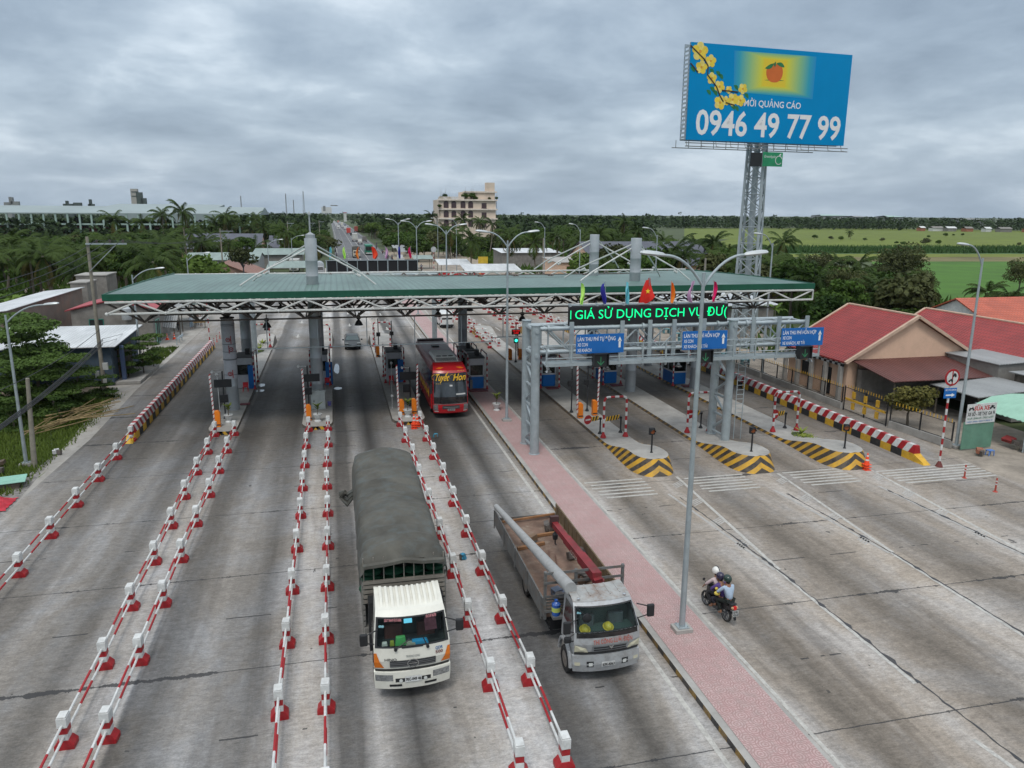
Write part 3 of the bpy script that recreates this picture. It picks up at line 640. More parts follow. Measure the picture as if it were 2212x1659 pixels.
panel_blue(-7.0, 63.9, 'blue door panel standing in front of the far left toll booth'); panel_blue(-.82, 64.1, 'blue door panel beside the second column'); panel_blue(5.2, 64.0, 'blue door panel left of the red coach')
# striped arch hoops across the islands
def arch(label, x0, x1, y, h=2.7, z0=.2, group='striped height arches'):
    t = thing('pipe_arch', label, 'arch', ((x0+x1)/2, y, z0), 0, group); w = (x1-x0)/2
    m = MB(); m.stripes([(-w, 0, .1), (-w, 0, h-.25), (-w+.08, 0, h-.07), (-w+.25, 0, h), (w-.25, 0, h), (w-.08, 0, h-.07), (w, 0, h-.25), (w, 0, .1)], .075, .29, (0, 1), 10); m.build('pipe', [RED, WHITE], t, smooth=True)
    for xx in (-w, w):
        q = MB(); q.lathe([(.2, 0), (.19, .05), (.08, .3), (.08, .1)], (xx, 0, 0), 12); q.build('foot', RED, t, smooth=True)
    return t
arch('red and white pipe arch on the striped island nearest the pink median', 16.65, 18.2, 44.8); arch('red and white pipe arch behind the gantry legs', 22.6, 24.2, 43.9+.9); arch('red and white pipe arch beside the weedy planting bed', 28.4, 30.2, 43.8)
arch('red and white pipe arch at the far end of the leftmost toll island', -9.2+.6, -7.1, 84, 2.5); arch('red and white pipe arch at the far end of the cabinet island', -2.4, -.8, 82.5, 2.5); arch('red and white pipe arch at the far end of the island left of the coach', 3.8, 5.6, 82.5, 2.6)
# ------------------------------------------------------------------ lane furniture
def gate(label, x, y, side=1, arm=3.3, lean=.08):
    t = thing('barrier_gate', label, 'barrier gate', (x, y, .2), 0, 'orange barrier gates')
    m = MB(); m.prism([(-.17, 0), (.17, 0), (.17, .98), (.06, 1.12), (-.17, 1.12)], -.18, .18, 'y'); m.build('cabinet', ORNG, t, bevel=.015)
    q = MB(); q.bb(-.175, .175, -.19, -.182, .12, .2); q.build('door_seam', DARK, t)
    a = MB(); n = 11
    for i in range(n):
        z0, z1 = .35+arm*i/n, .35+arm*(i+1)/n; x0, x1 = lean*i/n*-side, lean*(i+1)/n*-side; w = .055
        vs = []
        for (xx, zz, sk) in ((x0, z0, 0), (x1, z1, 0)):
            vs += [(-side*.22+xx-w, -.05, zz-.05), (-side*.22+xx+w, -.05, zz+.05), (-side*.22+xx+w, .03, zz+.05), (-side*.22+xx-w, .03, zz-.05)]
        mid = [tuple(vs[k][j]*.3+vs[4+k][j]*.7 for j in range(3)) for k in range(4)]
        f = [(0, 1, 5, 4), (1, 2, 6, 5), (2, 3, 7, 6), (3, 0, 4, 7)]
        a.add(vs[:4]+mid, f, 0); a.add(mid+vs[4:], f, 1)
    a.build('arm', [WHITE, RED], t)
    return t
gate('orange barrier gate with raised arm on the far left island by a black display post', -8.15, 52.6); gate('orange barrier gate with raised arm in front of the grey cabinet', -2.2, 53.1)
gate('left one of two orange barrier gates in front of the red coach lane', 4.3, 53.3); gate('orange barrier gate closest to the red coach, raised arm', 5.2, 53.4, -1)
gate('orange barrier gate nearer the pink median on the first striped island', 16.7, 49.8, 1, 3.9); gate('orange barrier gate on the right edge of the first striped island', 17.95, 50.3, -1, 3.9)
for lb, x, y in (('orange barrier box at the far end of the island left of the coach', 3.9, 76.3), ('orange barrier box behind the green traffic signal', 16.7, 72.2), ('second orange barrier box right beside the green traffic signal', 17.7, 72.1)): gate(lb, x, y, 1, 2.6)
def dpost(label, x, y, boxes, h=3.2, arm=False, cam_=True):
    t = thing('display_post', label, 'post', (x, y, .2)); m = MB(); m.lathe([(.16, 0), (.15, .03), (.05, .22), (.05, h)], n=8); m.build('pole', DARK, t, smooth=True)
    for z, w, hh, off in boxes:
        q = MB(); q.bb(off-w/2, off+w/2, -.12, .06, z-hh/2, z+hh/2); q.build('display_box', DARK, t, bevel=.015)
    if cam_:
        q = MB(); q.tube([(0, 0, h-.05), (-.35, -.1, h-.02), (-.55, -.25, h+.02)], .025, 6); q.lathe([(.07, -.5), (.08, -.45), (.08, -.2), (.05, -.15)], (-.6, 0, h+.05), 10, axis='y'); q.build('camera', WHITE, t, smooth=True)
    return t
dpost('black display post with two dark boxes on the far left island', -7.95, 54.7, ((2.55, 1.15, .55, 0), (1.45, .55, .55, 0)), 3.4)
dpost('black display post with two dark boxes in front of the second column', -2.25, 55.6, ((2.5, 1.2, .55, .25), (1.5, .5, .5, 0)), 3.4)
dpost('black display post with dark board left of the red coach', 5.15, 55.6, ((2.35, 1.5, .6, 0), (1.4, .5, .6, -.3)), 3.0)
dpost('black pole with small box on the left edge of the first striped island', 16.55, 51.4, ((2.2, .35, .4, -.15),), 3.6); dpost('black pole with small box on the right edge of the first striped island', 17.8, 51.5, ((2.2, .35, .4, -.1),), 3.6)
dpost('black signal pole behind the far end of the coach island', 4.0, 76.2, ((2.3, .4, .4, 0),), 3.9); dpost('black signal pole right of the far pipe arch', 5.35, 76.6, ((2.3, .4, .4, 0),), 3.6)
dpost('small black pole beside the plants at the far end of the left island', -7.5, 85.5, ((1.75, .5, .25, 0),), 1.7, cam_=False)
gs = dpost('black traffic signal showing a lit green lamp and a red display', 16.95, 70.8, ((3.0, .85, .5, 0), (2.15, .42, .5, 0)), 3.9, cam_=False)
q = MB(); q.lathe([(.15, 0), (.15, .02)], (0, -.145, 2.17), 16, axis='y'); q.build('green_lamp', M('lit_green', (.05, 1., .72), emis=1.6, var=0), gs)
q = MB(); q.text('XE CON', (0, -.126, 3.06), h=.13, align='C'); q.text('10.000', (0, -.126, 2.84), h=.13, align='C'); q.build('red_display', M('lit_red', (1., .02, .02), emis=1.2, var=0), gs)
for lb, x, y, z in (('white security camera globe by the far left barrier gate', -8.3, 54.6, 3.2), ('white security camera globe on the cabinet island', -2.6, 55.2, 3.2), ('white security camera globe left of the coach lane gates', 3.75, 55.0, 1.0), ('white security camera globe above the booth left of the coach', 4.1, 60, 2.5), ('white security camera globe on top of the gate next to the coach', 5.6, 53.8, 1.25)):
    t = thing('security_camera', lb, 'camera', (x, y, .2), 0, 'security cameras'); m = MB(); m.tube([(0, .1, 0), (0, .1, z-.12), (0, 0, z-.12)], .022, 6); m.build('stem', WHITE, t); m = MB(); m.sphere((0, 0, z), .11, n=10); m.build('globe', WHITE, t, smooth=True)
# amber lamps on noses
am0 = thing('amber_beacon', 'black post with round amber lamp on the nose nearest the pink median', 'beacon', (17.5, 39, .82), 0, 'amber beacons on the island noses')
m = MB(); m.lathe([(.16, 0), (.15, .03), (.055, .2), (.05, .28), (.05, 1.25)], n=10); m.build('pole', DARK, am0, smooth=True)
m = MB(); m.bb(-.17, .17, -.02, .16, 1.2, 1.6); m.build('housing', DARK, am0, bevel=.02)
m = MB(); m.lathe([(.135, 0), (.13, -.02), (.0, -.045)], (0, -.02, 1.41), 16, axis='y'); m.build('lens', M('amber_off', (.36, .10, .03), .3, var=.1), am0, smooth=True)
m = MB()
for k in range(9):
    a0, a1 = pi*(k/9)-.2, pi*((k+1)/9)-.0
    m.add([(.155*cos(a0), -.02, 1.41+.155*sin(a0)), (.155*cos(a1), -.02, 1.41+.155*sin(a1)), (.155*cos(a1), -.19, 1.41+.14*sin(a1)), (.155*cos(a0), -.19, 1.41+.14*sin(a0))], [(0, 1, 2, 3)])
m.build('visor', DARK, am0)
clone(am0, (23.35, 38.0, .82), -.12, 'black post with round amber lamp on the nose in front of the gantry legs'); clone(am0, (29.15, 37.4, .82), -.5, 'black post with unlit lamp on the nose beside the red cones')
# swing barriers
def swing(label, x, y, ang, disc=True):
    t = thing('swing_barrier', label, 'barrier', (x, y, .2), ang, 'short swing barriers')
    m = MB(); m.lathe([(.15, 0), (.14, .03), (.05, .18), (.055, .95), (.09, .97), (.09, 1.1)], n=10); m.build('post', DARK, t, smooth=True)
    m = MB(); n = 9
    for i in range(n):
        x0, x1 = -.25-1.1*i/n, -.25-1.1*(i+1)/n
        m.add([(x0, -.02, .95), (x1, -.02, .95), (x1+.1, -.02, 1.25), (x0+.1, -.02, 1.25), (x0, .02, .95), (x1, .02, .95), (x1+.1, .02, 1.25), (x0+.1, .02, 1.25)], [(0, 1, 2, 3)[::-1], (4, 5, 6, 7), (3, 2, 6, 7)[::-1], (0, 1, 5, 4)], i % 2)
    m.tube([(0, 0, 1.03), (-.3, 0, 1.0)], .035, 6, 1); m.build('arm', [YEL, DARK], t)
    if disc:
        m = MB(); m.lathe([(.31, -.055), (.31, -.035)], (-1.1, 0, 1.12), 20, 0, 'y'); m.bb(-1.31, -.89, -.062, -.056, 1.07, 1.17, 1); m.build('no_entry_disc', [RED, WHITE], t)
swing('swing barrier with no entry disc on the left of the first striped island', 16.75, 45.7, .35); swing('striped swing barrier on the right of the first striped island', 18.2, 45.7, .35, False)
swing('swing barrier with a no entry disc between gantry legs and light pole', 24.0, 45.6, .3); swing('swing barrier with a no entry disc beside the weedy planting bed', 29.7, 44.4, .3)
# planters
def leaf_plant(mb, n=9, h=.9, w=.11, m=0, c=(0, 0, 0), droop=.5):
    for i in range(n):
        a = i*2.4+random.random()*.5; l = h*random.uniform(.55, 1.); d = V((cos(a), sin(a), 0)); s_ = V((-sin(a), cos(a), 0)); pts = []
        for k in range(5):
            f = k/4; p = V(c)+d*(l*.75*f*random.uniform(.9, 1.1))+V((0, 0, l*(f*1.1-droop*f*f))); ww = w*sin(pi*min(1, f*.9+.12)); pts += [p-s_*ww, p+s_*ww]
        mb.add(pts, [(2*k, 2*k+1, 2*k+3, 2*k+2) for k in range(4)], m)
PLANT = leafmat('pot_plant_leaf', (.035, .075, .012), (.20, .24, .05), .2, 2.5)
TRUNK = M('bark', (.13, .11, .085), .95, var=.3, scale=3)
def planter(label, x, y):
    t = thing('potted_plant', label, 'potted plant', (x, y, .2 if True else 0), 0, 'white urn planters')
    m = MB(); m.lathe([(.24, 0), (.24, .06), (.15, .12), (.14, .2), (.23, .3), (.25, .46), (.31, .5), (.31, .56), (.27, .56), (.25, .5)], n=18); m.build('urn', WHITE, t, smooth=True)
    m = MB(); m.tube([(0, 0, .5), (.03, 0, .85), (0, .02, 1.1)], [.03, .025, .02], 6); m.build('stem', TRUNK, t)
    m = MB(); leaf_plant(m, 11, .65, .07, c=(0, 0, 1.0)); leaf_plant(m, 6, .5, .06, c=(.02, 0, .85)); m.build('foliage', PLANT, t, smooth=True)
planter('white urn with leafy plant between the two orange gates in front of the coach', 4.65, 52.5); planter('white urn with leafy plant on the pink median', 11.25, 53.0); planter('white urn with yellowish plant at the foot of the paper wrapped column', -7.6, 53.6); planter('white urn with drooping plant in front of the grey cabinet', -1.6, 52.6)
planter('white urn plant on the pink median behind the coach', 10.9, 68.5)
t = thing('electrical_cabinet', 'grey steel cabinet at the foot of the second canopy column', 'cabinet', (-1.6, 56.2, .2)); m = MB(); m.bb(-.5, .5, -.25, .25, 0, 1.28); m.build('case', M('cabinet_grey', (.38, .41, .40), .5, dirt=.2), t, bevel=.015); m = MB(); m.prism([(-.54, 1.285), (.54, 1.285), (.54, 1.33), (0, 1.42), (-.54, 1.33)], -.29, .29, 'y'); m.build('lid', M('cabinet_grey'), t); m = MB(); m.bb(-.33, -.27, -.262, -.253, .55, .7); m.build('handle', DARK, t)
def stool(label, x, y, col, h=.75, kind='plastic chair'):
    t = thing('plastic_chair', label, 'chair', (x, y, .2 if y > 50 else 0)); mt = M('plastic_%s' % label[:5], col, .4)
    m = MB(); m.bb(-.2, .2, -.2, .2, .40, .44); m.build('seat', mt, t, bevel=.01); m = MB(); m.bb(-.2, .2, .18, .22, .45, h); m.build('backrest', mt, t, bevel=.01)
    for a in (-1, 1):
        for b_ in (-1, 1): q = MB(); q.tube([(a*.2, b_*.2, 0), (a*.17, b_*.17, .4)], .02, 5); q.build('leg', mt, t)
for lb, x, y in (('red plastic chair beside the far left toll booth', -7.45, 62.9), ('red plastic chair beside the second column', -1.0, 63.4), ('red plastic chair in front of the booth left of the coach', 4.3, 63.2)): stool(lb, x, y, (.55, .02, .03))
t = tag(MB().lathe([(.12, 0), (.15, .3), (.16, .32)], n=12).build('waste_bin', M('violet_plastic', (.16, .15, .42), .4)), 'small violet bin beside the grey cabinet', 'bin'); t.location = (-.82, 57.0, .2)
t = tag(MB().bb(-.35, .35, -.25, .25, 0, .05).build('floor_mat', M('maroon_mat', (.16, .05, .06), .8)), 'maroon mat beside the paper wrapped column', 'mat'); t.location = (-7.05, 58.6, .21)
t = tag(MB().bb(-.75, .75, -.45, .45, 0, .06).build('floor_mat', M('maroon_mat')), 'maroon step in front of the median booth', 'mat'); t.location = (11.1, 59.5, .21)
for lb, x, y in (('maroon step in front of the booth on the first striped island', 17.3, 59.1), ('maroon step in front of the booth on the gantry island', 23.0, 59.1), ('maroon step in front of the rightmost booth', 28.9, 57.6)): t = tag(MB().bb(-.5, .5, -.35, .35, 0, .06).build('floor_mat', M('maroon_mat')), lb, 'mat'); t.location = (x, y, .21)
# cones and delineators
CONE = M('cone_orange', (.80, .075, .02), .4, var=.08)
def cone(label, x, y, stack=1):
    t = thing('traffic_cone', label, 'traffic cone', (x, y, 0), 0, 'traffic cones')
    for k in range(stack):
        z = k*.16; q = MB(); q.bb(-.2, .2, -.2, .2, z, z+.04); q.build('base', CONE, t, bevel=.01)
        q = MB(); q.lathe([(.155, z+.042), (.115, z+.25), (.10, z+.34), (.07, z+.5), (.055, z+.58), (.03, z+.70)], n=14, m=[0, 1, 0, 1, 0]); q.build('body', [CONE, WHITE], t, smooth=True)
cone('tall stack of red cones beside the post row left of the coach', 4.85, 50.1, 3); cone('second stack of red cones behind the first left of the coach', 5.12, 50.55, 2); cone('stack of red cones against the rightmost striped nose', 29.75, 36.1, 3)
cone('red cone at the left edge of the tin awning stall', -19.1, 92.6); cone('red cone next to another one by the tin awning stall', -18.4, 92.9)
dl0 = thing('delineator_post', 'red flexible delineator at the end of the right kerb wall', 'delineator', (34.3, 33.7, 0), 0, 'red flexible delineators'); q = MB(); q.lathe([(.13, 0), (.12, .03), (.05, .04), (.045, .3), (.045, .4), (.045, .47), (.045, .57), (.045, .64), (.04, .78)], n=10, m=[0, 0, 0, 0, 1, 0, 1, 0]); q.build('post', [M('delineator_red', (.42, .07, .05), .5), WHITE], dl0, smooth=True)
clone(dl0, (34.2, 31.5, 0), 0, 'red flexible delineator nearest the right edge of the picture')
for i, y in enumerate((87.8, 89.9, 92.3, 94.3)): clone(dl0, (-13.35, y, 0), 0, '%s red delineator beyond the far end of the left kerb wall' % ORD[i])
# ------------------------------------------------------------------ striped kerb walls
def wall(label, x, y0, y1, sgn):
    'sgn = side facing the lanes'
    t = thing('barrier_wall', label, 'barrier wall', (x, y0, 0), 0, 'striped kerb walls'); ln = y1-y0
    lo_, hi_ = MB(), MB(); p = .95; n = int(ln/p)
    prof = lambda z: .26-.13*max(0, min(1, (z-.42)/.5))
    for i in range(n):
        a, b_ = i*p, (i+1)*p
        for sd in (-1, 1):
            lo_.quad((sd*.27, a, 0), (sd*.27, b_, 0), (sd*.26, b_, .45), (sd*.26, a, .45), i % 2)
            for k in range(2):
                c0, c1 = a+k*p/2, a+(k+1)*p/2; sh = .24
                e = lambda y: max(0, min(n*p, y))
                hi_.quad((sd*.24, c0, .455), (sd*.24, c1, .455), (sd*.13, e(c1-sh), .95), (sd*.13, e(c0-sh), .95), (k) % 2)
        for k in range(2):
            c0, c1 = max(0, a+k*p/2-.24), max(0, a+(k+1)*p/2-.24); hi_.quad((-.13, c0, .952), (.13, c0, .952), (.13, c1, .952), (-.13, c1, .952), k % 2)
        for sd in (-1, 1): lo_.quad((sd*.26, a, .452), (sd*.26, b_, .452), (sd*.235, b_, .452), (sd*.235, a, .452), i % 2)
    hi_.quad((-.24, 0, .455), (.24, 0, .455), (.13, 0, .95), (-.13, 0, .95), 0); hi_.quad((.24, n*p, .455), (-.24, n*p, .455), (-.13, n*p-.24, .95), (.13, n*p-.24, .95), 0)
    for yy, s_ in ((0, -1), (n*p, 1)):
        lo_.add([(-.27, yy, 0), (.27, yy, 0), (.25, yy, .45), (-.25, yy, .45), (-.24, yy+s_*.9, 0), (.24, yy+s_*.9, 0), (.2, yy+s_*.75, .12), (-.2, yy+s_*.75, .12)], [(4, 5, 6, 7), (3, 2, 6, 7), (0, 3, 7, 4), (1, 2, 6, 5)], 0)
    lo_.build('plinth', [YEL, BLK], t); hi_.build('parapet', [RED, WHITE], t)
    q = MB(); q.bb(-.225, .225, .05, n*p-.3, .02, .44); q.build('core', CONC, t)
wall('long kerb wall along the far left lane, yellow and black below, red and white above', -13.25, 51.2, 86, 1); wall('long kerb wall along the rightmost lane, yellow and black below, red and white above', 33.85, 36.9, 82, -1)
# ------------------------------------------------------------------ barrier posts with pipe rails
POSTY = [50.9-3.8*k for k in range(10)]
def post_proto():
    t = thing('barrier_post', 'x', 'barrier post', (0, 0, 0))
    m = MB(); a, b_ = .255, .195
    m.add([(-a, -b_, 0), (a, -b_, 0), (a, b_, 0), (-a, b_, 0), (-a, -b_, .13), (a, -b_, .13), (a, b_, .13), (-a, b_, .13), (-.14, -.175, .27), (.14, -.175, .27), (.14, .175, .27), (-.14, .175, .27)],
          [(0, 1, 5, 4), (1, 2, 6, 5), (2, 3, 7, 6), (3, 0, 4, 7), (4, 5, 9, 8), (5, 6, 10, 9), (6, 7, 11, 10), (7, 4, 8, 11), (8, 9, 10, 11)]); m.build('base', RED, t, bevel=.012)
    m = MB(); m.bb(-.115, .115, -.155, .155, .265, .46, 0); m.bb(-.115, .115, -.155, .155, .46, .66, 1); m.build('shaft', [WHITE, RED], t, bevel=.006)
    m = MB(); m.bb(-.13, .13, -.175, .175, .66, .96); m.bb(-.115, .115, -.16, .16, .96, 1.0); m.build('cap', WHITE, t, bevel=.012); return t
pp0 = post_proto()
rail_m = MB(); rail_m.tube([(0, 0, 0), (0, -.34, 0), (0, -.66, 0), (0, -1, 0)], .038, 8, [0, 1, 0]); rail_o = rail_m.build('rail', [WHITE, RED], None, smooth=True); railme = rail_o.data; bpy.data.objects.remove(rail_o)
def rails(o, ln, dx=0., rot=0.):
    for z in (.37, .74):
        r = bpy.data.objects.new('rail', railme); COL.objects.link(r); r.parent = o; r.location = (0, -.1, z); r.scale = (1, ln-.2, 1); r.rotation_euler = (0, 0, math.atan2(dx, ln)-rot)
usedp = False
def post(x, y, rot, label, group, ln, dx):
    global usedp
    if not usedp: o = pp0; usedp = True; o.location = (x, y, 0); o.rotation_euler = (0, 0, rot); o['label'] = label; o['group'] = group
    else: o = clone_base(pp0, (x, y, 0), rot, label, group)
    if ln: rails(o, ln, dx, rot)
    return o
def clone_base(root, loc, rz, label, group):
    c = root.copy(); COL.objects.link(c); c.location = loc; c.rotation_euler = (0, 0, rz); c['label'] = label; c['group'] = group
    for ch in root.children:
        if ch.name.startswith('rail'): continue
        d = ch.copy(); COL.objects.link(d); d.parent = c
    return c
ROWS = [(-13.2, .012, 7, True, 'leftmost row along the verge'), (-8.1, .01, 9, True, 'second row from the left'), (-6.95, .008, 9, True, 'third row from the left'),
        (-2.2, .003, 10, True, 'fourth row from the left'), (-.9, .003, 10, True, 'row left of the covered truck'),
        (4.0, .006, 10, False, 'row right of the covered truck'), (5.33, .003, 10, False, 'row left of the crane truck')]
for x, sl, n, cont, nm in ROWS:
    jx = [x+sl*3.8*k+random.uniform(-.04, .04) for k in range(n+1)]
    for k in range(n):
        post(jx[k], POSTY[k], random.uniform(-.07, .07), '%s striped post from the booths in the %s' % (ORD[k], nm), 'red and white barrier posts', 3.8 if (cont or k < n-1) else 0, jx[k+1]-jx[k])
FAR = [(16.25, 15, 80.1, 'far row next to the white van'), (17.25, 14, 80.1, 'second far row right of the van'), (22.1, 8, 90.5, 'middle far row under the canopy'), (23.4, 7, 93.6, 'far row right of the middle one'), (28.0, 9, 86.8, 'left row of the last far pair'), (28.8, 8, 88.4, 'right row of the last far pair')]
for x, n, y0, nm in FAR:
    for k in range(n):
        post(x, y0+3.8*k, 0, '%s striped post from the canopy in the %s' % ((ORD+['thirteenth', 'fourteenth', 'fifteenth'])[k], nm), 'far red and white barrier posts', 3.8 if k else 0, 0)
# ------------------------------------------------------------------ street lamps
LHEAD = M('lamp_head', (.50, .53, .54), .4, .2, var=.08)
def lamp(label, x, y, h, arms, group, base=0., reach=2.6, rise=1.1):
    t = thing('street_lamp', label, 'street lamp', (x, y, base), 0, group)
    m = MB(); m.lathe([(.11, .1), (.105, .6), (.075, h*.7), (.055, h)], n=10); m.build('pole', GALV, t, smooth=True)
    m = MB(); m.bb(-.32, .32, -.26, .26, -.02, .16); m.build('plinth', CONC, t, bevel=.02); m = MB(); m.bb(-.2, .2, -.2, .2, .165, .19); 
    for a in (-.15, .15):
        for b_ in (-.15, .15): m.tube([(a, b_, .17), (a, b_, .25)], .02, 5)
    m.build('base_plate', GALV, t)
    for a in arms:
        d = V((cos(a), sin(a), 0)); m = MB(); pts = []
        for k in range(9):
            f = k/8; pts.append(d*(reach*f)+V((0, 0, h-.45+rise*(1-(1-f)**2.2)*1.0)))
        m.tube(pts, .045, 8); m.build('arm', GALV, t, smooth=True)
        e = pts[-1]; hd = MB(); prof = [(0, .05, .04), (.07, .09, .08), (.28, .14, .10), (.6, .17, .10), (.78, .12, .07), (.84, .03, .03)]; s_ = V((-d.y, d.x, 0)); vs = []; 
        for l, w, hh in prof:
            for j in range(8):
                q = 2*pi*j/8; vs.append(e+d*(l-.05)+s_*(w*cos(q))+V((0, 0, hh*sin(q)*(1 if sin(q) > 0 else .6)+l*.10)))
        hd.add(vs, [(i*8+j, i*8+(j+1) % 8, i*8+8+(j+1) % 8, i*8+8+j) for i in range(5) for j in range(8)]+[tuple(range(8))[::-1], tuple(range(40, 48))]); hd.build('lamp_head', LHEAD, t, smooth=True)
    return t
for y, lb in ((22.0, 'tall twin-arm street lamp nearest the camera, standing on the pink median'), (50.0, 'twin-arm street lamp on the pink median beside the white urn'), (78.6, 'twin-arm street lamp on the median just behind the canopy roof'), (107.5, 'twin-arm street lamp on the median, third from the far end behind the canopy'), (138, 'farthest twin-arm street lamp on the median above the road')):
    lamp(lb, 11.35, y, 12.5, (0.0, pi), 'twin-arm median street lamps', .2, 1.4, 1.0)
for y, lb in ((38.7, 'single-arm street lamp beside the repair shop board'), (61.7, 'single-arm street lamp in front of the billboard tower'), (87, 'single-arm street lamp behind the right mast of the canopy'), (116.9, 'single-arm street lamp left of the far canopy mast'), (138, 'single-arm street lamp among the palms right of the twin lamps'), (190, 'far single-arm street lamp before the pale hotel'), (225, 'farthest single-arm street lamp at the right of the road')):
    lamp(lb, 38.4 if y < 180 else 30, y, 12, (pi,), 'single-arm street lamps on the right', 0, 1.2, 1.25)
for y, x, lb in ((47.2, -18, 'low single-arm street lamp at the left edge of the photo'), (75.3, -18, 'low single-arm street lamp at the left end of the canopy roof'), (102.6, -18, 'low single-arm street lamp in front of the grey workshop'), (150, -12, 'low single-arm street lamp left of the canopy mast'), (176, -9, 'far low single-arm street lamp left of the road')):
    lamp(lb, x, y, 8.8, (-.1,), 'single-arm street lamps on the left', -.05, 2.1, 1.0)
# ------------------------------------------------------------------ sign gantry over the right lanes
ga = thing('sign_gantry', 'grey steel sign gantry with catwalk across the right hand lanes', 'gantry', (0, 0, 0))
YA, YB, ZL, ZH = 42.75, 44.35, 6.4, 7.8
for nm, x, yy in (('a', 11.35, (42.4, 44.6)), ('b', 24.1, (42.4, 44.3))):
    for y in yy:
        m = MB(); m.lathe([(.34, .2), (.34, .24), (.275, .26), (.275, 8.05), (.31, 8.06), (.31, 8.1)], (x, y, 0), 16); m.build('leg', GALV, ga, smooth=True)
    m = MB()
    for k in range(5):
        z0, z1 = .5+1.25*k, .5+1.25*(k+1)
        m.tube([(x, yy[0], z0), (x, yy[1], z0)], .085, 8); m.tube([(x, yy[0 if k % 2 else 1], z0+.1), (x, yy[1 if k % 2 else 0], z1)], .085, 8)
    for z in (6.3, 7.75): m.tube([(x, yy[0]-.35, z), (x, yy[1]+.35, z)], .13, 8)
    m.build('leg_bracing', GALV, ga, smooth=True)
m = MB()
for y in (YA, YB):
    for z in (ZL, ZH): m.tube([(11.35, y, z), (29.5, y, z)], .13, 10)
for xx in (12.2, 18.2, 23.2, 25.2): 
    for z in (ZL, ZH): m.lathe([(.21, -.06), (.21, .06)], (xx, YA, z), 12, axis='x')
m.build('chord', GALV, ga, smooth=True)
m = MB(); n = 12
for i in range(n+1):
    x = 12.2+i*17.2/n
    for y in (YA, YB): m.tube([(x, y, ZL), (x, y, ZH)], .05, 6)
    for z in (ZL, ZH): m.tube([(x, YA, z), (x, YB, z)], .05, 6)
    if i < n:
        x2 = 12.2+(i+1)*17.2/n
        for y in (YA, YB): m.tube([(x if i % 2 else x2, y, ZL), (x2 if i % 2 else x, y, ZH)], .055, 6)
        for z in (ZL, ZH): m.tube([(x if i % 2 else x2, YA, z), (x2 if i % 2 else x, YB, z)], .045, 6)
for x in (13.6, 16.8, 18.6, 20.2, 22.2, 25.6, 27.4, 29.4): m.bb(x-.13, x+.13, YA-.23, YA-.14, 5.95, 8.2)
m.build('web', GALV, ga)
m = MB(); m.bb(11.7, 29.7, 41.45, 42.25, 5.83, 5.88); m.bb(11.7, 29.7, 41.40, 41.445, 5.76, 5.96); m.bb(11.7, 29.7, 42.255, 42.3, 5.76, 5.96)
for i in range(13): x = 11.8+i*1.48; m.bb(x-.03, x+.03, 41.5, 42.6, 5.74, 5.825); m.prism([(41.3, 5.8), (41.5, 5.8), (41.4, 5.62)], x-.06, x+.06, 'x')
m.build('catwalk', GALV, ga)
m = MB()
for z in (6.25, 6.65, 7.02): m.tube([(11.7, 41.42, z), (29.7, 41.42, z)], .028, 6)
for i in range(13): x = 11.75+i*1.49; m.bb(x-.045, x+.045, 41.385, 41.455, 5.965, 7.05)
m.build('railing', GALV, ga)
m = MB(); 
for xx in (24.62, 25.12): m.tube([(xx, 42.3, .35), (xx, 42.3, 7.2)], .03, 6)
for k in range(17): m.tube([(24.62, 42.3, 2.1+k*.3), (25.12, 42.3, 2.1+k*.3)], .02, 5)
m.build('ladder', GALV, ga)
# LED board
led = thing('led_message_board', 'black LED board with green running text on top of the gantry', 'LED sign', (13.5, 42.95, 7.93))
m = MB(); m.bb(0, 10.4, -.12, .12, 0, 1.13); m.build('panel', M('led_black', (.012, .012, .014), .6, var=.1), led, bevel=.01)
m = MB(); m.text('GIÁ SỬ DỤNG DỊCH VỤ ĐƯ(', (.38, -.125, .40), h=.52, w=9.95); m.bb(.08, .13, -.127, -.124, .40, .92)
m.build('lit_text', M('led_green', (.0, 1., .33), emis=.62, var=0), led)
m = MB(); m.tube([(0, .0, 1.2), (10.4, 0, 1.2)], .03, 6); m.tube([(0, .12, 1.24), (10.4, .12, 1.24)], .03, 6)
for k in range(7): m.bb(.1+k*1.7-.06, .1+k*1.7+.06, -.05, .2, 1.135, 1.3)
m.build('top_rail', GALV, led)
SIGNB = M('sign_blue', (.008, .12, .40), .45, var=.06)
LET = M('sign_lettering', (.72, .73, .74), .5, var=.05)
def lane_sign(label, x0, x1, lines):
    t = thing('lane_sign', label, 'road sign', (x0, 41.36, 6.5), 0, 'blue lane signs'); w = x1-x0
    m = MB(); m.bb(0, w, -.02, .02, 0, 1.13); m.build('board', SIGNB, t)
    m = MB()
    for (s_, fr), z, h in zip(lines, (.74, .43, .10), (.22, .19, .19)): m.text(s_, (.09, -.026, z), h=h, w=w*fr, bold=.012)
    ax = w-.26; m.add([(ax-.065, -.026, .3), (ax+.065, -.026, .3), (ax+.065, -.026, .72), (ax-.065, -.026, .72), (ax-.13, -.026, .68), (ax+.13, -.026, .68), (ax, -.026, .95)], [(0, 1, 2, 3), (4, 5, 6)]); m.build('lettering', LET, t)
lane_sign('blue lane sign below the left end of the LED board', 13.5, 16.45, [('LÀN THU PHÍ TỰ ĐỘNG', .79), ('XE CON', .21), ('XE KHÁCH', .29)])
lane_sign('blue lane sign partly hidden behind the near lamp pole', 20.2, 23.15, [('LÀN THU PHÍ HỖN HỢP', .79), ('XE CON', .21), ('XE KHÁCH, XE TẢI', .53)])
lane_sign('blue lane sign at the right end of the gantry', 26.85, 29.8, [('LÀN THU PHÍ HỖN HỢP', .79), ('XE CON', .21), ('XE KHÁCH, XE TẢI', .53)])
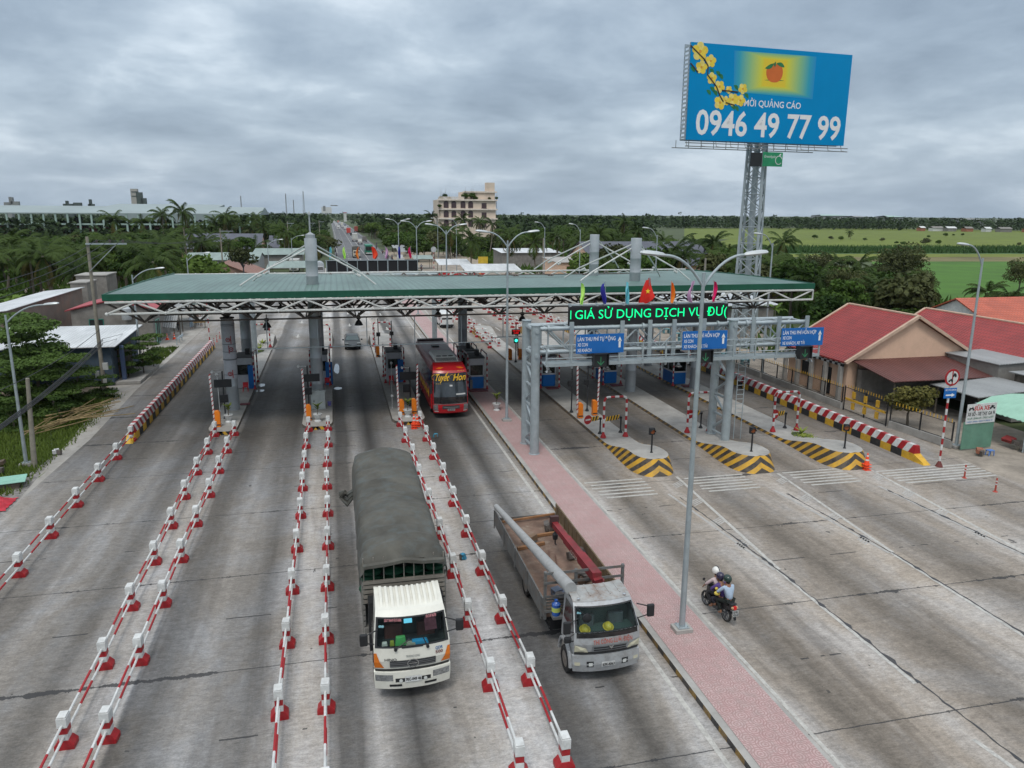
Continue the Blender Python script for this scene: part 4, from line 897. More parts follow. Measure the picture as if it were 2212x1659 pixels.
for i, (x, lb) in enumerate(((15.0, 'black lane signal with faint green arrow under the left blue sign'), (21.7, 'black lane signal hanging behind the near lamp pole'), (28.5, 'black lane signal under the right blue sign'))):
    t = thing('lane_signal', lb, 'lane signal', (x, 41.25, 5.68), .12 if i else 0, 'black lane signals'); m = MB(); m.bb(-.42, .42, -.05, .28, 0, .78); m.build('housing', DARK, t, bevel=.02)
    m = MB(); m.bb(-.46, .46, -.25, .3, .79, .83); m.bb(-.46, -.43, -.2, .28, .02, .785); m.bb(.43, .46, -.2, .28, .02, .785); m.build('visor', DARK, t)
    m = MB()
    for a, b_ in (((0, .62), (0, .15)), ((-.2, .34), (0, .13)), ((.2, .34), (0, .13))): m.tube([(a[0], -.056, a[1]), (b_[0], -.056, b_[1])], .03, 4)
    m.build('arrow', M('arrow_green', (.03, .16, .075), .4, emis=.25 if i == 0 else 0, var=0), t)
for x, lb in ((11.95, 'small bright bell lamp at the left end of the catwalk'), (15.6, 'small bright bell lamp right of the first lane signal'), (20.2, 'small bright bell lamp under the middle of the catwalk'), (24.75, 'small bright bell lamp beside the gantry ladder'), (29.2, 'small bright bell lamp at the right end of the catwalk')):
    t = thing('bell_lamp', lb, 'lamp', (x, 41.7, 5.75), 0, 'bell lamps under the catwalk'); m = MB(); m.lathe([(.03, 0), (.03, -.08), (.07, -.1), (.08, -.2)], n=10); m.build('socket', GALV, t); m = MB(); m.lathe([(.07, -.19), (.12, -.24), (.22, -.33), (.2, -.32), (.07, -.21)], n=14, caps=False); m.build('shade', CHROME, t, smooth=True)
def flag(label, x, y, z, col, h=1.3, w=.26, big=0, seed=0, group='bunting flags on the gantry'):
    rnd = random.Random(seed); t = thing('flag', label, 'flag', (x, y, z), 0, group)
    m = MB(); m.tube([(0, 0, 0), (0, 0, 1.55 if not big else 1.8)], .018, 5); m.build('staff', GALV, t)
    m = MB(); nu, nv = 6, 10; vs = []
    top = 1.5 if not big else 1.72
    for j in range(nv+1):
        for i in range(nu+1):
            a, f = i/nu, j/nv
            if big: xx = .05-a*.85*(.25+.75*f)+.38*f*(1-a); zz = top-f*1.15-a*.75*f-a*.15; yy = .18*sin(a*7+f*3)
            else: xx = (a*w*(.25+.75*sin(pi*min(1, .12+f*.75)))+.05*sin(f*5+seed))*(-1 if seed % 2 else 1); zz = top-f*h-a*.12; yy = .13*sin(a*6+f*4+seed)
            vs.append((xx, yy, zz))
    m.add(vs, [(j*(nu+1)+i, j*(nu+1)+i+1, (j+1)*(nu+1)+i+1, (j+1)*(nu+1)+i) for j in range(nv) for i in range(nu)])
    c = m.build('cloth', M('flag_'+label.split()[0]+'_cloth', col, .8, var=.12), t, smooth=True)
    if big:
        q = MB(); cxx, czz = -.13, .92; pts = [(cxx+(.17 if k % 2 == 0 else .07)*cos(pi/2+k*pi/5), -.17, czz+(.17 if k % 2 == 0 else .07)*sin(pi/2+k*pi/5)) for k in range(10)]; q.add(pts, [tuple(range(10))]); q.build('star', M('star_yellow', (.8, .6, .03), .7), t)
FC = [('lime', (.50, .85, .16)), ('navy', (.03, .03, .30)), ('turquoise', (.16, .52, .60)), None, ('orange', (.85, .22, .02)), ('pink', (.62, .36, .56)), ('magenta', (.62, .005, .10))]
for i, x in enumerate((14.25, 15.8, 17.1, 18.6, 20.05, 21.5, 22.9)):
    if FC[i]: flag(FC[i][0]+' festival flag hanging above the LED board', x, 43.0, 9.0, FC[i][1], seed=i)
    else: flag('red national flag with yellow star above the LED board', x, 43.0, 9.0, (.62, .02, .012), big=1, seed=3)
# rear gantry seen from behind
rg = thing('sign_gantry', 'far sign gantry seen from behind over the left lanes', 'gantry', (0, 0, 0))
m = MB()
for y in (79.4, 81):
    for z in (7.0, 8.2): m.tube([(-9, y, z), (10.6, y, z)], .13, 8)
m.build('chord', GALV, rg, smooth=True)
for x in (-8.3, 10.2):
    m = MB(); m.lathe([(.27, 0), (.27, 8.3)], (x, 80.2, 0), 12); m.build('leg', GALV, rg, smooth=True)
m = MB(); m.bb(-.8, 8.6, 80.75, 80.95, 8.45, 9.55); m.build('board_back', M('led_black'), rg)
m = MB()
for k in range(10): x = -.78+k*1.04; m.bb(x-(.06 if k % 2 == 0 else .03), x+(.06 if k % 2 == 0 else .03), 80.66, 80.745, 8.3, 9.6)
m.bb(-.9, 8.7, 80.66, 80.745, 9.56, 9.62); m.bb(-.9, 8.7, 80.66, 80.745, 8.36, 8.42); m.build('frame', GALV, rg)
FB = [('turquoise', -.25, 2), ('lime', 1.15, 0), ('orange', 2.5, 4), ('scarlet', 3.9, 9), ('pink', 5.25, 5), ('navy', 6.6, 1), ('magenta', 7.9, 6)]
for nm, x, i in FB: flag(nm+' festival flag on the far gantry behind the canopy roof', x, 80.8, 9.5, (.75, .06, .02) if i == 9 else FC[i][1], 1.2, .26 if i != 9 else .55, seed=i+1, group='bunting flags on the far gantry')
def GY(u, v, y):
    'point of the vertical plane at distance y seen at (u, v) in the photo'
    d = FW + RT*((u-IW/2)/FPX) - UPV*((v-IH/2)/FPX); t = y/d.y
    return V((d.x*t, y, CAM_H+d.z*t))
CR = dict(A=(0, 700), B=(1000, 700), C=(2000, 700), D=(2968, 700))
def K(c, x, y, Y): a, b = CR[c]; return GY((a+x/2.212)*.55746, (b+y/2.212)*.55746, Y)
# ------------------------------------------------------------------ billboard
bb = thing('billboard', 'huge blue advertising billboard with phone number on a lattice tower', 'billboard', (37.85, 79.5, 22.4), math.atan2(1.5, 20.7))
BW, BH = 20.75, 9.9
BBLUE = M('billboard_blue', (.0, .235, .52), .6, var=.06, scale=.2, spec=.1)
m = MB(); m.bb(0, BW, -.04, .0, 0, BH); m.build('face', BBLUE, bb)
q4 = [(232, 195), (2075, 325), (1985, 1360), (165, 1300)]
def BP(px, py, o=-.046):
    s_ = t_ = .5
    for _ in range(12):
        top = [q4[0][i]+(q4[1][i]-q4[0][i])*s_ for i in (0, 1)]; bot = [q4[3][i]+(q4[2][i]-q4[3][i])*s_ for i in (0, 1)]
        lf = [q4[0][i]+(q4[3][i]-q4[0][i])*t_ for i in (0, 1)]; rt = [q4[1][i]+(q4[2][i]-q4[1][i])*t_ for i in (0, 1)]
        t_ = (py-top[1])/(bot[1]-top[1]); s_ = (px-lf[0])/(rt[0]-lf[0])
    return V((s_*BW, o, (1-t_)*BH))
def grad(key):
    mt = bpy.data.materials.new(key); mt.use_nodes = True; t = mt.node_tree; b = t.nodes['Principled BSDF']; b.inputs['Roughness'].default_value = .5
    tcn = N(t, 'ShaderNodeTexCoord'); s = N(t, 'ShaderNodeSeparateXYZ'); L(t, tcn.outputs['Generated'], s.inputs[0])
    ax = mth(t, 'MULTIPLY', mth(t, 'ABSOLUTE', mth(t, 'SUBTRACT', s.outputs[0], .5)), 2.); az = mth(t, 'MULTIPLY', mth(t, 'ABSOLUTE', mth(t, 'SUBTRACT', s.outputs[2], .55)), 2.)
    az2 = mth(t, 'ADD', mth(t, 'MULTIPLY', mth(t, 'MAXIMUM', mth(t, 'SUBTRACT', az, .45), 0.), 1.6), 0.)
    r = ramp(t, [(0, (.72, .52, .02)), (.26, (.70, .52, .02)), (.32, (.60, .58, .04)), (.62, (.22, .46, .22)), (.85, (.02, .32, .42)), (1., (0., .24, .52))]); L(t, mth(t, 'MAXIMUM', ax, az2), r.inputs[0]); L(t, r.outputs[0], b.inputs['Base Color']); return mt
m = MB(); m.quad(*[BP(*p) for p in ((690, 745), (1600, 825), (1640, 345), (700, 285))]); m.build('printed_glow', grad('billboard_print'), bb)
m = MB(); o = BP(1152, 525, -.052)
pts = []
for k in range(28):
    a = 2*pi*k/28; r = 1.08*(1-.10*max(0, cos(a-pi/2))**6*2.2-.07*max(0, cos(a+pi/2))**8); pts.append(o+V((r*1.0*cos(a), 0, r*1.04*sin(a))))
m.add(pts, [tuple(range(28))]); m.build('apple', M('print_orange', (.58, .13, .02), .5, var=.05), bb)
m = MB()
def blade(p, q, w, o=-.056):
    a, b_ = BP(*p, o), BP(*q, o); d = b_-a; n = V((-d.z, 0, d.x)).normalized()*w; pts = []
    for k in range(6): f = k/5; c = a+d*f+n*.4*sin(pi*f); ww = n*sin(pi*(f*.92+.04)); pts += [c-ww, c+ww]
    m.add(pts, [(2*k, 2*k+2, 2*k+3, 2*k+1) for k in range(5)])
for p, q, w in (((1145, 425), (1045, 480), .22), ((1175, 425), (1265, 465), .22), ((1155, 465), (1165, 405), .14)): blade(p, q, w)
for c in ((245, 500), (520, 545), (550, 578), (455, 722), (415, 757), (487, 765), (832, 792), (680, 922), (722, 937), (716, 700), (450, 520)): blade((c[0]-22, c[1]-28), (c[0]+22, c[1]+28), .2)
blade((1040, 612), (1262, 618), .07, -.049); m.build('leaf_print', M('print_green', (.015, .16, .05), .5, var=.2), bb)
m = MB()
for pl in (((225, 235), (375, 390), (410, 460), (405, 560), (500, 690), (540, 800), (575, 860)), ((222, 430), (300, 530)), ((560, 730), (650, 740), (740, 750)), ((600, 870), (700, 900))): m.tube([BP(*p, -.05) for p in pl], .08, 4)
m.build('branch_print', M('print_brown', (.05, .03, .02), .6), bb)
m = MB(); m2 = MB()
for x, y, r in ((325, 300, 85), (440, 405, 58), (340, 475, 62), (450, 597, 54), (535, 690, 57), (637, 725, 36), (793, 712, 50), (540, 870, 66), (602, 850, 44), (680, 835, 60), (765, 845, 55)):
    o = BP(x, y, -.060); rr = r/1843*BW; a0 = random.random()
    for k in range(5):
        a = a0+2*pi*k/5; c = o+V((cos(a), 0, sin(a)))*rr*.58; m.add([c+V((cos(b*pi/5), 0, sin(b*pi/5)))*rr*.46 for b in range(10)], [tuple(range(10))], k % 2); 
    o.y -= .006; m2.add([o+V((cos(b*pi/4), 0, sin(b*pi/4)))*rr*.2 for b in range(8)], [tuple(range(8))])
    m.v[-10*5:] = [(p[0], p[1]-.0007*(i//10), p[2]) for i, p in enumerate(m.v[-50:])]
m.build('blossom_print', [M('print_yellow', (.74, .55, .05), .5), M('print_yellow_pale', (.76, .62, .16), .5)], bb); m2.build('blossom_centre', M('print_gold', (.6, .28, .03), .5), bb)
m = MB(); a, b_ = BP(268, 1225), BP(1930, 1280); m.text('0946 49 77 99', (a.x, -.047, a.z-.05), h=2.45, w=b_.x-a.x, bold=.02); a, b_ = BP(806, 905, -.05), BP(1460, 920); m.text('MỜI QUẢNG CÁO', (a.x, -.047, a.z), h=.64, w=b_.x-a.x, bold=.012); m.build('lettering', M('billboard_white', (.74, .74, .74), .5, var=.05), bb)
m = MB()
for x in (0.02, .62): m.bb(x-.04, x+.04, .05+x*2, .15+x*2, 0, BH)
for k in range(22): z = .2+k*.44; m.quad((-.01, .06, z), (-.01, 1.3, z), (-.01, 1.3, z+.22), (-.01, .06, z+.22))
m.bb(0, BW, .05, .15, 0, .12); m.bb(0, BW, 1.2, 1.3, 0, .12); m.bb(0, BW, 1.2, 1.3, BH-.1, BH); m.bb(0, .08, 1.2, 1.3, .12, BH-.11)
for k in range(15): x = k*BW/14.; m.tube([(x, .1, .1), (x, 1.25, .1)], .05, 5); m.tube([(x, 1.25, .1), (min(BW, x+BW/14), 1.25, BH-.1)], .04, 5)
m.build('back_frame', GALV, bb)
m = MB()
for yy, zz in ((-1.0, -.75), (-1.0, -.4), (.8, -.8)): m.tube([(-.6 if yy < 0 else -1.2, yy, zz), (BW*.99 if yy < 0 else BW*.83, yy, zz)], .05, 6)
for k in range(12): x = .1+k*1.85; m.tube([(x, .1, 0), (x, -.1, -.6), (x, -1.05, -.75)], .04, 5); m.tube([(x*.85-.8, .8, -.0), (x*.85-.8, .8, -.85)], .04, 5)
m.build('service_walk', M('walk_steel', (.20, .21, .21), .5, .3), bb)
m = MB(); c0 = V((10.5, 2.0, 0)); H0 = -22.4; TC = [(-1, 0), (0, -1), (1, 0), (0, 1)]; TP = lambda k, z: V((c0.x+TC[k % 4][0]*(1.75-.5*(z-H0)/22.4), c0.y+TC[k % 4][1]*(1.75-.5*(z-H0)/22.4), z))
for k in range(4): m.tube([TP(k, H0), TP(k, .3)], .16, 8)
n = 12
for i in range(n):
    z0, z1 = H0+i*22.4/n, H0+(i+1)*22.4/n
    for k in range(4): m.tube([TP(k, z0), TP(k+1, z1)], .06, 5); m.tube([TP(k+1, z0), TP(k, z1)], .06, 5); m.tube([TP(k, z1), TP(k+1, z1)], .055, 5)
m.build('lattice_tower', GALV, bb, smooth=True)
m = MB(); m.tube([(c0.x, c0.y, H0), (c0.x, c0.y, 1)], .36, 14); m.build('core_column', GALV, bb, smooth=True)
m = MB(); m.bb(9.9, 12.5, -.1, -.04, -2.55, -1.0); gsn = m.build('green_plate', M('plate_green', (.02, .27, .12), .5), bb)
m = MB(); m.text('GreenApple', (10.03, -.107, -1.6), h=.28, w=1.5, shear=.2); 
for k in range(20):
    a0, a1 = 2*pi*k/20+.3, 2*pi*(k+1)/20+.3
    if k < 17: m.add([(12.0+r*cos(a), -.107, -1.85+r*1.05*sin(a)) for r, a in ((.40, a0), (.47, a0), (.47, a1), (.40, a1))], [(0, 1, 2, 3)])
m.add([(12.0, -.107, -1.38), (12.23, -.107, -1.32), (12.3, -.107, -1.12), (12.08, -.107, -1.18)], [(0, 1, 2, 3)]); m.build('plate_lettering', LET, gsn)
m = MB(); m.bb(8.3, 9.8, -.1, -.04, -2.6, -1.1); m.build('dark_plate', DARK, bb)
# ------------------------------------------------------------------ round traffic sign and shop board
t = thing('traffic_sign', 'round red prohibition sign over a blue arrow plate on a red and white pole', 'road sign', (34.4, 35.7, 0))
m = MB(); m.stripes([(0, 0, .3), (.0, 0, 5.1)], .06, .36, (0, 1)); m.build('pole', [WHITE, RED], t, smooth=True); m = MB(); m.lathe([(.22, 0), (.2, .05), (.07, .35), (.07, .2)], n=10); m.build('foot', M('maroon_foot', (.14, .035, .03), .7), t)
m = MB(); m.lathe([(.5, -.1), (.5, -.07)], (0, 0, 5.42), 28, 0, 'y'); m.lathe([(.385, -.108), (.385, -.101)], (0, 0, 5.42), 28, 1, 'y'); m.box((0, -.112, 5.42), (.84, .006, .075), 0, ry=R(-48+90+45)); m.build('disc', [RED, WHITE], t)
m = MB(); y = -.117
m.bb(.0, .25, y, y+.004, 5.50, 5.60); m.bb(.05, .20, y, y+.004, 5.60, 5.67)
for x, z, r in ((.04, 5.485, .04), (.2, 5.485, .055), (-.2, 5.22, .065), (-.01, 5.22, .065)): m.lathe([(r, y), (r, y+.004)], (x, 0, z), 12, 0, 'y')
m.add([(-.2, y, 5.24), (-.02, y, 5.24), (.02, y, 5.33), (-.06, y, 5.36), (-.14, y, 5.33)], [(0, 1, 2, 3, 4)]); m.build('vehicle_symbols', DARK, t)
m = MB(); m.bb(-.42, .42, -.1, -.07, 4.2, 4.8); pl = m.build('arrow_plate', SIGNB, t); m = MB(); m.text('XE 2 VÀ 3 BÁNH', (-.37, -.104, 4.64), h=.10, w=.74, bold=.01); m.add([(-.3, -.104, 4.34), (.1, -.104, 4.34), (.1, -.104, 4.42), (-.3, -.104, 4.42), (.1, -.104, 4.27), (.32, -.104, 4.38), (.1, -.104, 4.49)], [(0, 1, 2, 3), (4, 5, 6)]); m.build('lettering', LET, pl)
t = thing('traffic_sign', 'tall red and white pole sign at the far end of the left kerb wall', 'road sign', (-13.7, 87.3, 0)); m = MB(); m.stripes([(0, 0, 0), (0, 0, 5.6)], .06, .5, (0, 1)); m.build('pole', [WHITE, RED], t, smooth=True); m = MB(); m.lathe([(.45, .07), (.45, .1)], (0, 0, 5.3), 20, 0, 'y'); m.build('disc', GALV, t)
t = thing('traffic_sign', 'round white sign seen from behind on a red and white pole at the roadside market', 'road sign', (24.5, 192, 0)); m = MB(); m.stripes([(0, 0, 0), (0, 0, 5.6)], .08, .6, (0, 1)); m.build('pole', [WHITE, RED], t); m = MB(); m.lathe([(.7, -.1), (.7, -.05)], (0, 0, 5.4), 20, 0, 'y'); m.build('disc', M('sign_back', (.42, .44, .45), .5), t)
t = thing('shop_board', 'white SỬA XE repair shop board on a tall green panel', 'shop sign', (38.15, 38.1, 0), .07)
m = MB(); m.bb(0, 2.45, -.03, .03, .05, 1.85); m.build('green_panel', M('panel_green', (.12, .25, .18), .6, var=.15, dirt=.2), t); m = MB(); m.bb(.05, 2.42, -.07, -.035, 1.72, 3.0); bd = m.build('board', WHITE, t)
m = MB(); m.text('SỬA XE', (1.23, -.075, 2.58), h=.26, w=1.25, align='C', bold=.03); m.build('red_lettering', M('letter_red', (.45, .02, .02), .5), bd)
m = MB(); m.text('XE SỐ - XE TAY GA FI', (.12, -.075, 2.24), h=.21, w=2.2, bold=.03)
for sx, d in ((.38, 1), (2.08, -1)):
    for xx in (-.15, .15): m.lathe([(.075, -.078), (.075, -.074)], (sx+xx, 0, 2.66), 12, 0, 'y')
    m.add([(sx-.16, -.077, 2.68), (sx+.16, -.077, 2.68), (sx+d*.1, -.077, 2.86), (sx-d*.02, -.077, 2.76), (sx-d*.18, -.077, 2.8)], [(0, 1, 2, 3, 4)] if d > 0 else [(1, 0, 4, 3, 2)])
m.build('black_lettering', DARK, bd)
m = MB(); m.text('VÁ ÉP - BƠM HƠI - THAY NHỚT', (.12, -.075, 2.0), h=.12, w=2.15, shear=.2, bold=.02); m.build('green_lettering', M('letter_green', (.02, .12, .07), .5), bd); m = MB(); m.text('YAMAHA - HONDA - SUZUKI  ĐT: 0938 281 123', (.12, -.075, 1.82), h=.075, w=2.1, bold=.02); m.build('blue_lettering', BLUE, bd)
# ------------------------------------------------------------------ houses
PEACH = M('peach_render', (.66, .45, .325), .85, var=.08, dirt=.2, dirtcol=(.36, .26, .18), scale=.6)
GREYW = M('grey_render', (.205, .195, .18), .9, var=.25, dirt=.5, dirtcol=(.11, .10, .09), scale=.8)
BRICKW = M('brown_brick', (.20, .135, .10), .9, var=.3, dirt=.4, scale=1.2)
def tile_roof(key, col, px=.32, py=.36, axis=1):
    if key in MATS: return MATS[key]
    mt = bpy.data.materials.new(key); mt.use_nodes = True; t = mt.node_tree; b = t.nodes['Principled BSDF']; MATS[key] = mt; b.inputs['Roughness'].default_value = .5
    tcn = N(t, 'ShaderNodeTexCoord'); s = N(t, 'ShaderNodeSeparateXYZ'); L(t, tcn.outputs['Object'], s.inputs[0])
    u, v = (s.outputs[1], s.outputs[0]) if axis == 1 else (s.outputs[0], s.outputs[1])
    w1 = mth(t, 'FRACT', mth(t, 'ADD', mth(t, 'DIVIDE', mth(t, 'ADD', v, mth(t, 'MULTIPLY', mth(t, 'ABSOLUTE', mth(t, 'SINE', mth(t, 'MULTIPLY', u, pi/px))), .08)), py), 40.)); w2 = mth(t, 'SINE', mth(t, 'MULTIPLY', u, 2*pi/px))
    nz = N(t, 'ShaderNodeTexNoise', ins={'Scale': .8, 'Detail': 7}); L(t, tcn.outputs['Object'], nz.inputs['Vector']); r = ramp(t, [(.3, tuple(c*.8 for c in col)), (.7, tuple(c*1.15 for c in col))]); L(t, nz.outputs[0], r.inputs[0])
    k = mth(t, 'MAXIMUM', mth(t, 'MULTIPLY', mth(t, 'LESS_THAN', w1, .22), .55), mth(t, 'MULTIPLY', mth(t, 'GREATER_THAN', w2, .8), .28)); L(t, mixc(t, k, r.outputs[0], tuple(c*.42 for c in col)), b.inputs['Base Color'])
    bp = N(t, 'ShaderNodeBump', ins={'Strength': .5, 'Distance': .05}); L(t, mth(t, 'ADD', w1, mth(t, 'MULTIPLY', w2, .5)), bp.inputs['Height']); L(t, bp.outputs[0], b.inputs['Normal']); return mt
REDT = tile_roof('red_tile_roof', (.29, .033, .029))
WTIN = roof_mat('white_tin_roof', (.62, .64, .65), .3, 0, .45, .35); GTIN = roof_mat('grey_tin_roof', (.30, .31, .31), .25, 0, .5, .5); CTIN = roof_mat('pale_green_tin', (.25, .32, .29), .3, 0, .5, .4); RTIN = roof_mat('maroon_tin', (.12, .04, .033), .3, 0, .6, .4)
SLATE = tile_roof('slate_blue_roof', (.085, .09, .115), .3, .4, 0); OTILE = tile_roof('orange_tile_roof', (.46, .10, .05)); BTILE = tile_roof('old_brick_tile', (.24, .10, .06))
def gable(name, label, x0, x1, y0, y1, eave, ridge, roofm, wallm, axis='y', oh=.5, cat='house', th=.12, group=None, z0=0., verge=None):
    t = thing(name, label, cat, ((x0+x1)/2, (y0+y1)/2, z0), 0, group); w, d = (x1-x0)/2, (y1-y0)/2
    if axis == 'x': w, d = d, w
    m = MB(); m.prism([(-w, 0), (w, 0), (w, eave), (0, ridge), (-w, eave)], -d, d, 'y')
    m.v = [(p[0], p[1], p[2]) for p in m.v]
    if axis == 'x': m.xform(Matrix.Rotation(pi/2, 4, 'Z'))
    m.build('wall', wallm, t)
    m = MB(); sl = (ridge-eave)/w; e = w+oh
    for sg in (-1, 1):
        a = [(0, -d-oh*.5, ridge+.06), (sg*e, -d-oh*.5, eave-sl*oh+.06), (sg*e, d+oh*.5, eave-sl*oh+.06), (0, d+oh*.5, ridge+.06)]; b_ = [(p[0], p[1], p[2]+th) for p in a]
        o = [(0, 1, 2, 3), (7, 6, 5, 4), (0, 4, 5, 1), (1, 5, 6, 2), (2, 6, 7, 3)]
        m.add(a+b_, o if sg > 0 else [f[::-1] for f in o])
    if axis == 'x': m.xform(Matrix.Rotation(pi/2, 4, 'Z'))
    m.build('roof', roofm, t)
    if verge:
        m = MB()
        for yy in (-d-oh*.5-.06, d+oh*.5+.06):
            m.tube([(-e, yy, eave-sl*oh+.1), (0, yy, ridge+.16)], .16, 4); m.tube([(0, yy, ridge+.16), (e, yy, eave-sl*oh+.1)], .16, 4)
        m.tube([(0, -d-oh*.5, ridge+th+.08), (0, d+oh*.5, ridge+th+.08)], .1, 6); m.build('verge', verge, t)
    return t
def openings(t, lst, frame=None, glassm=None):
    'windows/doors on a wall: (name, x, y, z, w, h, facing axis)'
    for nm, x, y, z, w, h, ax in lst:
        q = MB(); q.bb(*( (x-w/2, x+w/2, y-.06, y+.06) if ax == 'y' else (x-.06, x+.06, y-w/2, y+w/2) ), z, z+h); f = q.build(nm, glassm or DARK, t)
        if frame:
            q = MB(); e = .07
            for a, b_, c, d in ((-w/2-e, -w/2, -e, h+e), (w/2, w/2+e, -e, h+e), (-w/2, w/2, h, h+e), (-w/2, w/2, -e, 0), (-.02, .02, 0, h)):
                q.bb(*( (x+a, x+b_, y-.09, y+.09) if ax == 'y' else (x-.09, x+.09, y+a, y+b_) ), z+c, z+d)
            q.build('frame', frame, f)
def shed(name, label, x0, x1, y0, y1, za, zb, roofm, wallm, slope='y', oh=.4, cat='shed', group=None, open_=False):
    'lean-to; za = eave height at the low coordinate side, zb at the high one'
    t = thing(name, label, cat, ((x0+x1)/2, (y0+y1)/2, 0), 0, group); w, d = (x1-x0)/2, (y1-y0)/2; m = MB()
    z = (lambda x, y: za+(zb-za)*(y+d)/(2*d)) if slope == 'y' else (lambda x, y: za+(zb-za)*(x+w)/(2*w))
    c = [(-w, -d), (w, -d), (w, d), (-w, d)]
    if open_:
        for a, b_ in c: q = MB(); q.tube([(a*.94, b_*.94, 0), (a*.94, b_*.94, z(a, b_))], .06, 6); q.build('post', TRUNK, t)
    else: m.add([(a, b_, 0) for a, b_ in c]+[(a, b_, z(a, b_)) for a, b_ in c], [(0, 1, 5, 4), (1, 2, 6, 5), (2, 3, 7, 6), (3, 0, 4, 7), (4, 5, 6, 7)]); m.build('wall', wallm, t)
    m = MB(); r = [(a+math.copysign(oh, a), b_+math.copysign(oh, b_)) for a, b_ in c]; m.add([(a, b_, z(a, b_)+.03) for a, b_ in r]+[(a, b_, z(a, b_)+.09) for a, b_ in r], [(3, 2, 1, 0), (4, 5, 6, 7), (0, 1, 5, 4), (1, 2, 6, 5), (2, 3, 7, 6), (3, 0, 4, 7)]); m.build('roof', roofm, t)
    return t
h1 = gable('house', 'peach gabled house with red tile roof right of the gantry, nearest the road', 39.4, 51.0, 51.2, 59.2, 3.3, 6.5, REDT, PEACH, 'y', .5, verge=M('verge_render', (.50, .36, .27), .8))
openings(h1, [('door', -5.8, -1.5, .1, 1.2, 2.2, 'x'), ('window', -5.8, 1.2, 1., 1.4, 1.2, 'x'), ('door', -4.2, -4.0, .1, 1.3, 2.1, 'y')])
m = MB()
for k in range(22):
    for j in range(2): m.bb(-6.15, -6.05, -3.9+k*.36, -3.9+k*.36+.34, 2.75+j*.2, 2.75+j*.2+.19, (k+j) % 2)
m.build('breeze_block_frieze', [DARK, WHITE], h1)
for k in range(5):
    q = MB(); q.bb(-6.3, -6.0, -3.8+k*1.9, -3.5+k*1.9, 0, 2.74); q.build('porch_pillar', CONC, h1)
h2 = gable('house', 'second red tiled house behind the peach gable, cut by the right edge', 51.6, 59.4, 46.5, 61.5, 3.4, 5.6, REDT, PEACH, 'y', .5, verge=M('verge_render'))
gable('house', 'far house with bright orange tile roof at the right edge of the photo', 63, 74, 60, 72, 3.4, 6.0, OTILE, WHITE, 'x', .5)
sh = shed('porch', 'rusty maroon tin porch roof in front of the peach gable', 39.9, 48.2, 46.6, 51.1, 2.55, 3.2, RTIN, DARK, 'y', .3, 'porch', open_=True)
m = MB(); m.bb(-3.9, 3.9, 1.6, 2.1, 0, 2.6); m.build('back_wall', GREYW, sh)
sh = shed('shed', 'grey block shed with tin roof beside the repair shop board', 48.5, 53.5, 46.0, 51.0, 3.55, 3.75, GTIN, GREYW, 'x', .15)
sh = shed('shop_shelter', 'open repair shop shelter with a grey tin awning behind the small tree', 43.4, 48.4, 42.4, 46.4, 2.15, 2.5, GTIN, DARK, 'x', .25, 'shelter', open_=True)
m = MB(); m.bb(1.2, 2.4, -1.4, 1.6, 0, 2.2); m.build('back_wall', GREYW, sh)
t = thing('thatched_hut', 'hut with dark palm thatch wall right of the grey shed', 'hut', (52.5, 44.2, 0)); m = MB(); m.bb(-3.4, 3.4, -.9, .9, 0, 3.1); m.build('thatch_wall', M('thatch', (.10, .085, .07), .95, var=.5, scale=3, stretch=(1, 1, .3), dirt=.6, bump=.5), t); m = MB(); m.bb(-3.7, 3.7, -1.3, 1.2, 3.13, 3.2); m.build('roof', GTIN, t)
t = thing('awning', 'pale green corrugated awning at the right edge of the photo', 'awning', (44.6, 38.9, 0))
m = MB(); n = 24; vs = []
for k in range(n+1):
    y = -2.2+4.4*k/n
    for j in range(5): vs.append((-3.1+j*1.6, y, 2.35+.35*sin(pi*min(1, j/4.))+.03*sin(k*2.6)-(.35 if j == 0 else 0)))
m.add(vs, [(k*5+j, k*5+j+1, k*5+j+6, k*5+j+5) for k in range(n) for j in range(4)]); m.add([(p[0], p[1], p[2]-.03) for p in vs], [(k*5+j, k*5+j+5, k*5+j+6, k*5+j+1) for k in range(n) for j in range(4)]); m.build('roof', M('awning_green', (.27, .47, .36), .5, var=.1), t, smooth=True)
for x, y in ((-2.9, -2.0), (-2.9, 2.0), (3, -2), (3, 2)): q = MB(); q.tube([(x, y, 0), (x, y, 2.25)], .05, 6); q.build('post', GALV, t)
t = thing('plastic_stool', 'small blue plastic stool in front of the green shop panel', 'stool', (39.2, 36.9, 0)); sb = M('stool_blue', (.10, .22, .55), .4)
m = MB(); m.bb(-.2, .2, -.15, .15, .3, .34); m.build('seat', sb, t)
for a in (-1, 1):
    for b_ in (-1, 1): q = MB(); q.tube([(a*.19, b_*.14, 0), (a*.16, b_*.12, .3)], .03, 4); q.build('leg', sb, t)
def clutter(label, x, y, col, n=5, s_=.4, name='scrap_pile', cat='junk'):
    m = MB()
    for k in range(n): m.box((random.uniform(-s_, s_), random.uniform(-s_, s_), .12+random.random()*s_*.5), (random.uniform(.2, s_*1.5), random.uniform(.15, s_), random.uniform(.1, .3)), k % 2, rz=random.random()*3, rx=random.uniform(-.4, .4))
    o = tag(m.build(name, [M('junk_'+label[:8], col, .6, var=.3), RUST]), label, cat); o.location = (x, y, 0)
clutter('heap of dark mats and red motorcycle parts under the green awning', 42.5, 37.5, (.25, .03, .03), 9, .8); clutter('broken concrete lumps at the right roadside below the awning', 41.5, 33.2, (.2, .18, .17), 8, .6); clutter('loose bricks on the verge in front of the repair shop', 38.4, 37.0, (.25, .10, .06), 4, .3)
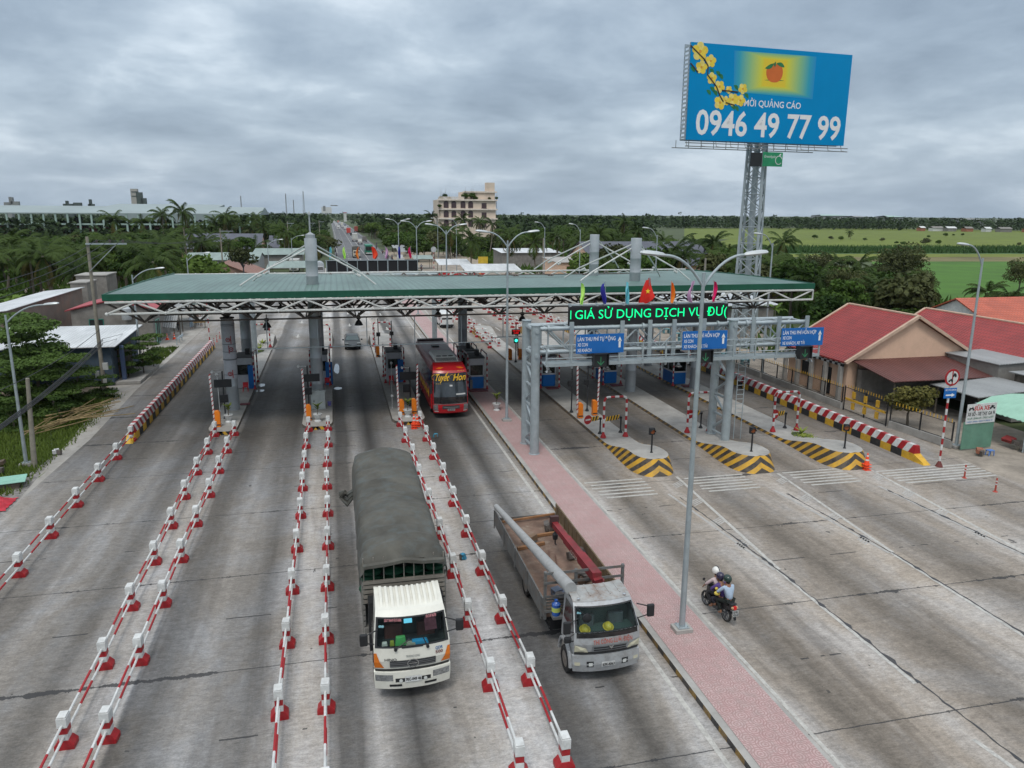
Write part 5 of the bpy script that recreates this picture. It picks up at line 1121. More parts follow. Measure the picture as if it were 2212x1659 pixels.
# fence along the right verge
def fence_run(label, pts, gate_=False):
    t = thing('mesh_fence', label, 'fence', (*pts[0], 0), 0, 'fences along the right verge'); o = V((*pts[0], 0)); m = MB(); a, b_ = V((0, 0, 0)), V((*pts[1], 0))-o; d = (b_-a).normalized(); nn = V((-d.y, d.x, 0))*.1; ln = (b_-a).length
    if not gate_:
        m.add([a-nn, b_-nn, b_+nn, a+nn]+[p+V((0, 0, .5)) for p in (a-nn, b_-nn, b_+nn, a+nn)], [(0, 1, 5, 4), (1, 2, 6, 5), (2, 3, 7, 6), (3, 0, 4, 7), (4, 5, 6, 7)]); m.build('low_wall', CONC, t)
    n = max(2, int(ln/2.2)); z1 = 1.75 if not gate_ else 1.9
    for k in range(n+1):
        p = a+d*(ln*k/n); q = MB(); q.tube([p+V((0, 0, .0 if gate_ else .5)), p+V((0, 0, z1))], .05, 4); q.build('post', DARK, t)
    m = MB()
    for z in ((.1, 1.0, z1-.1) if gate_ else (.55, z1-.1)): m.tube([a+V((0, 0, z)), b_+V((0, 0, z))], .025, 4)
    for k in range(int(ln/.09)): p = a+d*(k*.09); m.tube([p+V((0, 0, .1 if gate_ else .55)), p+V((0, 0, z1-.1))], .006, 3, caps=False)
    m.build('mesh_panel', DARK, t)
    m = MB()
    for k in range(int(ln/.28)): p = a+d*(.15+k*.28); m.tube([p+V((0, 0, z1-.1)), p+V((0, 0, z1+.15))], .022, 4)
    if gate_:
        for f in (.22, .5, .78):
            for z in (.25, 1.1): p = a+d*(ln*f); m.box(p+V((0, 0, z+.28)), (.1, .3, .5))
        m.box(a+d*(ln*.5)+V((0, 0, .95)), (.08, ln*.92, .16))
    m.build('yellow_trim', YEL, t)
fence_run('black mesh fence on a low wall at the near end, behind the repair shop board', [(37.9, 38.6), (37.4, 43.6)]); fence_run('black and yellow double gate in the right hand fence', [(37.35, 43.9), (37.4, 48.6)], True); fence_run('black mesh fence between the yellow gate and the lamp pole', [(37.45, 48.9), (37.4, 60)]); fence_run('far black mesh fence behind the gantry', [(37.4, 60.3), (37.6, 76)])
# left side
l1 = shed('house', 'low blue walled building with white tin roof behind the trees on the left', -31, -18.6, 68.4, 77.2, 3.35, 3.75, WTIN, M('blue_wash_wall', (.055, .085, .12), .85, var=.2, dirt=.4), 'y', .5, 'house')
openings(l1, [('iron_gate', 6.2, -.5, .1, 4.2, 2.6, 'x')], M('brown_frame', (.12, .08, .06), .8)); q = MB(); q.bb(6.6, 6.9, -3.4, -3.1, 0, 3.2); q.build('blue_post', M('blue_post', (.08, .12, .22), .7), l1); q = MB(); q.bb(6.2, 8.2, -4.2, 3.2, 0, .25); q.build('step', CONC, l1)
l2 = gable('house', 'grey rendered house with red edged gable roof left of the canopy', -27.6, -19.6, 88.7, 97, 4.0, 4.95, roof_mat('red_tin', (.40, .06, .07), .3, 1), GREYW, 'y', .5)
openings(l2, [('window', -1.6, -4.15, 1.6, 1.3, 1.4, 'y')], M('green_frame', (.03, .18, .14), .6)); openings(l2, [('door', 4.0, -2.2, .1, 1.6, 2.5, 'x')], M('mint_frame', (.25, .5, .4), .6)); q = MB(); q.lathe([(.45, 0), (.5, .1), (.5, 1.2), (.3, 1.4)], (1.6, -4.8, 3.0), 14); q.build('water_tank', M('tank_grey', (.40, .43, .45), .4), l2, smooth=True)
l3 = shed('house', 'long brown walled warehouse with thin white roof at the left edge', -34.5, -30.5, 80, 103, 4.7, 5.1, WTIN, M('brown_render', (.19, .15, .13), .9, var=.25, dirt=.5, dirtcol=(.27, .12, .07), scale=.35), 'x', .3)
shed('shed', 'grey tin roofed shed behind the trees at the far left edge', -36, -29, 64, 72, 3.6, 4.0, WTIN, GREYW, 'x', .3)
for lb, a in (('square raw concrete stair tower behind the white roof on the left', (*[GY(u, 596, 113).x for u in (163, 229)], 113, 118, GY(200, 596, 113).z)), ('lower raw concrete block in front of the stair tower', (*[GY(u, 612, 106).x for u in (151, 187)], 106, 110, GY(170, 612, 106).z))):
    t = thing('concrete_building', lb, 'building', (0, 0, 0)); m = MB(); m.bb(a[0], a[1], a[2], a[3], 0, a[4]); m.build('wall', GREYW, t); m = MB(); m.bb(a[0]-.1, a[1]+.1, a[2]-.1, a[3]+.1, a[4]+.002, a[4]+.15); m.build('roof', CONC, t)
t = thing('tin_awning', 'tilted tin sheet propped up as an awning at the roadside stalls', 'awning', (-19.7, 95.2, 0)); m = MB(); m.add([(-1.5, -1.6, 1.5), (1.5, -2.2, 1.2), (1.6, .4, 2.9), (-1.5, .6, 2.9)]+[(-1.5, -1.6, 1.55), (1.5, -2.2, 1.25), (1.6, .4, 2.95), (-1.5, .6, 2.95)], [(3, 2, 1, 0), (4, 5, 6, 7), (0, 1, 5, 4), (1, 2, 6, 5), (2, 3, 7, 6), (3, 0, 4, 7)]); m.build('sheet', GTIN, t); 
for x, y in ((-1.4, .5), (1.5, .3), (1.3, -2)): q = MB(); q.tube([(x, y, 0), (x, y, 2.9 if y > 0 else 1.3)], .06, 6); q.build('post', TRUNK, t)
shed('market_stall', 'grey roofed roadside stall with wooden posts where people stand', -24, -18.3, 98.5, 104, 2.6, 3.2, GTIN, DARK, 'y', .3, 'stall', open_=True); shed('market_stall', 'second roadside stall with green sheet roof beyond the standing people', -23, -17.8, 104.8, 110, 2.6, 3.1, CTIN, DARK, 'y', .3, 'stall', open_=True)
for lb, x, y in (('small wooden food cart with white box at the roadside stalls', -16.9, 101.3),):
    t = thing('food_cart', lb, 'cart', (x, y, 0)); m = MB(); m.bb(-.7, .7, -.4, .4, .75, .85); m.build('table', M('cart_wood', (.28, .17, .05), .7), t); m = MB(); m.bb(-.1, .6, -.3, .3, .852, 1.3); m.build('box', WHITE, t)
    for a in (-.6, .6):
        for b_ in (-.3, .3): q = MB(); q.tube([(a, b_, 0), (a, b_, .75)], .03, 4); q.build('leg', TRUNK, t)
t = thing('guard_rail', 'short steel crash barrier end on the left verge', 'guard rail', (-17.3, 88.5, 0)); m = MB(); m.prism([(0, .5), (.06, .55), (0, .62), (.06, .7), (0, .78), (.03, .78), (.09, .7), (.03, .62), (.09, .55), (.03, .5)], 0, 3.4, 'y'); m.build('beam', GALV, t)
for y in (.2, 1.7, 3.2): q = MB(); q.bb(-.12, -.005, y, y+.1, 0, .75); q.build('post', GALV, t)
ws = gable('workshop', 'grey workshop with pale green roof in front of the palms', -33, -17, 185, 200, 3.5, 4.7, CTIN, M('pale_grey_wall', (.33, .33, .33), .9, var=.2, dirt=.4), 'x', .5, 'building'); gable('house', 'low brick house with old tile roof just behind the left end of the canopy', -26, -14.2, 150, 168, 2.4, 4.9, BTILE, BRICKW, 'y', .6)
gable('house', 'large house with slate blue roof among the palms on the left', -45.5, -22.5, 252, 274, 3.2, 7.2, SLATE, PEACH, 'x', .8); gable('house', 'second slate blue roof beside the first among the left palms', -20.5, -15, 262, 276, 3.0, 6.4, SLATE, BRICKW, 'x', .6)
shed('shed', 'long shed with pale green sheet roof left of the canopy mast', -20, -8, 205, 216, 3.6, 4.6, CTIN, GREYW, 'y', .5); shed('shed', 'tin roofed stall row behind the left part of the canopy', -13.5, -6.5, 168, 176, 2.8, 3.6, CTIN, DARK, 'y', .5, open_=True); shed('market_stall', 'stall under a blue tarpaulin left of the canopy mast', -17.5, -13.2, 136, 141, 2.7, 3.2, M('blue_tarp', (.08, .22, .50), .6), DARK, 'y', .4, 'stall', open_=True)
shed('market_stall', 'drinks stall under green and white parasol cloth near the left lamp', -27, -22.5, 128, 133, 2.4, 2.9, roof_mat('green_white_cloth', (.25, .45, .33), .8, 0, .8, .9), DARK, 'y', .4, 'stall', open_=True)
# right side beyond the canopy
gable('house', 'long house with slate blue roof right of the canopy masts', 52, 79, 148, 168, 4.2, 8.4, SLATE, PEACH, 'x', .8); hb2 = shed('house', 'unfinished peach two storey house left of the slate roof', 41, 49, 138, 148, 5.4, 5.8, CONC, PEACH, 'y', .3, 'house'); openings(hb2, [('window', -1.5, -5.05, 3.3, 1.4, 1.4, 'y'), ('window', 1.6, -5.05, 3.3, 1.4, 1.4, 'y'), ('door', 0, -5.05, .1, 1.8, 2.3, 'y')])
for lb, a in (('white roofed market hall right of the median lamps', (26, 37, 150, 158, 2.8, 3.8, WTIN)), ('low white sheet roof behind the market hall', (24, 31, 176, 183, 2.6, 3.4, WTIN)), ('small pale green stall roof at the roadside market', (20.5, 25, 199, 204, 2.6, 3.2, CTIN)), ('white house roof among palms beyond the market', (44, 60, 200, 212, 4.0, 4.6, WTIN)), ('tarpaulin stall at the edge of the road beyond the market', (19.5, 25, 236, 242, 2.6, 3.4, GTIN)), ('small grey stall beside the road in front of the trees', (20, 24, 262, 268, 2.6, 3.2, GTIN)), ('green sheet roof seen behind the right part of the canopy', (46, 60, 104, 114, 3.4, 3.9, GREEN_ROOF)), ('white tin roof at the foot of the billboard tower', (43, 56, 88, 97, 3.0, 3.6, WTIN))):
    shed('market_stall' if a[4] < 3 else 'shed', lb, *a[:6], a[6], DARK if a[4] < 3 else GREYW, 'y', .4, 'stall' if a[4] < 3 else 'shed', open_=a[4] < 3)
t = tag(MB().bb(-1.1, 1.1, -.03, .03, 2.2, 3.7).bb(-1.0, -.9, -.02, .02, 0, 2.2).bb(.9, 1.0, -.02, .02, 0, 2.2).build('stall_sign', M('sign_yellow', (.6, .42, .04), .6)), 'small yellow shop sign on posts at the roadside market', 'sign'); t.location = (32.5, 168, 1.2)
RC = M('red_plastic', (.42, .015, .02), .45)
for i in range(16):
    x, y = 22+(i % 6)*2.1+random.random(), 163+(i//6)*5+random.random(); t = tag(MB().bb(-.5, .5, -.4, .4, .62, .7).bb(-.5, .5, .3, .4, .7, 1.2).bb(-.45, -.35, -.3, .3, 0, .62).bb(.35, .45, -.3, .3, 0, .62).build('market_table', RC), 'red table set at the roadside market right of the road', 'table', 'red tables at the roadside market'); t.location = (x, y, 0)
for i in range(8):
    x, y = 38.6+random.random()*3, 66+i*3.4; t = tag(MB().bb(-.4, .4, -.3, .3, .5, .56).bb(-.35, -.3, -.3, .3, 0, .5).bb(.3, .35, -.3, .3, 0, .5).build('yard_table', M('teal_plastic', (.08, .22, .25), .5)), 'small table in the fenced yard right of the gantry', 'table', 'tables in the fenced yard'); t.location = (x, y, 0)
# hotel far off
hy = 325; a = K('B', 1550, 330, hy); b_ = K('B', 2045, 330, hy); HX0, HX1 = a.x, b_.x; hw = HX1-HX0
HOT = M('hotel_cream', (.64, .53, .43), .8, var=.1, dirt=.2, dirtcol=(.3, .24, .19), scale=.15); HTRIM = M('hotel_trim', (.68, .60, .52), .8)
ht = thing('hotel', 'pale pink multi storey hotel with roof garden above the palms', 'hotel', (HX0, hy, 0))
zs = [K('B', 1800, y, hy).z for y in (325, 245, 165)]; ztop = zs[2]
m = MB(); m.bb(0, hw*.985, 0, 18, 0, ztop); m.build('wall', HOT, ht)
m = MB(); m.bb(hw*.44, hw*.985, 2, 16, ztop+.01, K('B', 1900, 95, hy).z); m.build('penthouse', HOT, ht); m = MB(); m.bb(hw*.84, hw*.985, 2.5, 6, K('B', 1900, 95, hy).z+.01, K('B', 2000, 15, hy).z); m.build('stair_tower', HOT, ht)
for z in (zs[0], zs[1], zs[2], K('B', 1900, 95, hy).z): q = MB(); q.bb(-.6 if z <= ztop+.1 else hw*.43, hw+.3, -.7 if z <= ztop+.1 else 1.4, -.05 if z <= ztop+.1 else 1.95, z-.35, z+.25); q.build('cornice', HTRIM, ht)
fl = (zs[1]-zs[0])
for j, zb_ in enumerate((zs[1]+.5, zs[0]+.5, zs[0]-fl+.5)):
    for px in (1612, 1678, 1757, 1822, 1937):
        x = K('B', px, 250, hy).x-HX0; q = MB(); q.bb(x-1.05, x+1.05, -.12, -.02, zb_, zb_+fl*.55); f = q.build('window', M('hotel_window', (.07, .045, .05), .3), ht)
        q = MB()
        if px < 1900:
            for k in range(6): a0, a1 = pi*k/6, pi*(k+1)/6; q.add([(x+1.05*cos(a0), -.11, zb_+fl*.55+.75*sin(a0)), (x+1.05*cos(a1), -.11, zb_+fl*.55+.75*sin(a1)), (x, -.11, zb_+fl*.55)], [(0, 1, 2)])
        else: q.bb(x-1.2, x+1.2, -.14, -.1, zb_-.2, zb_-.05)
        q.build('window_head', M('hotel_window'), f)
m = MB()
for k in range(26): m.bb(k*hw*.44/26, k*hw*.44/26+.25, -.4, -.2, ztop+.26, ztop+1.1)
m.bb(0, hw*.44, -.4, -.2, ztop+1.1, ztop+1.25); m.build('balustrade', HTRIM, ht)
# long warehouse and works on the left skyline
wy = 420; a, b_ = K('A', -500, 215, wy), K('A', 2230, 262, wy); eave, rid = K('A', 500, 275, wy).z, K('A', 500, 212, wy).z
WR = M('warehouse_roof', (.25, .30, .30), .5, var=.1, scale=.05)
t = thing('warehouse', 'very long open warehouse with pale grey roof on the left skyline', 'warehouse', (a.x, wy, 0)); wl = b_.x-a.x
m = MB(); m.add([(0, 0, eave), (wl, 0, eave), (wl, 30, rid), (0, 30, rid)]+[(0, 0, eave-.5), (wl, 0, eave-.5), (wl, 60, eave-.5), (0, 60, eave-.5)], [(0, 1, 2, 3), (4, 5, 1, 0), (3, 2, 6, 7), (5, 6, 2, 1), (7, 4, 0, 3)]); m.build('roof', WR, t)
for k in range(28): q = MB(); x = k*wl/27; q.bb(x-.4, x+.4, .2, .9, 0, eave-.55); q.build('column', M('pale_green_paint', (.30, .40, .36), .6), t)
m = MB(); m.bb(0, wl, 1.2, 1.6, 7.2, 8.0); m.bb(0, wl, 20, 21, 2, 6.2, 1); m.build('mid_beam', [M('pale_green_paint'), M('brick_stack', (.25, .09, .06), .9)], t)
a2 = K('A', 900, 205, 520); t2 = thing('warehouse', 'second warehouse roof behind the long one, with green ridge', 'warehouse', (a2.x, 520, 0)); z1 = K('A', 1600, 225, 520).z; z2 = K('A', 1600, 200, 520).z; wl2 = K('A', 1870, 205, 520).x-a2.x
m = MB(); m.add([(0, 0, z1), (wl2, 0, z1), (wl2, 30, z2), (0, 30, z2), (0, 0, 0), (wl2, 0, 0), (wl2, 30, 0), (0, 30, 0)], [(0, 1, 2, 3), (4, 5, 1, 0), (5, 6, 2, 1), (3, 2, 6, 7), (7, 4, 0, 3)]); m.build('hall', WR, t2)
def tower(name, label, c, x0, x1, ytop, ybot, Y, mat, cat, steps=None):
    p, q_ = K(c, x0, ybot, Y), K(c, x1, ytop, Y); t = thing(name, label, cat, (p.x, Y, 0)); w = q_.x-p.x; m = MB(); m.bb(0, w, 0, w, 0, q_.z); m.build('shaft', mat, t)
    for nm, mt_, (sx0, sx1, st, sb) in (steps or []):
        a, b_ = K(c, sx0, sb, Y), K(c, sx1, st, Y); m = MB(); m.bb(a.x-p.x, b_.x-p.x, -.3, w*.6, max(0, a.z), b_.z); m.build(nm, mt_, t)
    return t
FGR = M('far_grey', (.22, .23, .23), .9, var=.2, scale=.1); FDK = M('far_dark', (.07, .09, .085), .9)
tower('factory_tower', 'pale slim factory tower with dark climbing structure on the left skyline', 'A', 1130, 1172, 70, 220, 800, M('far_pale', (.36, .35, .32), .9), 'tower', [('dark_frame', FDK, (1176, 1215, 100, 215)), ('lower_frame', FDK, (1217, 1250, 150, 215)), ('platform', FDK, (1126, 1178, 92, 100)), ('platform', FDK, (1126, 1178, 130, 136))])
tower('silo_works', 'twin silo works with bent pipes at the left end of the skyline', 'A', 35, 90, 185, 220, 850, FGR, 'silos', [('pipe_stack', FGR, (80, 88, 140, 200)), ('second_silo', FGR, (98, 158, 178, 220)), ('pipe_stack', FGR, (96, 103, 142, 200))])
tower('factory', 'low dark factory roofs between silos and tower on the skyline', 'A', 540, 620, 198, 220, 800, FDK, 'factory', [('stack', FDK, (562, 574, 172, 200)), ('hall', FDK, (630, 690, 188, 220)), ('stack', FDK, (766, 774, 160, 222)), ('hall', FDK, (755, 800, 200, 222))])
for lb, c, x, y0, y1, Y, w in (('tallest lattice radio mast above the left palms', 'B', 385, 90, 270, 700, 2.2), ('thin radio mast left of the lattice mast', 'B', 235, 110, 265, 700, 1.0), ('short thin mast next to the lattice mast', 'B', 302, 165, 260, 700, .7), ('thin mast above the left end of the warehouse roofs', 'A', 2062, 130, 235, 700, .9)):
    p = K(c, x, y0, Y); t = tag(MB().tube([(-w/2, 0, 0), (-.2, 0, p.z)], .22, 4).tube([(w/2, 0, 0), (.2, 0, p.z)], .22, 4).tube([v for k in range(16) for v in ((-w/2*(1-k/18), 0, p.z*k/16), (w/2*(1-k/18), 0, p.z*(k+.5)/16))], .14, 3).build('radio_mast', FGR), lb, 'mast'); t.location = (p.x, Y, 0)
p, q_ = K('B', 545, 278, 800), K('B', 630, 228, 800); t = thing('far_billboard', 'small white billboard far down the road on the left', 'billboard', (p.x, 800, 0)); m = MB(); m.bb(0, q_.x-p.x, 0, .5, p.z, q_.z); m.build('face', WHITE, t); m = MB(); m.bb(3, 5, .1, .6, 0, p.z); m.build('support', FGR, t); m = MB(); m.bb(1.5, 4, -.1, -.02, p.z+2, p.z+7); m.bb(9, 16, -.1, -.02, p.z+7, p.z+8); m.build('picture', FGR, t)
p, q_ = K('B', 735, 300, 1190), K('B', 758, 278, 1190); t = thing('house', 'small white house front far down the road', 'house', (p.x, 1190, 0)); m = MB(); m.bb(0, q_.x-p.x, 0, 8, 0, q_.z); m.build('wall', WHITE, t); m = MB(); m.bb(-.5, q_.x-p.x+.5, -.5, 8.5, q_.z+.01, q_.z+1); m.build('roof', RED, t)
for i, (lb, x0, x1, yt, yb) in enumerate((('pale green warehouse roof above the far treeline', 470, 700, 292, 312), ('grey warehouse right of the pale green roof on the far treeline', 760, 880, 302, 322), ('white warehouse in the middle of the far treeline', 1045, 1195, 300, 328), ('long low white warehouse towards the right of the far treeline', 1660, 1890, 322, 345))):
    Y = 1250-i*120; p, q_ = K('D', x0, yb, Y), K('D', x1, yt, Y); t = thing('warehouse', lb, 'warehouse', (p.x, Y, 0)); w = q_.x-p.x; m = MB(); m.bb(0, w, 0, 30, 0, max(4, q_.z-2)); m.build('wall', FGR, t); z = max(4, q_.z-2); m = MB(); m.add([(-1, -1, z+.01), (w+1, -1, z+.01), (w*.6, 15, q_.z), (w*.15, 15, q_.z)], [(0, 1, 2, 3)]); m.add([(-1, 31, z+.01), (w+1, 31, z+.01)]+[(w*.6, 15, q_.z), (w*.15, 15, q_.z)], [(1, 0, 3, 2)]); m.build('roof', [M('far_mint', (.30, .42, .38), .7), FGR][i % 2], t)
for i, px in enumerate((1330, 1380, 1450, 1550, 1660, 1720, 1880)):
    Y = 640; p = K('D', px, 412, Y); w = 5+(i*7) % 9; c = (M('far_rust', (.30, .12, .07), .9), WHITE, GREYW)[i % 3]; t = thing('farmhouse', '%s small farmhouse from the left at the edge of the far rice fields' % ORD[i], 'house', (p.x, Y-i*8, 0), 0, 'small houses along the far fields'); m = MB(); m.bb(0, w, 0, 6, 0, 3); m.build('wall', c, t); m = MB(); m.add([(-.5, -.5, 3.02), (w+.5, -.5, 3.02), (w+.5, 3, 4.6), (-.5, 3, 4.6), (-.5, 6.5, 3.02), (w+.5, 6.5, 3.02)], [(0, 1, 2, 3), (3, 2, 5, 4)]); m.build('roof', [WHITE, GREYW][i % 2], t)
# ------------------------------------------------------------------ vehicles (local: nose at y=0 facing -y)
class Hull:
    def __init__(s, prof, bulge=.15): s.p = prof; s.b = bulge
    def at(s, i, a):
        k = max(0, min(len(s.p)-2, int(i))); f = i-k; p, q = s.p[k], s.p[k+1]
        y, z, w = (p[j]+(q[j]-p[j])*f for j in range(3)); return V((a*w, y+s.b*abs(a)**2.4, z))
    def off(s, i, a, o):
        p = s.at(i, a)
        if not o: return p
        di = s.at(min(len(s.p)-1, i+.02), a)-s.at(max(0, i-.02), a); da = s.at(i, min(1, a+.02))-s.at(i, max(-1, a-.02)); n = da.cross(di)
        return p+n.normalized()*o
    def patch(s, mb, i0, i1, a0, a1, o=0., ni=4, na=8, m=0, skew=0.):
        vs = [s.off(i0+(i1-i0)*r/ni, a0+(a1-a0)*c/na+skew*(r/ni-.5), o) for r in range(ni+1) for c in range(na+1)]; w = na+1
        mb.add(vs, [(r*w+c, r*w+c+1, (r+1)*w+c+1, (r+1)*w+c) for r in range(ni) for c in range(na)], m); return mb
    def shell(s, mb, back_y, back_z, hole=None, m=0):
        n = len(s.p)
        for k in range(n-1):
            if hole and hole[0] <= k < hole[1]:
                s.patch(mb, k, k+1, -1, -hole[2], 0, 2, 2, m); s.patch(mb, k, k+1, hole[2], 1, 0, 2, 2, m)
            else: s.patch(mb, k, k+1, -1, 1, 0, 1, 14, m)
        for a in (-1, 1):
            vs = [s.at(i, a) for i in range(n)]+[V((a*s.p[-1][2], back_y, s.p[-1][1])), V((a*s.p[0][2], back_y, back_z))]
            mb.add(vs, [tuple(range(len(vs))) if a > 0 else tuple(range(len(vs)))[::-1]], m)
        w = s.p[-1][2]; w0 = s.p[0][2]; mb.add([(-w0, back_y, back_z), (w0, back_y, back_z), (w, back_y, s.p[-1][1]), (-w, back_y, s.p[-1][1])], [(1, 0, 3, 2)], m); return mb
def wheel(parent, x, y, r, w=.26, rimc=None):
    m = MB(); m.lathe([(r*.62, -w/2), (r*.93, -w/2), (r, -w*.36), (r, w*.36), (r*.93, w/2), (r*.62, w/2), (r*.60, 0)], n=22, axis='x', caps=False); o = m.build('wheel', RUBR, parent, smooth=True, loc=(x, y, r))
    m = MB(); sg = -1 if x < 0 else 1; m.lathe([(r*.62, -w*.45), (r*.62, w*.45)], n=16, axis='x'); m.lathe([(r*.55, sg*w*.46), (r*.5, sg*w*.2), (r*.25, sg*w*.25), (r*.22, sg*w*.5)], n=12, axis='x'); m.build('rim', rimc or GALV, o, smooth=True); return o
def vtext(parent, name, txt, hull, i, a0, a1, h, mat, off=.012, bold=.02, shear=0.):
    p, q = hull.off(i, a0, off), hull.off(i, a1, off); up = (hull.at(i+.1, (a0+a1)/2)-hull.at(i, (a0+a1)/2)).normalized(); mid = hull.off(i, (a0+a1)/2, off); sag = min(0, mid.y-(p.y+q.y)/2)
    m = MB(); m.text(txt, p+V((0, sag-.004, 0)), q-p, up, h, 0, (q-p).length, shear=shear, bold=bold); return m.build(name, mat, parent)
CABW = M('cream_white_paint', (.66, .65, .58), .3, var=.06, dirt=.18, dirtcol=(.42, .38, .32), scale=2, spec=.6)
TARP = M('grey_tarpaulin', (.078, .075, .064), .85, var=.35, scale=.9, dirt=.6, dirtcol=(.10, .125, .13), bump=.3)
STRL = M('sticker', (.28, .55, .62), .5); BLKG = M('gloss_black', (.012, .012, .013), .12, spec=.7, var=0)
# --- covered truck
T1 = thing('covered_truck', 'white cab truck with dark grey tarpaulin cover, plate 70C-049 46', 'truck', (1.78, 20.35, 0))
H1 = Hull([(.14, .92, 1.10), (.05, 1.14, 1.13), (.0, 1.42, 1.145), (.05, 1.84, 1.14), (.44, 2.62, 1.06), (.62, 2.76, 1.03), (.95, 2.86, 1.02), (1.72, 2.94, 1.02), (1.85, 2.90, 1.02)], .17)
m = H1.shell(MB(), 1.85, .95, (3, 4, .93)); m.build('cab', CABW, T1, smooth=.5)
m = MB(); H1.patch(m, 3.03, 3.97, -.925, .925, -.01, 6, 10); m.build('windscreen', glass('windscreen_glass', (.74, .84, .82), .18), T1, smooth=True)
m = MB()
for a0, a1, i0, i1 in ((-.96, .96, 2.97, 3.04), (-.96, .96, 3.95, 4.02), (-.97, -.915, 3.0, 4.0), (.915, .97, 3.0, 4.0)): H1.patch(m, i0, i1, a0, a1, .006, 4, 10)
m.build('windscreen_seal', DARK, T1, smooth=True)
for k in range(11):
    a = -.82+k*.164; q = MB(); q.tube([H1.off(5.25, a, -.06), H1.off(5.7, a, .01), H1.off(6, a, .035), H1.off(6.5, a, .035), H1.off(6.97, a, .03)], .055, 4); q.build('roof_rib', CABW, T1, smooth=True)
m = MB(); m.bb(-1.0, 1.0, 1.05, 1.75, .96, 2.55); m.bb(-1.04, 1.04, .5, 1.0, .96, 1.70); m.build('cab_interior', M('dark_interior', (.03, .036, .038), .8), T1)
for x in (-.5, .5): m = MB(); m.bb(x-.28, x+.28, .85, 1.04, 1.4, 2.15); m.build('seat', M('seat_fabric', (.10, .035, .03), .9, var=.3), T1, bevel=.05)
for lb, x, y, d, c in (('cream and green box on the dashboard of the covered truck', -.32, .38, (.34, .16, .28), (.10, .42, .13)), ('blue bag on the dashboard of the covered truck', .25, .36, (.55, .2, .12), (.03, .30, .58)), ('grey papers on the dashboard of the covered truck', -.02, .34, (.3, .2, .09), (.36, .36, .30)), ('white slip on the dashboard corner of the covered truck', -.8, .42, (.18, .12, .12), (.6, .6, .58)), ('yellow fruit on the dashboard of the covered truck', -.58, .38, (.14, .12, .16), (.30, .33, .05)), ('dark cap on the dashboard of the covered truck', .05, .48, (.35, .25, .1), (.02, .03, .045))):
    q = MB(); q.box((0, 0, d[2]/2), d, taper=.8); o = tag(q.build('dashboard_item', M('dash_'+lb.split()[0], c, .6), bevel=.02), lb, 'box'); o.location = (1.78+x, 20.35+y+.06, 1.705)
m = MB(); H1.patch(m, 3.78, 3.93, -.2, .03, .006, 2, 2); m.build('blue_sticker', M('sticker_blue', (.12, .55, .72), .5), T1)
m = MB()
for a in (-.85, -.78): p = H1.off(3.70, a, .012); m.lathe([(.045, -.003), (.045, .003)], p, 12, 0, 'y')
m.build('round_sticker', STRL, T1)
vtext(T1, 'screen_slogan', 'CÔNG TY TNHH MTV VẬN TẢI HOÀNG', H1, 3.86, -.74, -.27, .075, M('sticker_pink', (.55, .22, .24), .6)); vtext(T1, 'screen_slogan', 'VẬN TẢI MỸ NGUYỄN', H1, 3.88, .42, .72, .075, M('sticker_pink'))
m = MB(); H1.patch(m, 3.45, 3.9, .38, .72, -.06, 3, 3); m.build('curtain', M('maroon_cloth', (.10, .03, .045), .9, var=.4, scale=9), T1)
for x0, x1 in ((-.5, .05), (.45, .95)):
    m = MB(); a = H1.off(2.9, x0/1.14, .03); b_ = H1.off(3.25, x1/1.14-.1 if x0 < 0 else x0/1.14-.1, .03); m.tube([a, b_], .018, 5); m.lathe([(.05, -.04), (.05, .03)], a, 8, axis='y'); m.build('wiper', DARK, T1)
m = MB(); H1.patch(m, .55, 1.02, -.99, .99, .008, 1, 10); m.build('shadow_gap', DARK, T1); m = MB(); H1.patch(m, 2.93, 3.0, -.28, .28, .02, 1, 4); m.build('cowl_bar', DARK, T1)
m = MB(); H1.patch(m, 1.25, 2.05, -.60, .60, .02, 4, 8, skew=0); m.build('grille', M('grille_grey', (.05, .052, .055), .5), T1, smooth=True)
for z in (1.45, 1.7, 1.92): q = MB(); H1.patch(q, z-.05, z+.03, -.6+.05*(2-z)*0, .6, .04, 1, 8); q.build('grille_bar', M('grille_bar', (.22, .225, .23), .4, .3), T1)
m = MB(); o = H1.off(1.75, 0, .06); N_ = 24
for k in range(N_):
    a0, a1 = 2*pi*k/N_, 2*pi*(k+1)/N_; m.add([o+V((r*1.25*cos(a), 0, r*sin(a))) for r, a in ((.115, a0), (.145, a0), (.145, a1), (.115, a1))], [(0, 1, 2, 3)])
m.add([o+V(p) for p in ((-.12, 0, -.02), (.12, 0, -.02), (.12, 0, .02), (-.12, 0, .02))], [(0, 1, 2, 3)]); m.build('emblem', CHROME, T1)
vtext(T1, 'maker_name', 'HINO', H1, 2.05, -.73, -.42, .075, M('badge_dark', (.06, .06, .065), .4)); vtext(T1, 'dealer_name', 'TRUONG LONG', H1, 2.25, -.18, .18, .06, M('badge_grey', (.26, .27, .26), .4)); vtext(T1, 'model_badge', 'QDR', H1, 2.52, .60, .80, .085, M('badge_blue', (.02, .12, .32), .4)); vtext(T1, 'model_badge', '500', H1, 2.22, .60, .80, .085, M('badge_red', (.16, .03, .03), .4))
for s_ in (-1, 1):
    m = MB(); vs = [H1.off(i, s_*a, .016) for i, a in ((2.6, .995), (2.6, .93), (1.9, .85), (1.2, .75), (1.2, .995), (1.9, .995))]; m.add(vs, [(0, 1, 2, 5), (5, 2, 3, 4)] if s_ < 0 else [(5, 2, 1, 0), (4, 3, 2, 5)]); m.build('turn_signal', AMBER, T1)
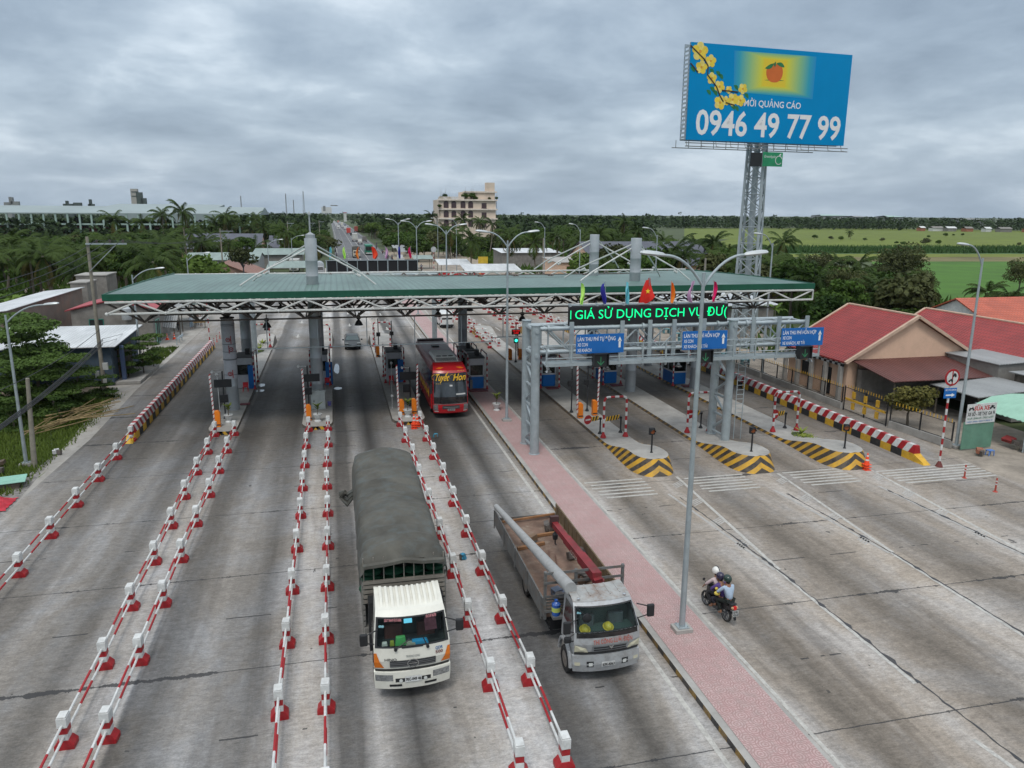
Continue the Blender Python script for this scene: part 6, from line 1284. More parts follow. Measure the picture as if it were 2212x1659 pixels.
B1 = Hull([(.16, .42, 1.08), (.05, .46, 1.13), (.02, .72, 1.15), (.04, 1.02, 1.16), (.12, 1.06, 1.15)], .20); m = B1.shell(MB(), .5, .45); m.build('bumper', CABW, T1, smooth=True)
for s_ in (-1, 1):
    m = MB(); B1.patch(m, 2.1, 2.75, s_*.52, s_*.97, .012, 2, 6) if s_ > 0 else B1.patch(m, 2.1, 2.75, -.97, -.52, .012, 2, 6); m.build('headlight', M('headlight_glass', (.26, .27, .275), .1, .5, var=.5, scale=14, spec=.8), T1, smooth=True)
    m = MB(); B1.patch(m, 1.35, 1.65, *(sorted((s_*.30, s_*.62))), .01, 1, 4); m.build('bumper_slot', DARK, T1)
    m = MB(); p = B1.off(2.1, s_*.32, .0); m.lathe([(.055, -.02), (.05, .01)], p, 12, axis='y'); m.build('fog_lamp', LAMPGL, T1)
m = MB(); B1.patch(m, 1.95, 2.35, -.46, .46, .008, 1, 6); m.build('air_slot', DARK, T1)
m = MB(); B1.patch(m, 1.95, 2.55, -.215, .215, .03, 1, 2); pl = m.build('number_plate', WHITE, T1); vtext(pl, 'plate_number', '70C-049 46', B1, 2.10, -.20, .20, .085, DARK, .036, .03)
def mirror(parent, x, y, z, sg, h=.38, armz=.2):
    m = MB(); m.box((x, y, z), (.24, .12, h)); o = m.build('mirror', DARK, parent, bevel=.04); q = MB(); q.tube([(x-sg*.02, y, z+h*.3), (x-sg*.28, y+.05, z+armz), (x-sg*.42, y+.15, z+armz)], .02, 5); q.tube([(x-sg*.02, y, z-h*.3), (x-sg*.40, y+.12, z-h*.7)], .018, 5); q.build('arm', DARK, o)
mirror(T1, -1.42, .18, 2.15, -1); mirror(T1, 1.45, .2, 2.3, 1)
for s_ in (-1, 1): q = MB(); q.add([(s_*1.15, .42, 1.78), (s_*1.15, 1.5, 1.78), (s_*1.10, 1.5, 2.5), (s_*1.10, .66, 2.5)], [(0, 1, 2, 3) if s_ > 0 else (3, 2, 1, 0)]); q.build('side_window', BLKG, T1)
for x, y in ((-.98, 1.35), (.98, 1.35), (-1.0, 8.8), (1.0, 8.8), (-1.0, 10.1), (1.0, 10.1)): wheel(T1, x, y, .5, .3)
m = MB(); m.bb(-.45, .45, .4, 13.4, .62, .9); m.build('chassis', DARK, T1); m = MB(); m.bb(-1.2, 1.2, 1.9, 2.4, .7, 2.4); m.build('cab_rear_gear', DARK, T1)
m = MB(); m.bb(-1.33, 1.33, 2.55, 13.55, .95, 1.15); 
for s_ in (-1, 1):
    for k in range(7): m.bb(*sorted((s_*1.28, s_*1.345)), 2.6, 13.5, 1.2+k*.2, 1.2+k*.2+.15)
    for k in range(9): y = 2.6+k*1.36; m.bb(*sorted((s_*1.346, s_*1.385)), y, y+.09, .95, 2.9)
m.build('cargo_body', M('body_grey', (.21, .205, .19), .6, var=.2, dirt=.4), T1)
m = MB()
for k in range(4): m.bb(-1.33, 1.33, 2.52, 2.58, 2.05+k*.17, 2.16+k*.17)
m.bb(-1.33, 1.33, 2.50, 2.6, 2.72, 2.82)
for k in range(9): x = -1.3+k*.325; m.tube([(x, 2.56, 2.8), (x, 2.56, 3.62)], .022, 5)
m.build('head_board', M('head_board_grey', (.24, .22, .19), .5, .2, var=.2), T1)
for i in range(12):
    q = MB(); q.sphere((-1.05+(i % 4)*.7+random.uniform(-.06, .06), 3.05+random.uniform(0, .2), 2.30+.28*(i//4)), .36, n=10, sc=(1.05, .8, .42)); o = tag(q.build('grain_sack', M('green_sack', (.008, .055, .028), .6, var=.35), smooth=True), 'dark green sack loaded behind the bars of the covered truck', 'sack', 'green sacks in the covered truck'); o.location = (1.78, 20.35, 0)
tp = MB(); ny_, nx_ = 56, 30; vs = []; prng = random.Random(3)
for j in range(ny_+1):
    y = 2.42+11.2*j/ny_; f = j/ny_
    hump = .08*sin(f*9.2)+.05*sin(f*21+1)+.10*sin(pi*f); end = 1 if j < ny_-3 else (1, .985, .95, .88)[j-ny_+3]
    for i in range(nx_+1):
        u = -1+2*i/nx_; au = abs(u)
        if au < .52: x = 1.30*(au/.52)*.97; z = 3.86-.26*(au/.52)**2.6
        else:
            g_ = (au-.52)/.48; x = 1.26+.14*min(1, g_*3)+.02*sin(f*40+g_*3); z = 3.60-g_*(1.7 if j > 3 else .55)-.06*sin(f*31)*(g_)
        x *= 1+.012*sin(f*47+u*5); z = (z+hump*(1-au*.6)) if au < .6 else z+hump*.4
        z += .022*sin(u*9+f*60)+prng.uniform(-.006, .006)+.085*(math.exp(-((f*16) % 1-.5)**2*18)-.4)*(1 if au < .55 else .3)
        vs.append((math.copysign(x, u)*end, y+(.05*sin(u*14) if j == 0 else 0), 1.2+(z-1.2)*(end if j > ny_-4 else 1)-((.34+.05*sin(u*17)) if j == 0 else .14 if j == 1 else 0)))
w = nx_+1; fs = [(j*w+i, j*w+i+1, (j+1)*w+i+1, (j+1)*w+i) for j in range(ny_) for i in range(nx_)]+[tuple(ny_*w+i for i in range(w))]
tp.add(vs, fs); tp.build('tarpaulin', TARP, T1, smooth=1.2)
m = MB()
for k in range(3): m.tube([(-1.38, 11.6, 2.6-k*.1), (-1.7, 11.5-.2*k, 2.45-k*.15), (-1.95, 11.4, 2.6-k*.1), (-1.75, 11.2, 2.7)], .10, 5)
m.build('loose_flap', TARP, T1, smooth=True)
m = MB(); m.tube([(-1.3, 2.36, 3.42), (-.6, 2.36, 3.46), (0, 2.36, 3.54), (.6, 2.36, 3.44), (1.3, 2.36, 3.42)], .10, 6); m.build('rolled_hem', TARP, T1, smooth=True)
# --- crane truck
T2 = thing('crane_truck', 'dusty silver flatbed truck with red crane, marked THI CÔNG LƯỚI ĐIỆN', 'truck', (7.84, 19.95, 0))
SC = M('dusty_silver_paint', (.37, .385, .395), .4, .3, var=.16, dirt=.6, dirtcol=(.20, .175, .15), scale=2.2); SCR = M('rusty_silver_roof', (.34, .34, .33), .45, .2, var=.2, dirt=.9, dirtcol=(.20, .115, .07), scale=1.6)
H2 = Hull([(.12, .95, 1.06), (.03, 1.15, 1.08), (.0, 1.40, 1.09), (.06, 1.78, 1.08), (.50, 2.44, .98), (.64, 2.54, .96)], .15)
R2 = Hull([(.62, 2.535, .965), (.9, 2.60, .96), (1.55, 2.63, .96), (1.66, 2.58, .96)], .13)
m = H2.shell(MB(), 1.62, .95, (3, 4, .93)); m.build('cab', SC, T2, smooth=.5)
m = MB()
for k in range(3): R2.patch(m, k, k+1, -1, 1, 0, 1, 14)
for k in range(5): a = -.7+k*.35; m.tube([R2.at(.9, a), R2.at(2.2, a)], .03, 4)
m.build('cab_roof', SCR, T2, smooth=True)
m = MB(); H2.patch(m, 3.03, 3.97, -.925, .925, -.008, 6, 10); m.build('windscreen', glass('windscreen_teal', (.72, .84, .82), .2), T2, smooth=True)
m = MB(); H2.patch(m, 2.55, 3.03, -.93, .93, .006, 4, 12); 
for q_ in ((3.0, 4.0, -.97, -.915), (3.0, 4.0, .915, .97), (3.95, 4.02, -.96, .96)): H2.patch(m, *q_, .008, 3, 8)
m.build('black_surround', BLKG, T2, smooth=True)
m = MB(); m.bb(-.95, .95, .95, 1.55, 1.0, 2.35); m.bb(-.98, .98, .42, .9, 1.0, 1.62); m.build('cab_interior', M('teal_interior', (.045, .075, .072), .8), T2)
for x in (-.48, .5): m = MB(); m.bb(x-.26, x+.26, .75, .93, 1.35, 2.0); m.build('seat', M('grey_seat', (.09, .10, .11), .9, var=.3), T2, bevel=.05)
for lb, x in (('yellow hard hat on the left of the crane truck dashboard', -.62), ('yellow hard hat on the right of the crane truck dashboard', .16)):
    m = MB(); m.sphere((0, 0, .0), .155, n=14, sc=(.95, 1.1, 1.0), lo=0.); m.lathe([(.14, 0), (.18, -.005), (.18, .01)], n=14); o = tag(m.build('hard_hat', M('hat_yellow', (.68, .50, .06), .35), smooth=True), lb, 'helmet', 'yellow hard hats'); o.location = (7.84+x, 19.95+.52, 1.66); o.rotation_euler = (.35, 0, 0)
m = MB(); o = H2.off(3.55, -.62, .10); m.lathe([(.02, -.07), (.15, -.03), (.15, .02), (.05, .04)], o, 16, axis='y'); m.tube([o, H2.off(3.95, -.9, .05)], .015, 4); m.build('round_mirror', DARK, T2, smooth=True)
m = MB()
for a in (-.87, -.80): m.lathe([(.04, -.003), (.04, .003)], H2.off(3.75, a, .012), 12, 0, 'y')
m.build('round_sticker', STRL, T2)
vtext(T2, 'red_lettering', 'THI CÔNG LƯỚI ĐIỆN', H2, 2.06, -.47, .72, .135, M('faded_red', (.36, .10, .075), .6), .012, .025)
m = MB(); H2.patch(m, 1.0, 1.75, -.5, .60, .012, 3, 8); m.build('grille', M('grille_silver', (.24, .25, .26), .35, .4), T2, smooth=True)
for i0 in (1.12, 1.45): q = MB(); H2.patch(q, i0, i0+.17, -.44, .55, .022, 1, 8); q.build('grille_slot', DARK, T2)
m = MB(); H2.patch(m, .35, .95, -.99, .99, .008, 1, 10); m.build('shadow_gap', DARK, T2); m = MB(); p = H2.off(1.55, .08, .03); m.add([p+V((-.09, 0, .06)), p+V((-.02, 0, -.06)), p+V((.02, 0, -.06)), p+V((.09, 0, .06)), p+V((.04, 0, .06)), p+V((0, 0, 0)), p+V((-.04, 0, .06))], [(0, 1, 5, 6), (1, 2, 5), (2, 3, 4, 5)]); m.build('emblem', CHROME, T2)
for s_ in (-1, 1):
    m = MB(); pts = [(1.95, .98), (.95, .99), (.85, .60), (1.5, .66)]; vs = [H2.off(i, s_*a, .012) for i, a in pts]; cc = sum(vs, V((0, 0, 0)))/4+V((0, -.04, 0)); m.add(vs+[cc], [((k, (k+1) % 4, 4) if s_ < 0 else ((k+1) % 4, k, 4)) for k in range(4)]); m.build('headlight', M('yellowed_lens', (.50, .48, .36), .2, var=.15, spec=.7), T2)
    q = MB(); q.lathe([(.06, 0), (.055, .05), (.02, .06)], R2.at(.35, s_*.8), 10); q.build('marker_lamp', CHROME, T2)
B2 = Hull([(.14, .40, 1.04), (.04, .44, 1.09), (.0, .70, 1.11), (.03, .98, 1.11), (.12, 1.0, 1.10)], .18); m = B2.shell(MB(), .5, .42); m.build('bumper', SC, T2, smooth=True)
for s_ in (-1, 1):
    m = MB(); B2.patch(m, 1.7, 2.4, *sorted((s_*.42, s_*.62)), .01, 1, 3); m.build('lamp_recess', DARK, T2); m = MB(); B2.patch(m, 1.85, 2.25, *sorted((s_*.45, s_*.56)), .02, 1, 2); m.build('fog_lamp', LAMPGL, T2); m = MB(); B2.patch(m, 1.9, 2.3, *sorted((s_*.80, s_*.95)), .01, 1, 3); m.build('side_lamp', M('yellowed_lens'), T2)
m = MB(); B2.patch(m, 1.7, 2.3, -.19, .21, .02, 1, 2); pl = m.build('number_plate', WHITE, T2); vtext(pl, 'plate_number', '63K-4363', B2, 1.83, -.17, .19, .095, DARK, .026, .03)
mirror(T2, -1.30, .25, 1.95, -1, .42); mirror(T2, -1.28, .22, 1.55, -1, .2); mirror(T2, 1.45, .22, 2.25, 1, .42)
for s_ in (-1, 1):
    q = MB(); q.add([(s_*1.09, .46, 1.74), (s_*1.07, 1.35, 1.74), (s_*1.0, 1.35, 2.38), (s_*1.0, .68, 2.38)], [(0, 1, 2, 3) if s_ > 0 else (3, 2, 1, 0)]); q.build('side_window', BLKG, T2)
    q = MB(); pts = [(s_*1.12, .95+.62*cos(a), .5+.62*sin(a)) for a in [pi*k/8 for k in range(9)]]; q.tube(pts, .07, 6); q.build('wheel_arch', SC, T2, smooth=True)
for x, y in ((-1.0, .95), (1.0, .95), (-1.05, 6.05), (1.05, 6.05)): wheel(T2, x, y, .44, .28, M('dusty_rim', (.20, .18, .16), .8))
m = MB()
for z in (.62, .82): m.tube([(-1.2, 2.5, z), (-1.2, 5.2, z)], .03, 5)
m.bb(-.4, .4, .6, 10.4, .55, .85); m.bb(-1.15, -.7, 2.6, 4.6, .5, .95); m.build('chassis', DARK, T2)
WOODB = M('dirty_bed_floor', (.15, .095, .07), .9, var=.45, dirt=.9, dirtcol=(.26, .20, .15), scale=.9); SIDEB = M('grey_side_board', (.125, .13, .13), .6, var=.3, dirt=.8, dirtcol=(.13, .085, .05), scale=2)
m = MB(); m.bb(-1.4, 1.4, 2.6, 10.7, 1.0, 1.14); m.build('bed_floor', WOODB, T2)
m = MB(); m.bb(-1.44, -1.39, 2.6, 10.7, 1.02, 1.72); m.bb(-1.37, 1.37, 10.66, 10.7, 1.145, 1.3)
for k in range(5): m.bb(-1.475, -1.445, 2.7+k*1.95, 2.78+k*1.95, .9, 1.74)
m.build('side_board', SIDEB, T2); m = MB(); m.bb(1.39, 1.44, 2.6, 10.7, 1.02, 1.76)
for k in range(15): m.bb(1.36, 1.385, 2.75+k*.54, 2.82+k*.54, 1.15, 1.72)
m.build('side_board', M('brown_side_board', (.15, .105, .06), .8, var=.3, dirt=.5), T2)
m = MB(); FRM = SIDEB
for x in (-1.38, -.3, .35, 1.38): m.bb(x-.045, x+.045, 2.45, 2.54, 1.0, 2.75)
for z in (1.3, 1.85, 2.35, 2.70): m.bb(-1.42, 1.42, 2.42, 2.445, z-.045, z+.045)
for k in range(6): m.bb(-1.4, -.4, 2.55, 2.57, 1.2+k*.11, 1.26+k*.11)
m.build('head_frame', FRM, T2)
m = MB(); m.lathe([(.32, 1.15), (.30, 1.5), (.22, 1.55), (.20, 2.5)], (.35, 2.05, 0), 12); m.bb(.1, .6, 1.85, 2.3, .7, 1.2); cr = m.build('crane_column', M('crane_red', (.20, .018, .024), .55, var=.3, dirt=.7, dirtcol=(.10, .05, .04)), T2)
m = MB(); a, b_ = V((.28, 2.0, 2.62)), V((.25, 7.0, 2.42)); 
for f0, f1, s_ in ((0, .35, .17), (.3, .68, .145), (.62, 1., .12)): p, q_ = a+(b_-a)*f0, a+(b_-a)*f1; m.tube([p, q_], s_*1.3, 4)
m.tube([a+V((0, .3, -.3)), a+(b_-a)*.3+V((0, 0, -.1))], .07, 8); m.tube([(.35, 2.05, 2.3), a], .2, 4); m.build('crane_boom', M('crane_red'), T2)
m = MB(); m.text('ASCO', a+(b_-a)*.30+V((-.205, 0, -.1)), (0, 1, -.04), (0, 0, 1), .17, 0, .8); m.build('boom_lettering', M('boom_letter', (.5, .42, .35), .6), T2)
m = MB(); m.lathe([(.1, 0), (.12, .2), (.05, .3)], (.25, 6.85, 1.85), 10); m.tube([(.25, 6.85, 2.1), (.25, 6.9, 2.4)], .02, 5); m.tube([(.25, 6.85, 1.85), (.25, 6.85, 1.65), (.3, 6.85, 1.6)], .03, 5); m.build('hook_block', DARK, T2); m = MB(); m.bb(.08, .42, 6.95, 7.12, 2.3, 2.75); m.build('boom_head', M('dark_crane', (.06, .03, .03), .6), T2)
pole = MB(); A_, B_ = V((-.88, 1.25, 2.72)), V((-1.42, 10.3, 2.0)); pole.tube([A_+(B_-A_)*(k/10) for k in range(11)], [.21-.0095*k for k in range(11)], 16); o = tag(pole.build('concrete_pole', M('concrete_pole', (.30, .305, .305), .8, var=.14, scale=4, dirt=.35, dirtcol=(.25, .23, .21)), smooth=True), 'long tapered concrete pole lying across the crane truck', 'pole'); o.location = T2.location
for lb, p, q_, r in (('brown timber beam across the rear of the crane truck bed', (-1.3, 10.3, 1.25), (1.3, 10.5, 1.35), .06), ('orange brown beam lying short on the crane truck bed', (-.5, 8.6, 1.22), (.9, 8.8, 1.22), .08), ('thick wooden plank near the pole on the crane truck bed', (-1.1, 7.6, 1.22), (.1, 7.9, 1.22), .09), ('thin rusty rod on the crane truck bed', (-.3, 5.6, 1.18), (.1, 7.2, 1.2), .03), ('second thin rod leaning on the crane truck bed', (-.1, 5.2, 1.18), (.25, 6.8, 1.2), .03)):
    o = tag(MB().tube([p, q_], r, 4).build('timber_beam', M('beam_'+lb.split()[0], (.24, .12, .055) if r > .05 else (.12, .06, .045), .8, var=.3), bevel=.005), lb, 'beam'); o.location = T2.location
o = tag(MB().lathe([(.02, .56), (.06, .55), (.06, .48), (.09, .45), (.15, .40), (.15, .1), (.14, .0)], n=14).lathe([(.153, .14), (.153, .3)], n=14, caps=False, m=1).build('water_bottle', [M('blue_bottle', (.02, .09, .34), .15, spec=.7), M('bottle_label', (.42, .5, .12), .5)], smooth=True), 'blue water bottle strapped behind the crane truck cab', 'bottle'); o.location = (7.84-1.05, 19.95+2.28, 1.25); q = MB(); q.bb(-1.2, -.85, 2.1, 2.4, 1.15, 1.245); q.build('bottle_shelf', SIDEB, T2)
clutter('dark tools and boxes behind the crane truck head frame', 7.2, 23.2, (.08, .10, .14), 6, .35, 'tool_box', 'tools')
for o in COL.objects:
    if o.get('label', '').startswith('dark tools'): o.location.z = 1.14
for i, (x, y, c) in enumerate(((8.4, 24.3, (.10, .06, .04)), (8.9, 26.5, (.06, .05, .05)), (7.3, 28.2, (.16, .10, .06)), (8.6, 29.3, (.09, .07, .06)))):
    clutter('%s heap of dark rubble and rope on the crane truck bed' % ORD[i], x, y, c, 5, .3, 'rubble_heap', 'rubble'); [setattr(o, 'location', (x, y, 1.14)) for o in COL.objects if o.get('label', '') == '%s heap of dark rubble and rope on the crane truck bed' % ORD[i]]
# --- red coach
BU = thing('coach', 'red sleeper coach with golden Tuyết Hon lettering stopped at the booth', 'bus', (7.72, 52.0, 0))
BRED = M('coach_red', (.42, .014, .02), .25, var=.08, dirt=.12, spec=.6); BROOF = M('coach_roof', (.22, .055, .07), .4, var=.25, dirt=.4, dirtcol=(.12, .08, .08))
HB = Hull([(.20, .38, 1.18), (.06, .46, 1.22), (.0, .85, 1.25), (.0, 1.38, 1.25), (.02, 1.62, 1.25), (.30, 3.30, 1.22), (.42, 3.48, 1.20), (.85, 3.72, 1.14), (1.5, 3.86, 1.08), (1.7, 3.84, 1.08)], .24)
m = HB.shell(MB(), 1.7, .4); m.build('front', BRED, BU, smooth=.6)
m = MB(); m.bb(-1.25, 1.25, 1.705, 12, .4, 1.75); m.build('side_skirt', BRED, BU, bevel=.03); m = MB(); m.bb(-1.235, 1.235, 1.705, 12, 1.755, 3.25); m.build('side_glass', BLKG, BU); m = MB(); m.prism([(-1.25, 3.255), (1.25, 3.255), (1.22, 3.6), (1.08, 3.84), (-1.08, 3.84), (-1.22, 3.6)], 1.705, 12, 'y'); m.build('roof', BROOF, BU)
m = MB(); HB.patch(m, 4.0, 5.0, -.97, .97, .008, 6, 12); m.build('windscreen', M('coach_screen', (.03, .036, .042), .08, var=.5, scale=1.6, spec=.8), BU, smooth=True); m = MB(); HB.patch(m, 2.55, 4.0, -.97, .97, .006, 3, 12); m.build('black_band', BLKG, BU, smooth=True); m = MB(); HB.patch(m, 4.62, 5.06, -.97, .97, .014, 3, 12); m.build('black_visor', BLKG, BU, smooth=True)
GOLD = M('gold_lettering', (.78, .46, .03), .5, var=.1); vtext(BU, 'gold_lettering', 'Tuyết', HB, 4.70, -.92, -.14, .46, GOLD, .03, .02, .3); vtext(BU, 'gold_lettering', 'Hon', HB, 4.70, .14, .86, .46, GOLD, .03, .02, .3)
m = MB()
for a in (-.9, .1):
    p = HB.off(4.85, a, .03); pts = [p+V((.28*cos(t_)*(.5+t_*.1)*.9, 0, .28*sin(t_)*(.5+t_*.07))) for t_ in [k*.45 for k in range(15)]]; m.tube(pts, .012, 4)
m.build('gold_flourish', GOLD, BU)
vtext(BU, 'small_lettering', 'XE GIƯỜNG NẰM', HB, 5.6, -.85, -.5, .06, GOLD, .02, 0); vtext(BU, 'small_lettering', '0933 44 55 66', HB, 5.6, .42, .85, .06, GOLD, .02, 0); vtext(BU, 'phone_lettering', 'SÀI GÒN', HB, 4.55, -.85, -.55, .05, GOLD, .02, 0)
m = MB(); HB.patch(m, 4.45, 4.52, -.06, .1, .02, 1, 1); HB.patch(m, 4.08, 4.14, .3, .85, .02, 1, 3); m.build('screen_paper', WHITE, BU)
for a0, a1 in ((-.75, -.45), (.5, .8)):
    m = MB(); HB.patch(m, 6.35, 6.75, a0, a1, .012, 1, 2, skew=.2 if a0 < 0 else -.2); m.build('roof_lamp', AMBER, BU)
for s_ in (-1, 1): m = MB(); HB.patch(m, 1.5, 2.4, *sorted((s_*.74, s_*.99)), .012, 2, 4); m.build('headlight', M('headlight_glass'), BU, smooth=True); m = MB(); HB.patch(m, 1.25, 1.38, *sorted((s_*.72, s_*.95)), .012, 1, 3); m.build('fog_lamp', LAMPGL, BU)
m = MB(); HB.patch(m, 1.75, 2.3, -.5, .5, .014, 2, 6); m.build('grille', M('grille_grey'), BU); m = MB(); HB.patch(m, 1.98, 2.1, -.42, .42, .025, 1, 6); HB.patch(m, 2.46, 2.53, -.95, .95, .012, 1, 10); m.build('chrome_bar', CHROME, BU)
m = MB(); HB.patch(m, 1.4, 1.8, -.2, .22, .02, 1, 2); pl = m.build('number_plate', WHITE, BU); vtext(pl, 'plate_number', '50B-006.87', HB, 1.47, -.18, .2, .11, DARK, .026, .03)
m = MB(); m.prism([(-.9, 3.845), (.9, 3.845), (.8, 4.05), (-.8, 4.05)], 2.6, 5.6, 'y'); m.build('air_conditioner', M('ac_grey', (.74, .74, .71), .5, var=.1, dirt=.2), BU, bevel=.04); m = MB(); m.prism([(3.85, 1.9), (3.85, 2.59), (4.05, 2.59)], -.85, .85, 'x'); m.v = [(x, z, y) for x, y, z in m.v]; m.build('ac_front', M('ac_grey'), BU)
for k in range(24): q = MB() if k == 0 else q; x = -.72+k*.0626; q.box((x, 2.22, 3.955), (.03, .5, .02), 0, rx=.29)
q.build('ac_slots', DARK, BU); m = MB()
for x in (-.45, 0, .45): m.lathe([(.2, 4.052), (.2, 4.07)], (x, 3.1, 0), 14)
m.build('ac_fan', DARK, BU)
m = MB(); m.bb(-.3, .3, 8.2, 8.9, 3.845, 3.92); m.build('roof_hatch', DARK, BU); m = MB(); m.bb(-1.1, 1.1, 11.5, 12.05, 3.845, 3.95); m.build('rear_spoiler', M('coach_dark', (.05, .015, .018), .5), BU)
for s_, z in ((-1, 2.3), (1, 2.5)): q = MB(); q.box((s_*1.45, -.1, z), (.18, .14, .65)); q.tube([(s_*1.2, .2, 3.2), (s_*1.4, -.15, 3.1), (s_*1.45, -.12, z+.3)], .035, 6); q.build('mirror', DARK, BU, bevel=.03)
for x, y in ((-1.08, 2.4), (1.08, 2.4), (-1.08, 8.6), (1.08, 8.6)): wheel(BU, x, y, .5, .3)
m = MB(); 
for k in range(5): y = 2.6+k*1.4; m.add([(-1.256, y, 1.0), (-1.256, y+1.2, 1.25), (-1.256, y+.7, 1.7), (-1.256, y+.2, 1.5)], [(3, 2, 1, 0)])
m.build('side_pattern', GOLD, BU)
# --- cars and vans
def car(label, x, y, rz, col, kind='car', name='sedan_car'):
    t = thing(name, label, 'car' if kind == 'car' else 'van', (x, y, 0), rz); P_ = M('car_paint_'+label[:9], col, .3, 0, var=.06, spec=.4)
    if kind == 'car': pr = [(.10, .28, .80), (.0, .45, .84), (.05, .68, .85), (.95, .90, .82), (1.70, 1.36, .62), (2.4, 1.44, .60), (3.2, 1.34, .62), (4.0, .98, .80), (4.35, .9, .80)]; gl, wh, ln = (3.1, 3.95), ((.85, .82), (3.4, .82)), 4.35
    else: pr = [(.08, .3, .80), (.0, .5, .84), (.05, .95, .85), (.22, 1.15, .84), (.75, 1.88, .76), (1.1, 1.98, .74), (3.0, 2.0, .74), (4.35, 1.95, .74), (4.5, 1.85, .76)]; gl, wh, ln = (3.1, 3.95), ((.8, .8), (3.5, .8)), 4.5
    h = Hull(pr, .12); h.shell(MB(), ln, .3).build('body', P_, t, smooth=.6)
    m = MB(); h.patch(m, gl[0], gl[1], -.9, .9, .012, 3, 8); m.build('windscreen', BLKG if kind != 'car' else M('car_screen', (.06, .09, .09), .1, spec=.7), t, smooth=True)
    for s_ in (-1, 1):
        q = MB(); vs = [h.at(i, s_)+V((s_*.012, 0, dz)) for i, dz in ((3.35, -.02), (4.15, -.06), (5.6, -.06), (6.5, -.05))]+[V((s_*(pr[3][2]+.02), 3.6, .98)), V((s_*(pr[3][2]+.02), 1.25, .96 if kind == 'car' else 1.18))]; q.add(vs, [tuple(range(6)) if s_ > 0 else tuple(range(6))[::-1]]); q.build('side_window', BLKG, t)
        q = MB(); h.patch(q, 1.5, 2.3, *sorted((s_*.55, s_*.97)), .012, 1, 3); q.build('headlight', LAMPGL, t)
        q = MB(); q.box((s_*.98, 1.15, 1.0), (.2, .12, .14)); q.build('mirror', P_, t, bevel=.03)
        for yy, _ in wh: wheel(t, s_*.74, yy, .31, .2, CHROME)
    q = MB(); h.patch(q, 1.55, 1.95, -.5, .5, .012, 1, 5); q.build('grille', CHROME if kind == 'car' else DARK, t); q = MB(); h.patch(q, .8, 1.35, -.24, .24, .016, 1, 2); q.build('number_plate', WHITE, t)
    if kind == 'van':
        q = MB(); q.add([(-.68, ln+.01, 1.15), (.68, ln+.01, 1.15), (.64, ln-.02, 1.75), (-.64, ln-.02, 1.75)], [(1, 0, 3, 2)]); q.build('rear_window', BLKG, t)
        for s_ in (-1, 1): q = MB(); q.bb(*sorted((s_*.7, s_*.8)), ln-.1, ln+.02, .75, 1.1); q.build('tail_light', RED, t)
        q = MB(); q.bb(-.82, .82, ln-.2, ln+.05, .3, .5); q.build('rear_bumper', DARK, t); q = MB(); q.bb(-.25, .25, ln+.005, ln+.02, .62, .78); q.build('rear_plate', WHITE, t)
    return t
car('dark grey saloon car waiting in the lane under the canopy', 1.55, 81.5, 0, (.014, .019, .021))
car('white minivan seen from behind beyond the median booths', 13.75, 99.8, pi, (.62, .63, .62), 'van', 'minivan')
car('red and white car half hidden by the canopy roof edge', 1.9, 126, 0, (.45, .03, .03), 'car', 'red_car')
def lorry(label, x, y, face, cabc, boxc, w=2.3, h=3.4, ln=7.5, kind='box', cat='truck', name='box_truck'):
    'face 0 = towards the camera'
    t = thing(name, label, cat, (x, y, 0), pi if face else 0); C_ = M('cab_'+label[:14], cabc, .5, var=.1); X_ = M('load_'+label[:14], boxc, .6, var=.2, dirt=.3); hw = w/2
    if kind == 'bus':
        m = MB(); m.bb(-hw, hw, 0, ln, .45, h); m.build('body', C_, t, bevel=.12)
        for yy in (-.012, ln+.012): q = MB(); q.bb(-hw*.9, hw*.9, yy-.01, yy+.01, h*.45, h*.85); q.build('windscreen' if yy < 0 else 'rear_window', BLKG, t); q = MB(); q.bb(-hw*.95, hw*.95, yy-.012, yy+.012, .5, h*.25); q.build('lower_panel', X_, t)
        for s_ in (-1, 1): q = MB(); q.bb(*sorted((s_*hw, s_*(hw+.02))), .6, ln-.5, h*.48, h*.82); q.build('side_window', BLKG, t)
    else:
        hc = Hull([(.05, .5, hw*.92), (0, 1.1, hw*.95), (.05, 1.5, hw*.94), (.4, 2.25, hw*.85), (.6, 2.35, hw*.83), (1.6, 2.4, hw*.83)], .1); hc.shell(MB(), 1.7, .5).build('cab', C_, t, smooth=.6); q = MB(); hc.patch(q, 2.05, 2.95, -.88, .88, .015, 2, 6); q.build('windscreen', BLKG, t); q = MB(); hc.patch(q, .3, .8, -.6, .6, .015, 1, 4); q.build('grille', DARK, t)
        if kind == 'box': m = MB(); m.bb(-hw, hw, 1.85, ln, .95, h); m.build('cargo_box', X_, t, bevel=.04)
        elif kind == 'tarp':
            m = MB(); m.prism([(-hw, .95), (hw, .95), (hw, h-.35), (hw*.75, h-.08), (0, h), (-hw*.75, h-.08), (-hw, h-.35)], 1.85, ln, 'y'); m.build('tarpaulin', X_, t, smooth=.5)
        else: m = MB(); m.bb(-hw, hw, 1.85, ln, .9, 1.05); m.bb(-hw, -hw+.06, 1.85, ln, 1.055, 1.6); m.bb(hw-.06, hw, 1.85, ln, 1.055, 1.6); m.bb(-hw+.065, hw-.065, ln-.06, ln, 1.055, 1.6); m.build('flatbed', X_, t)
    for yy in (1.0, ln-1.5):
        for s_ in (-1, 1): wheel(t, s_*(hw-.16), yy, .45, .26)
    for s_ in (-1, 1): q = MB(); q.bb(*sorted((s_*hw*.6, s_*hw*.85)), -.06, -.005, .75, .95); q.build('headlight', LAMPGL, t); q = MB(); q.bb(*sorted((s_*hw*.7, s_*hw*.9)), ln+.005, ln+.05, .8, 1.0); q.build('tail_light', RED, t)
    return t
TAN = (.42, .38, .30)
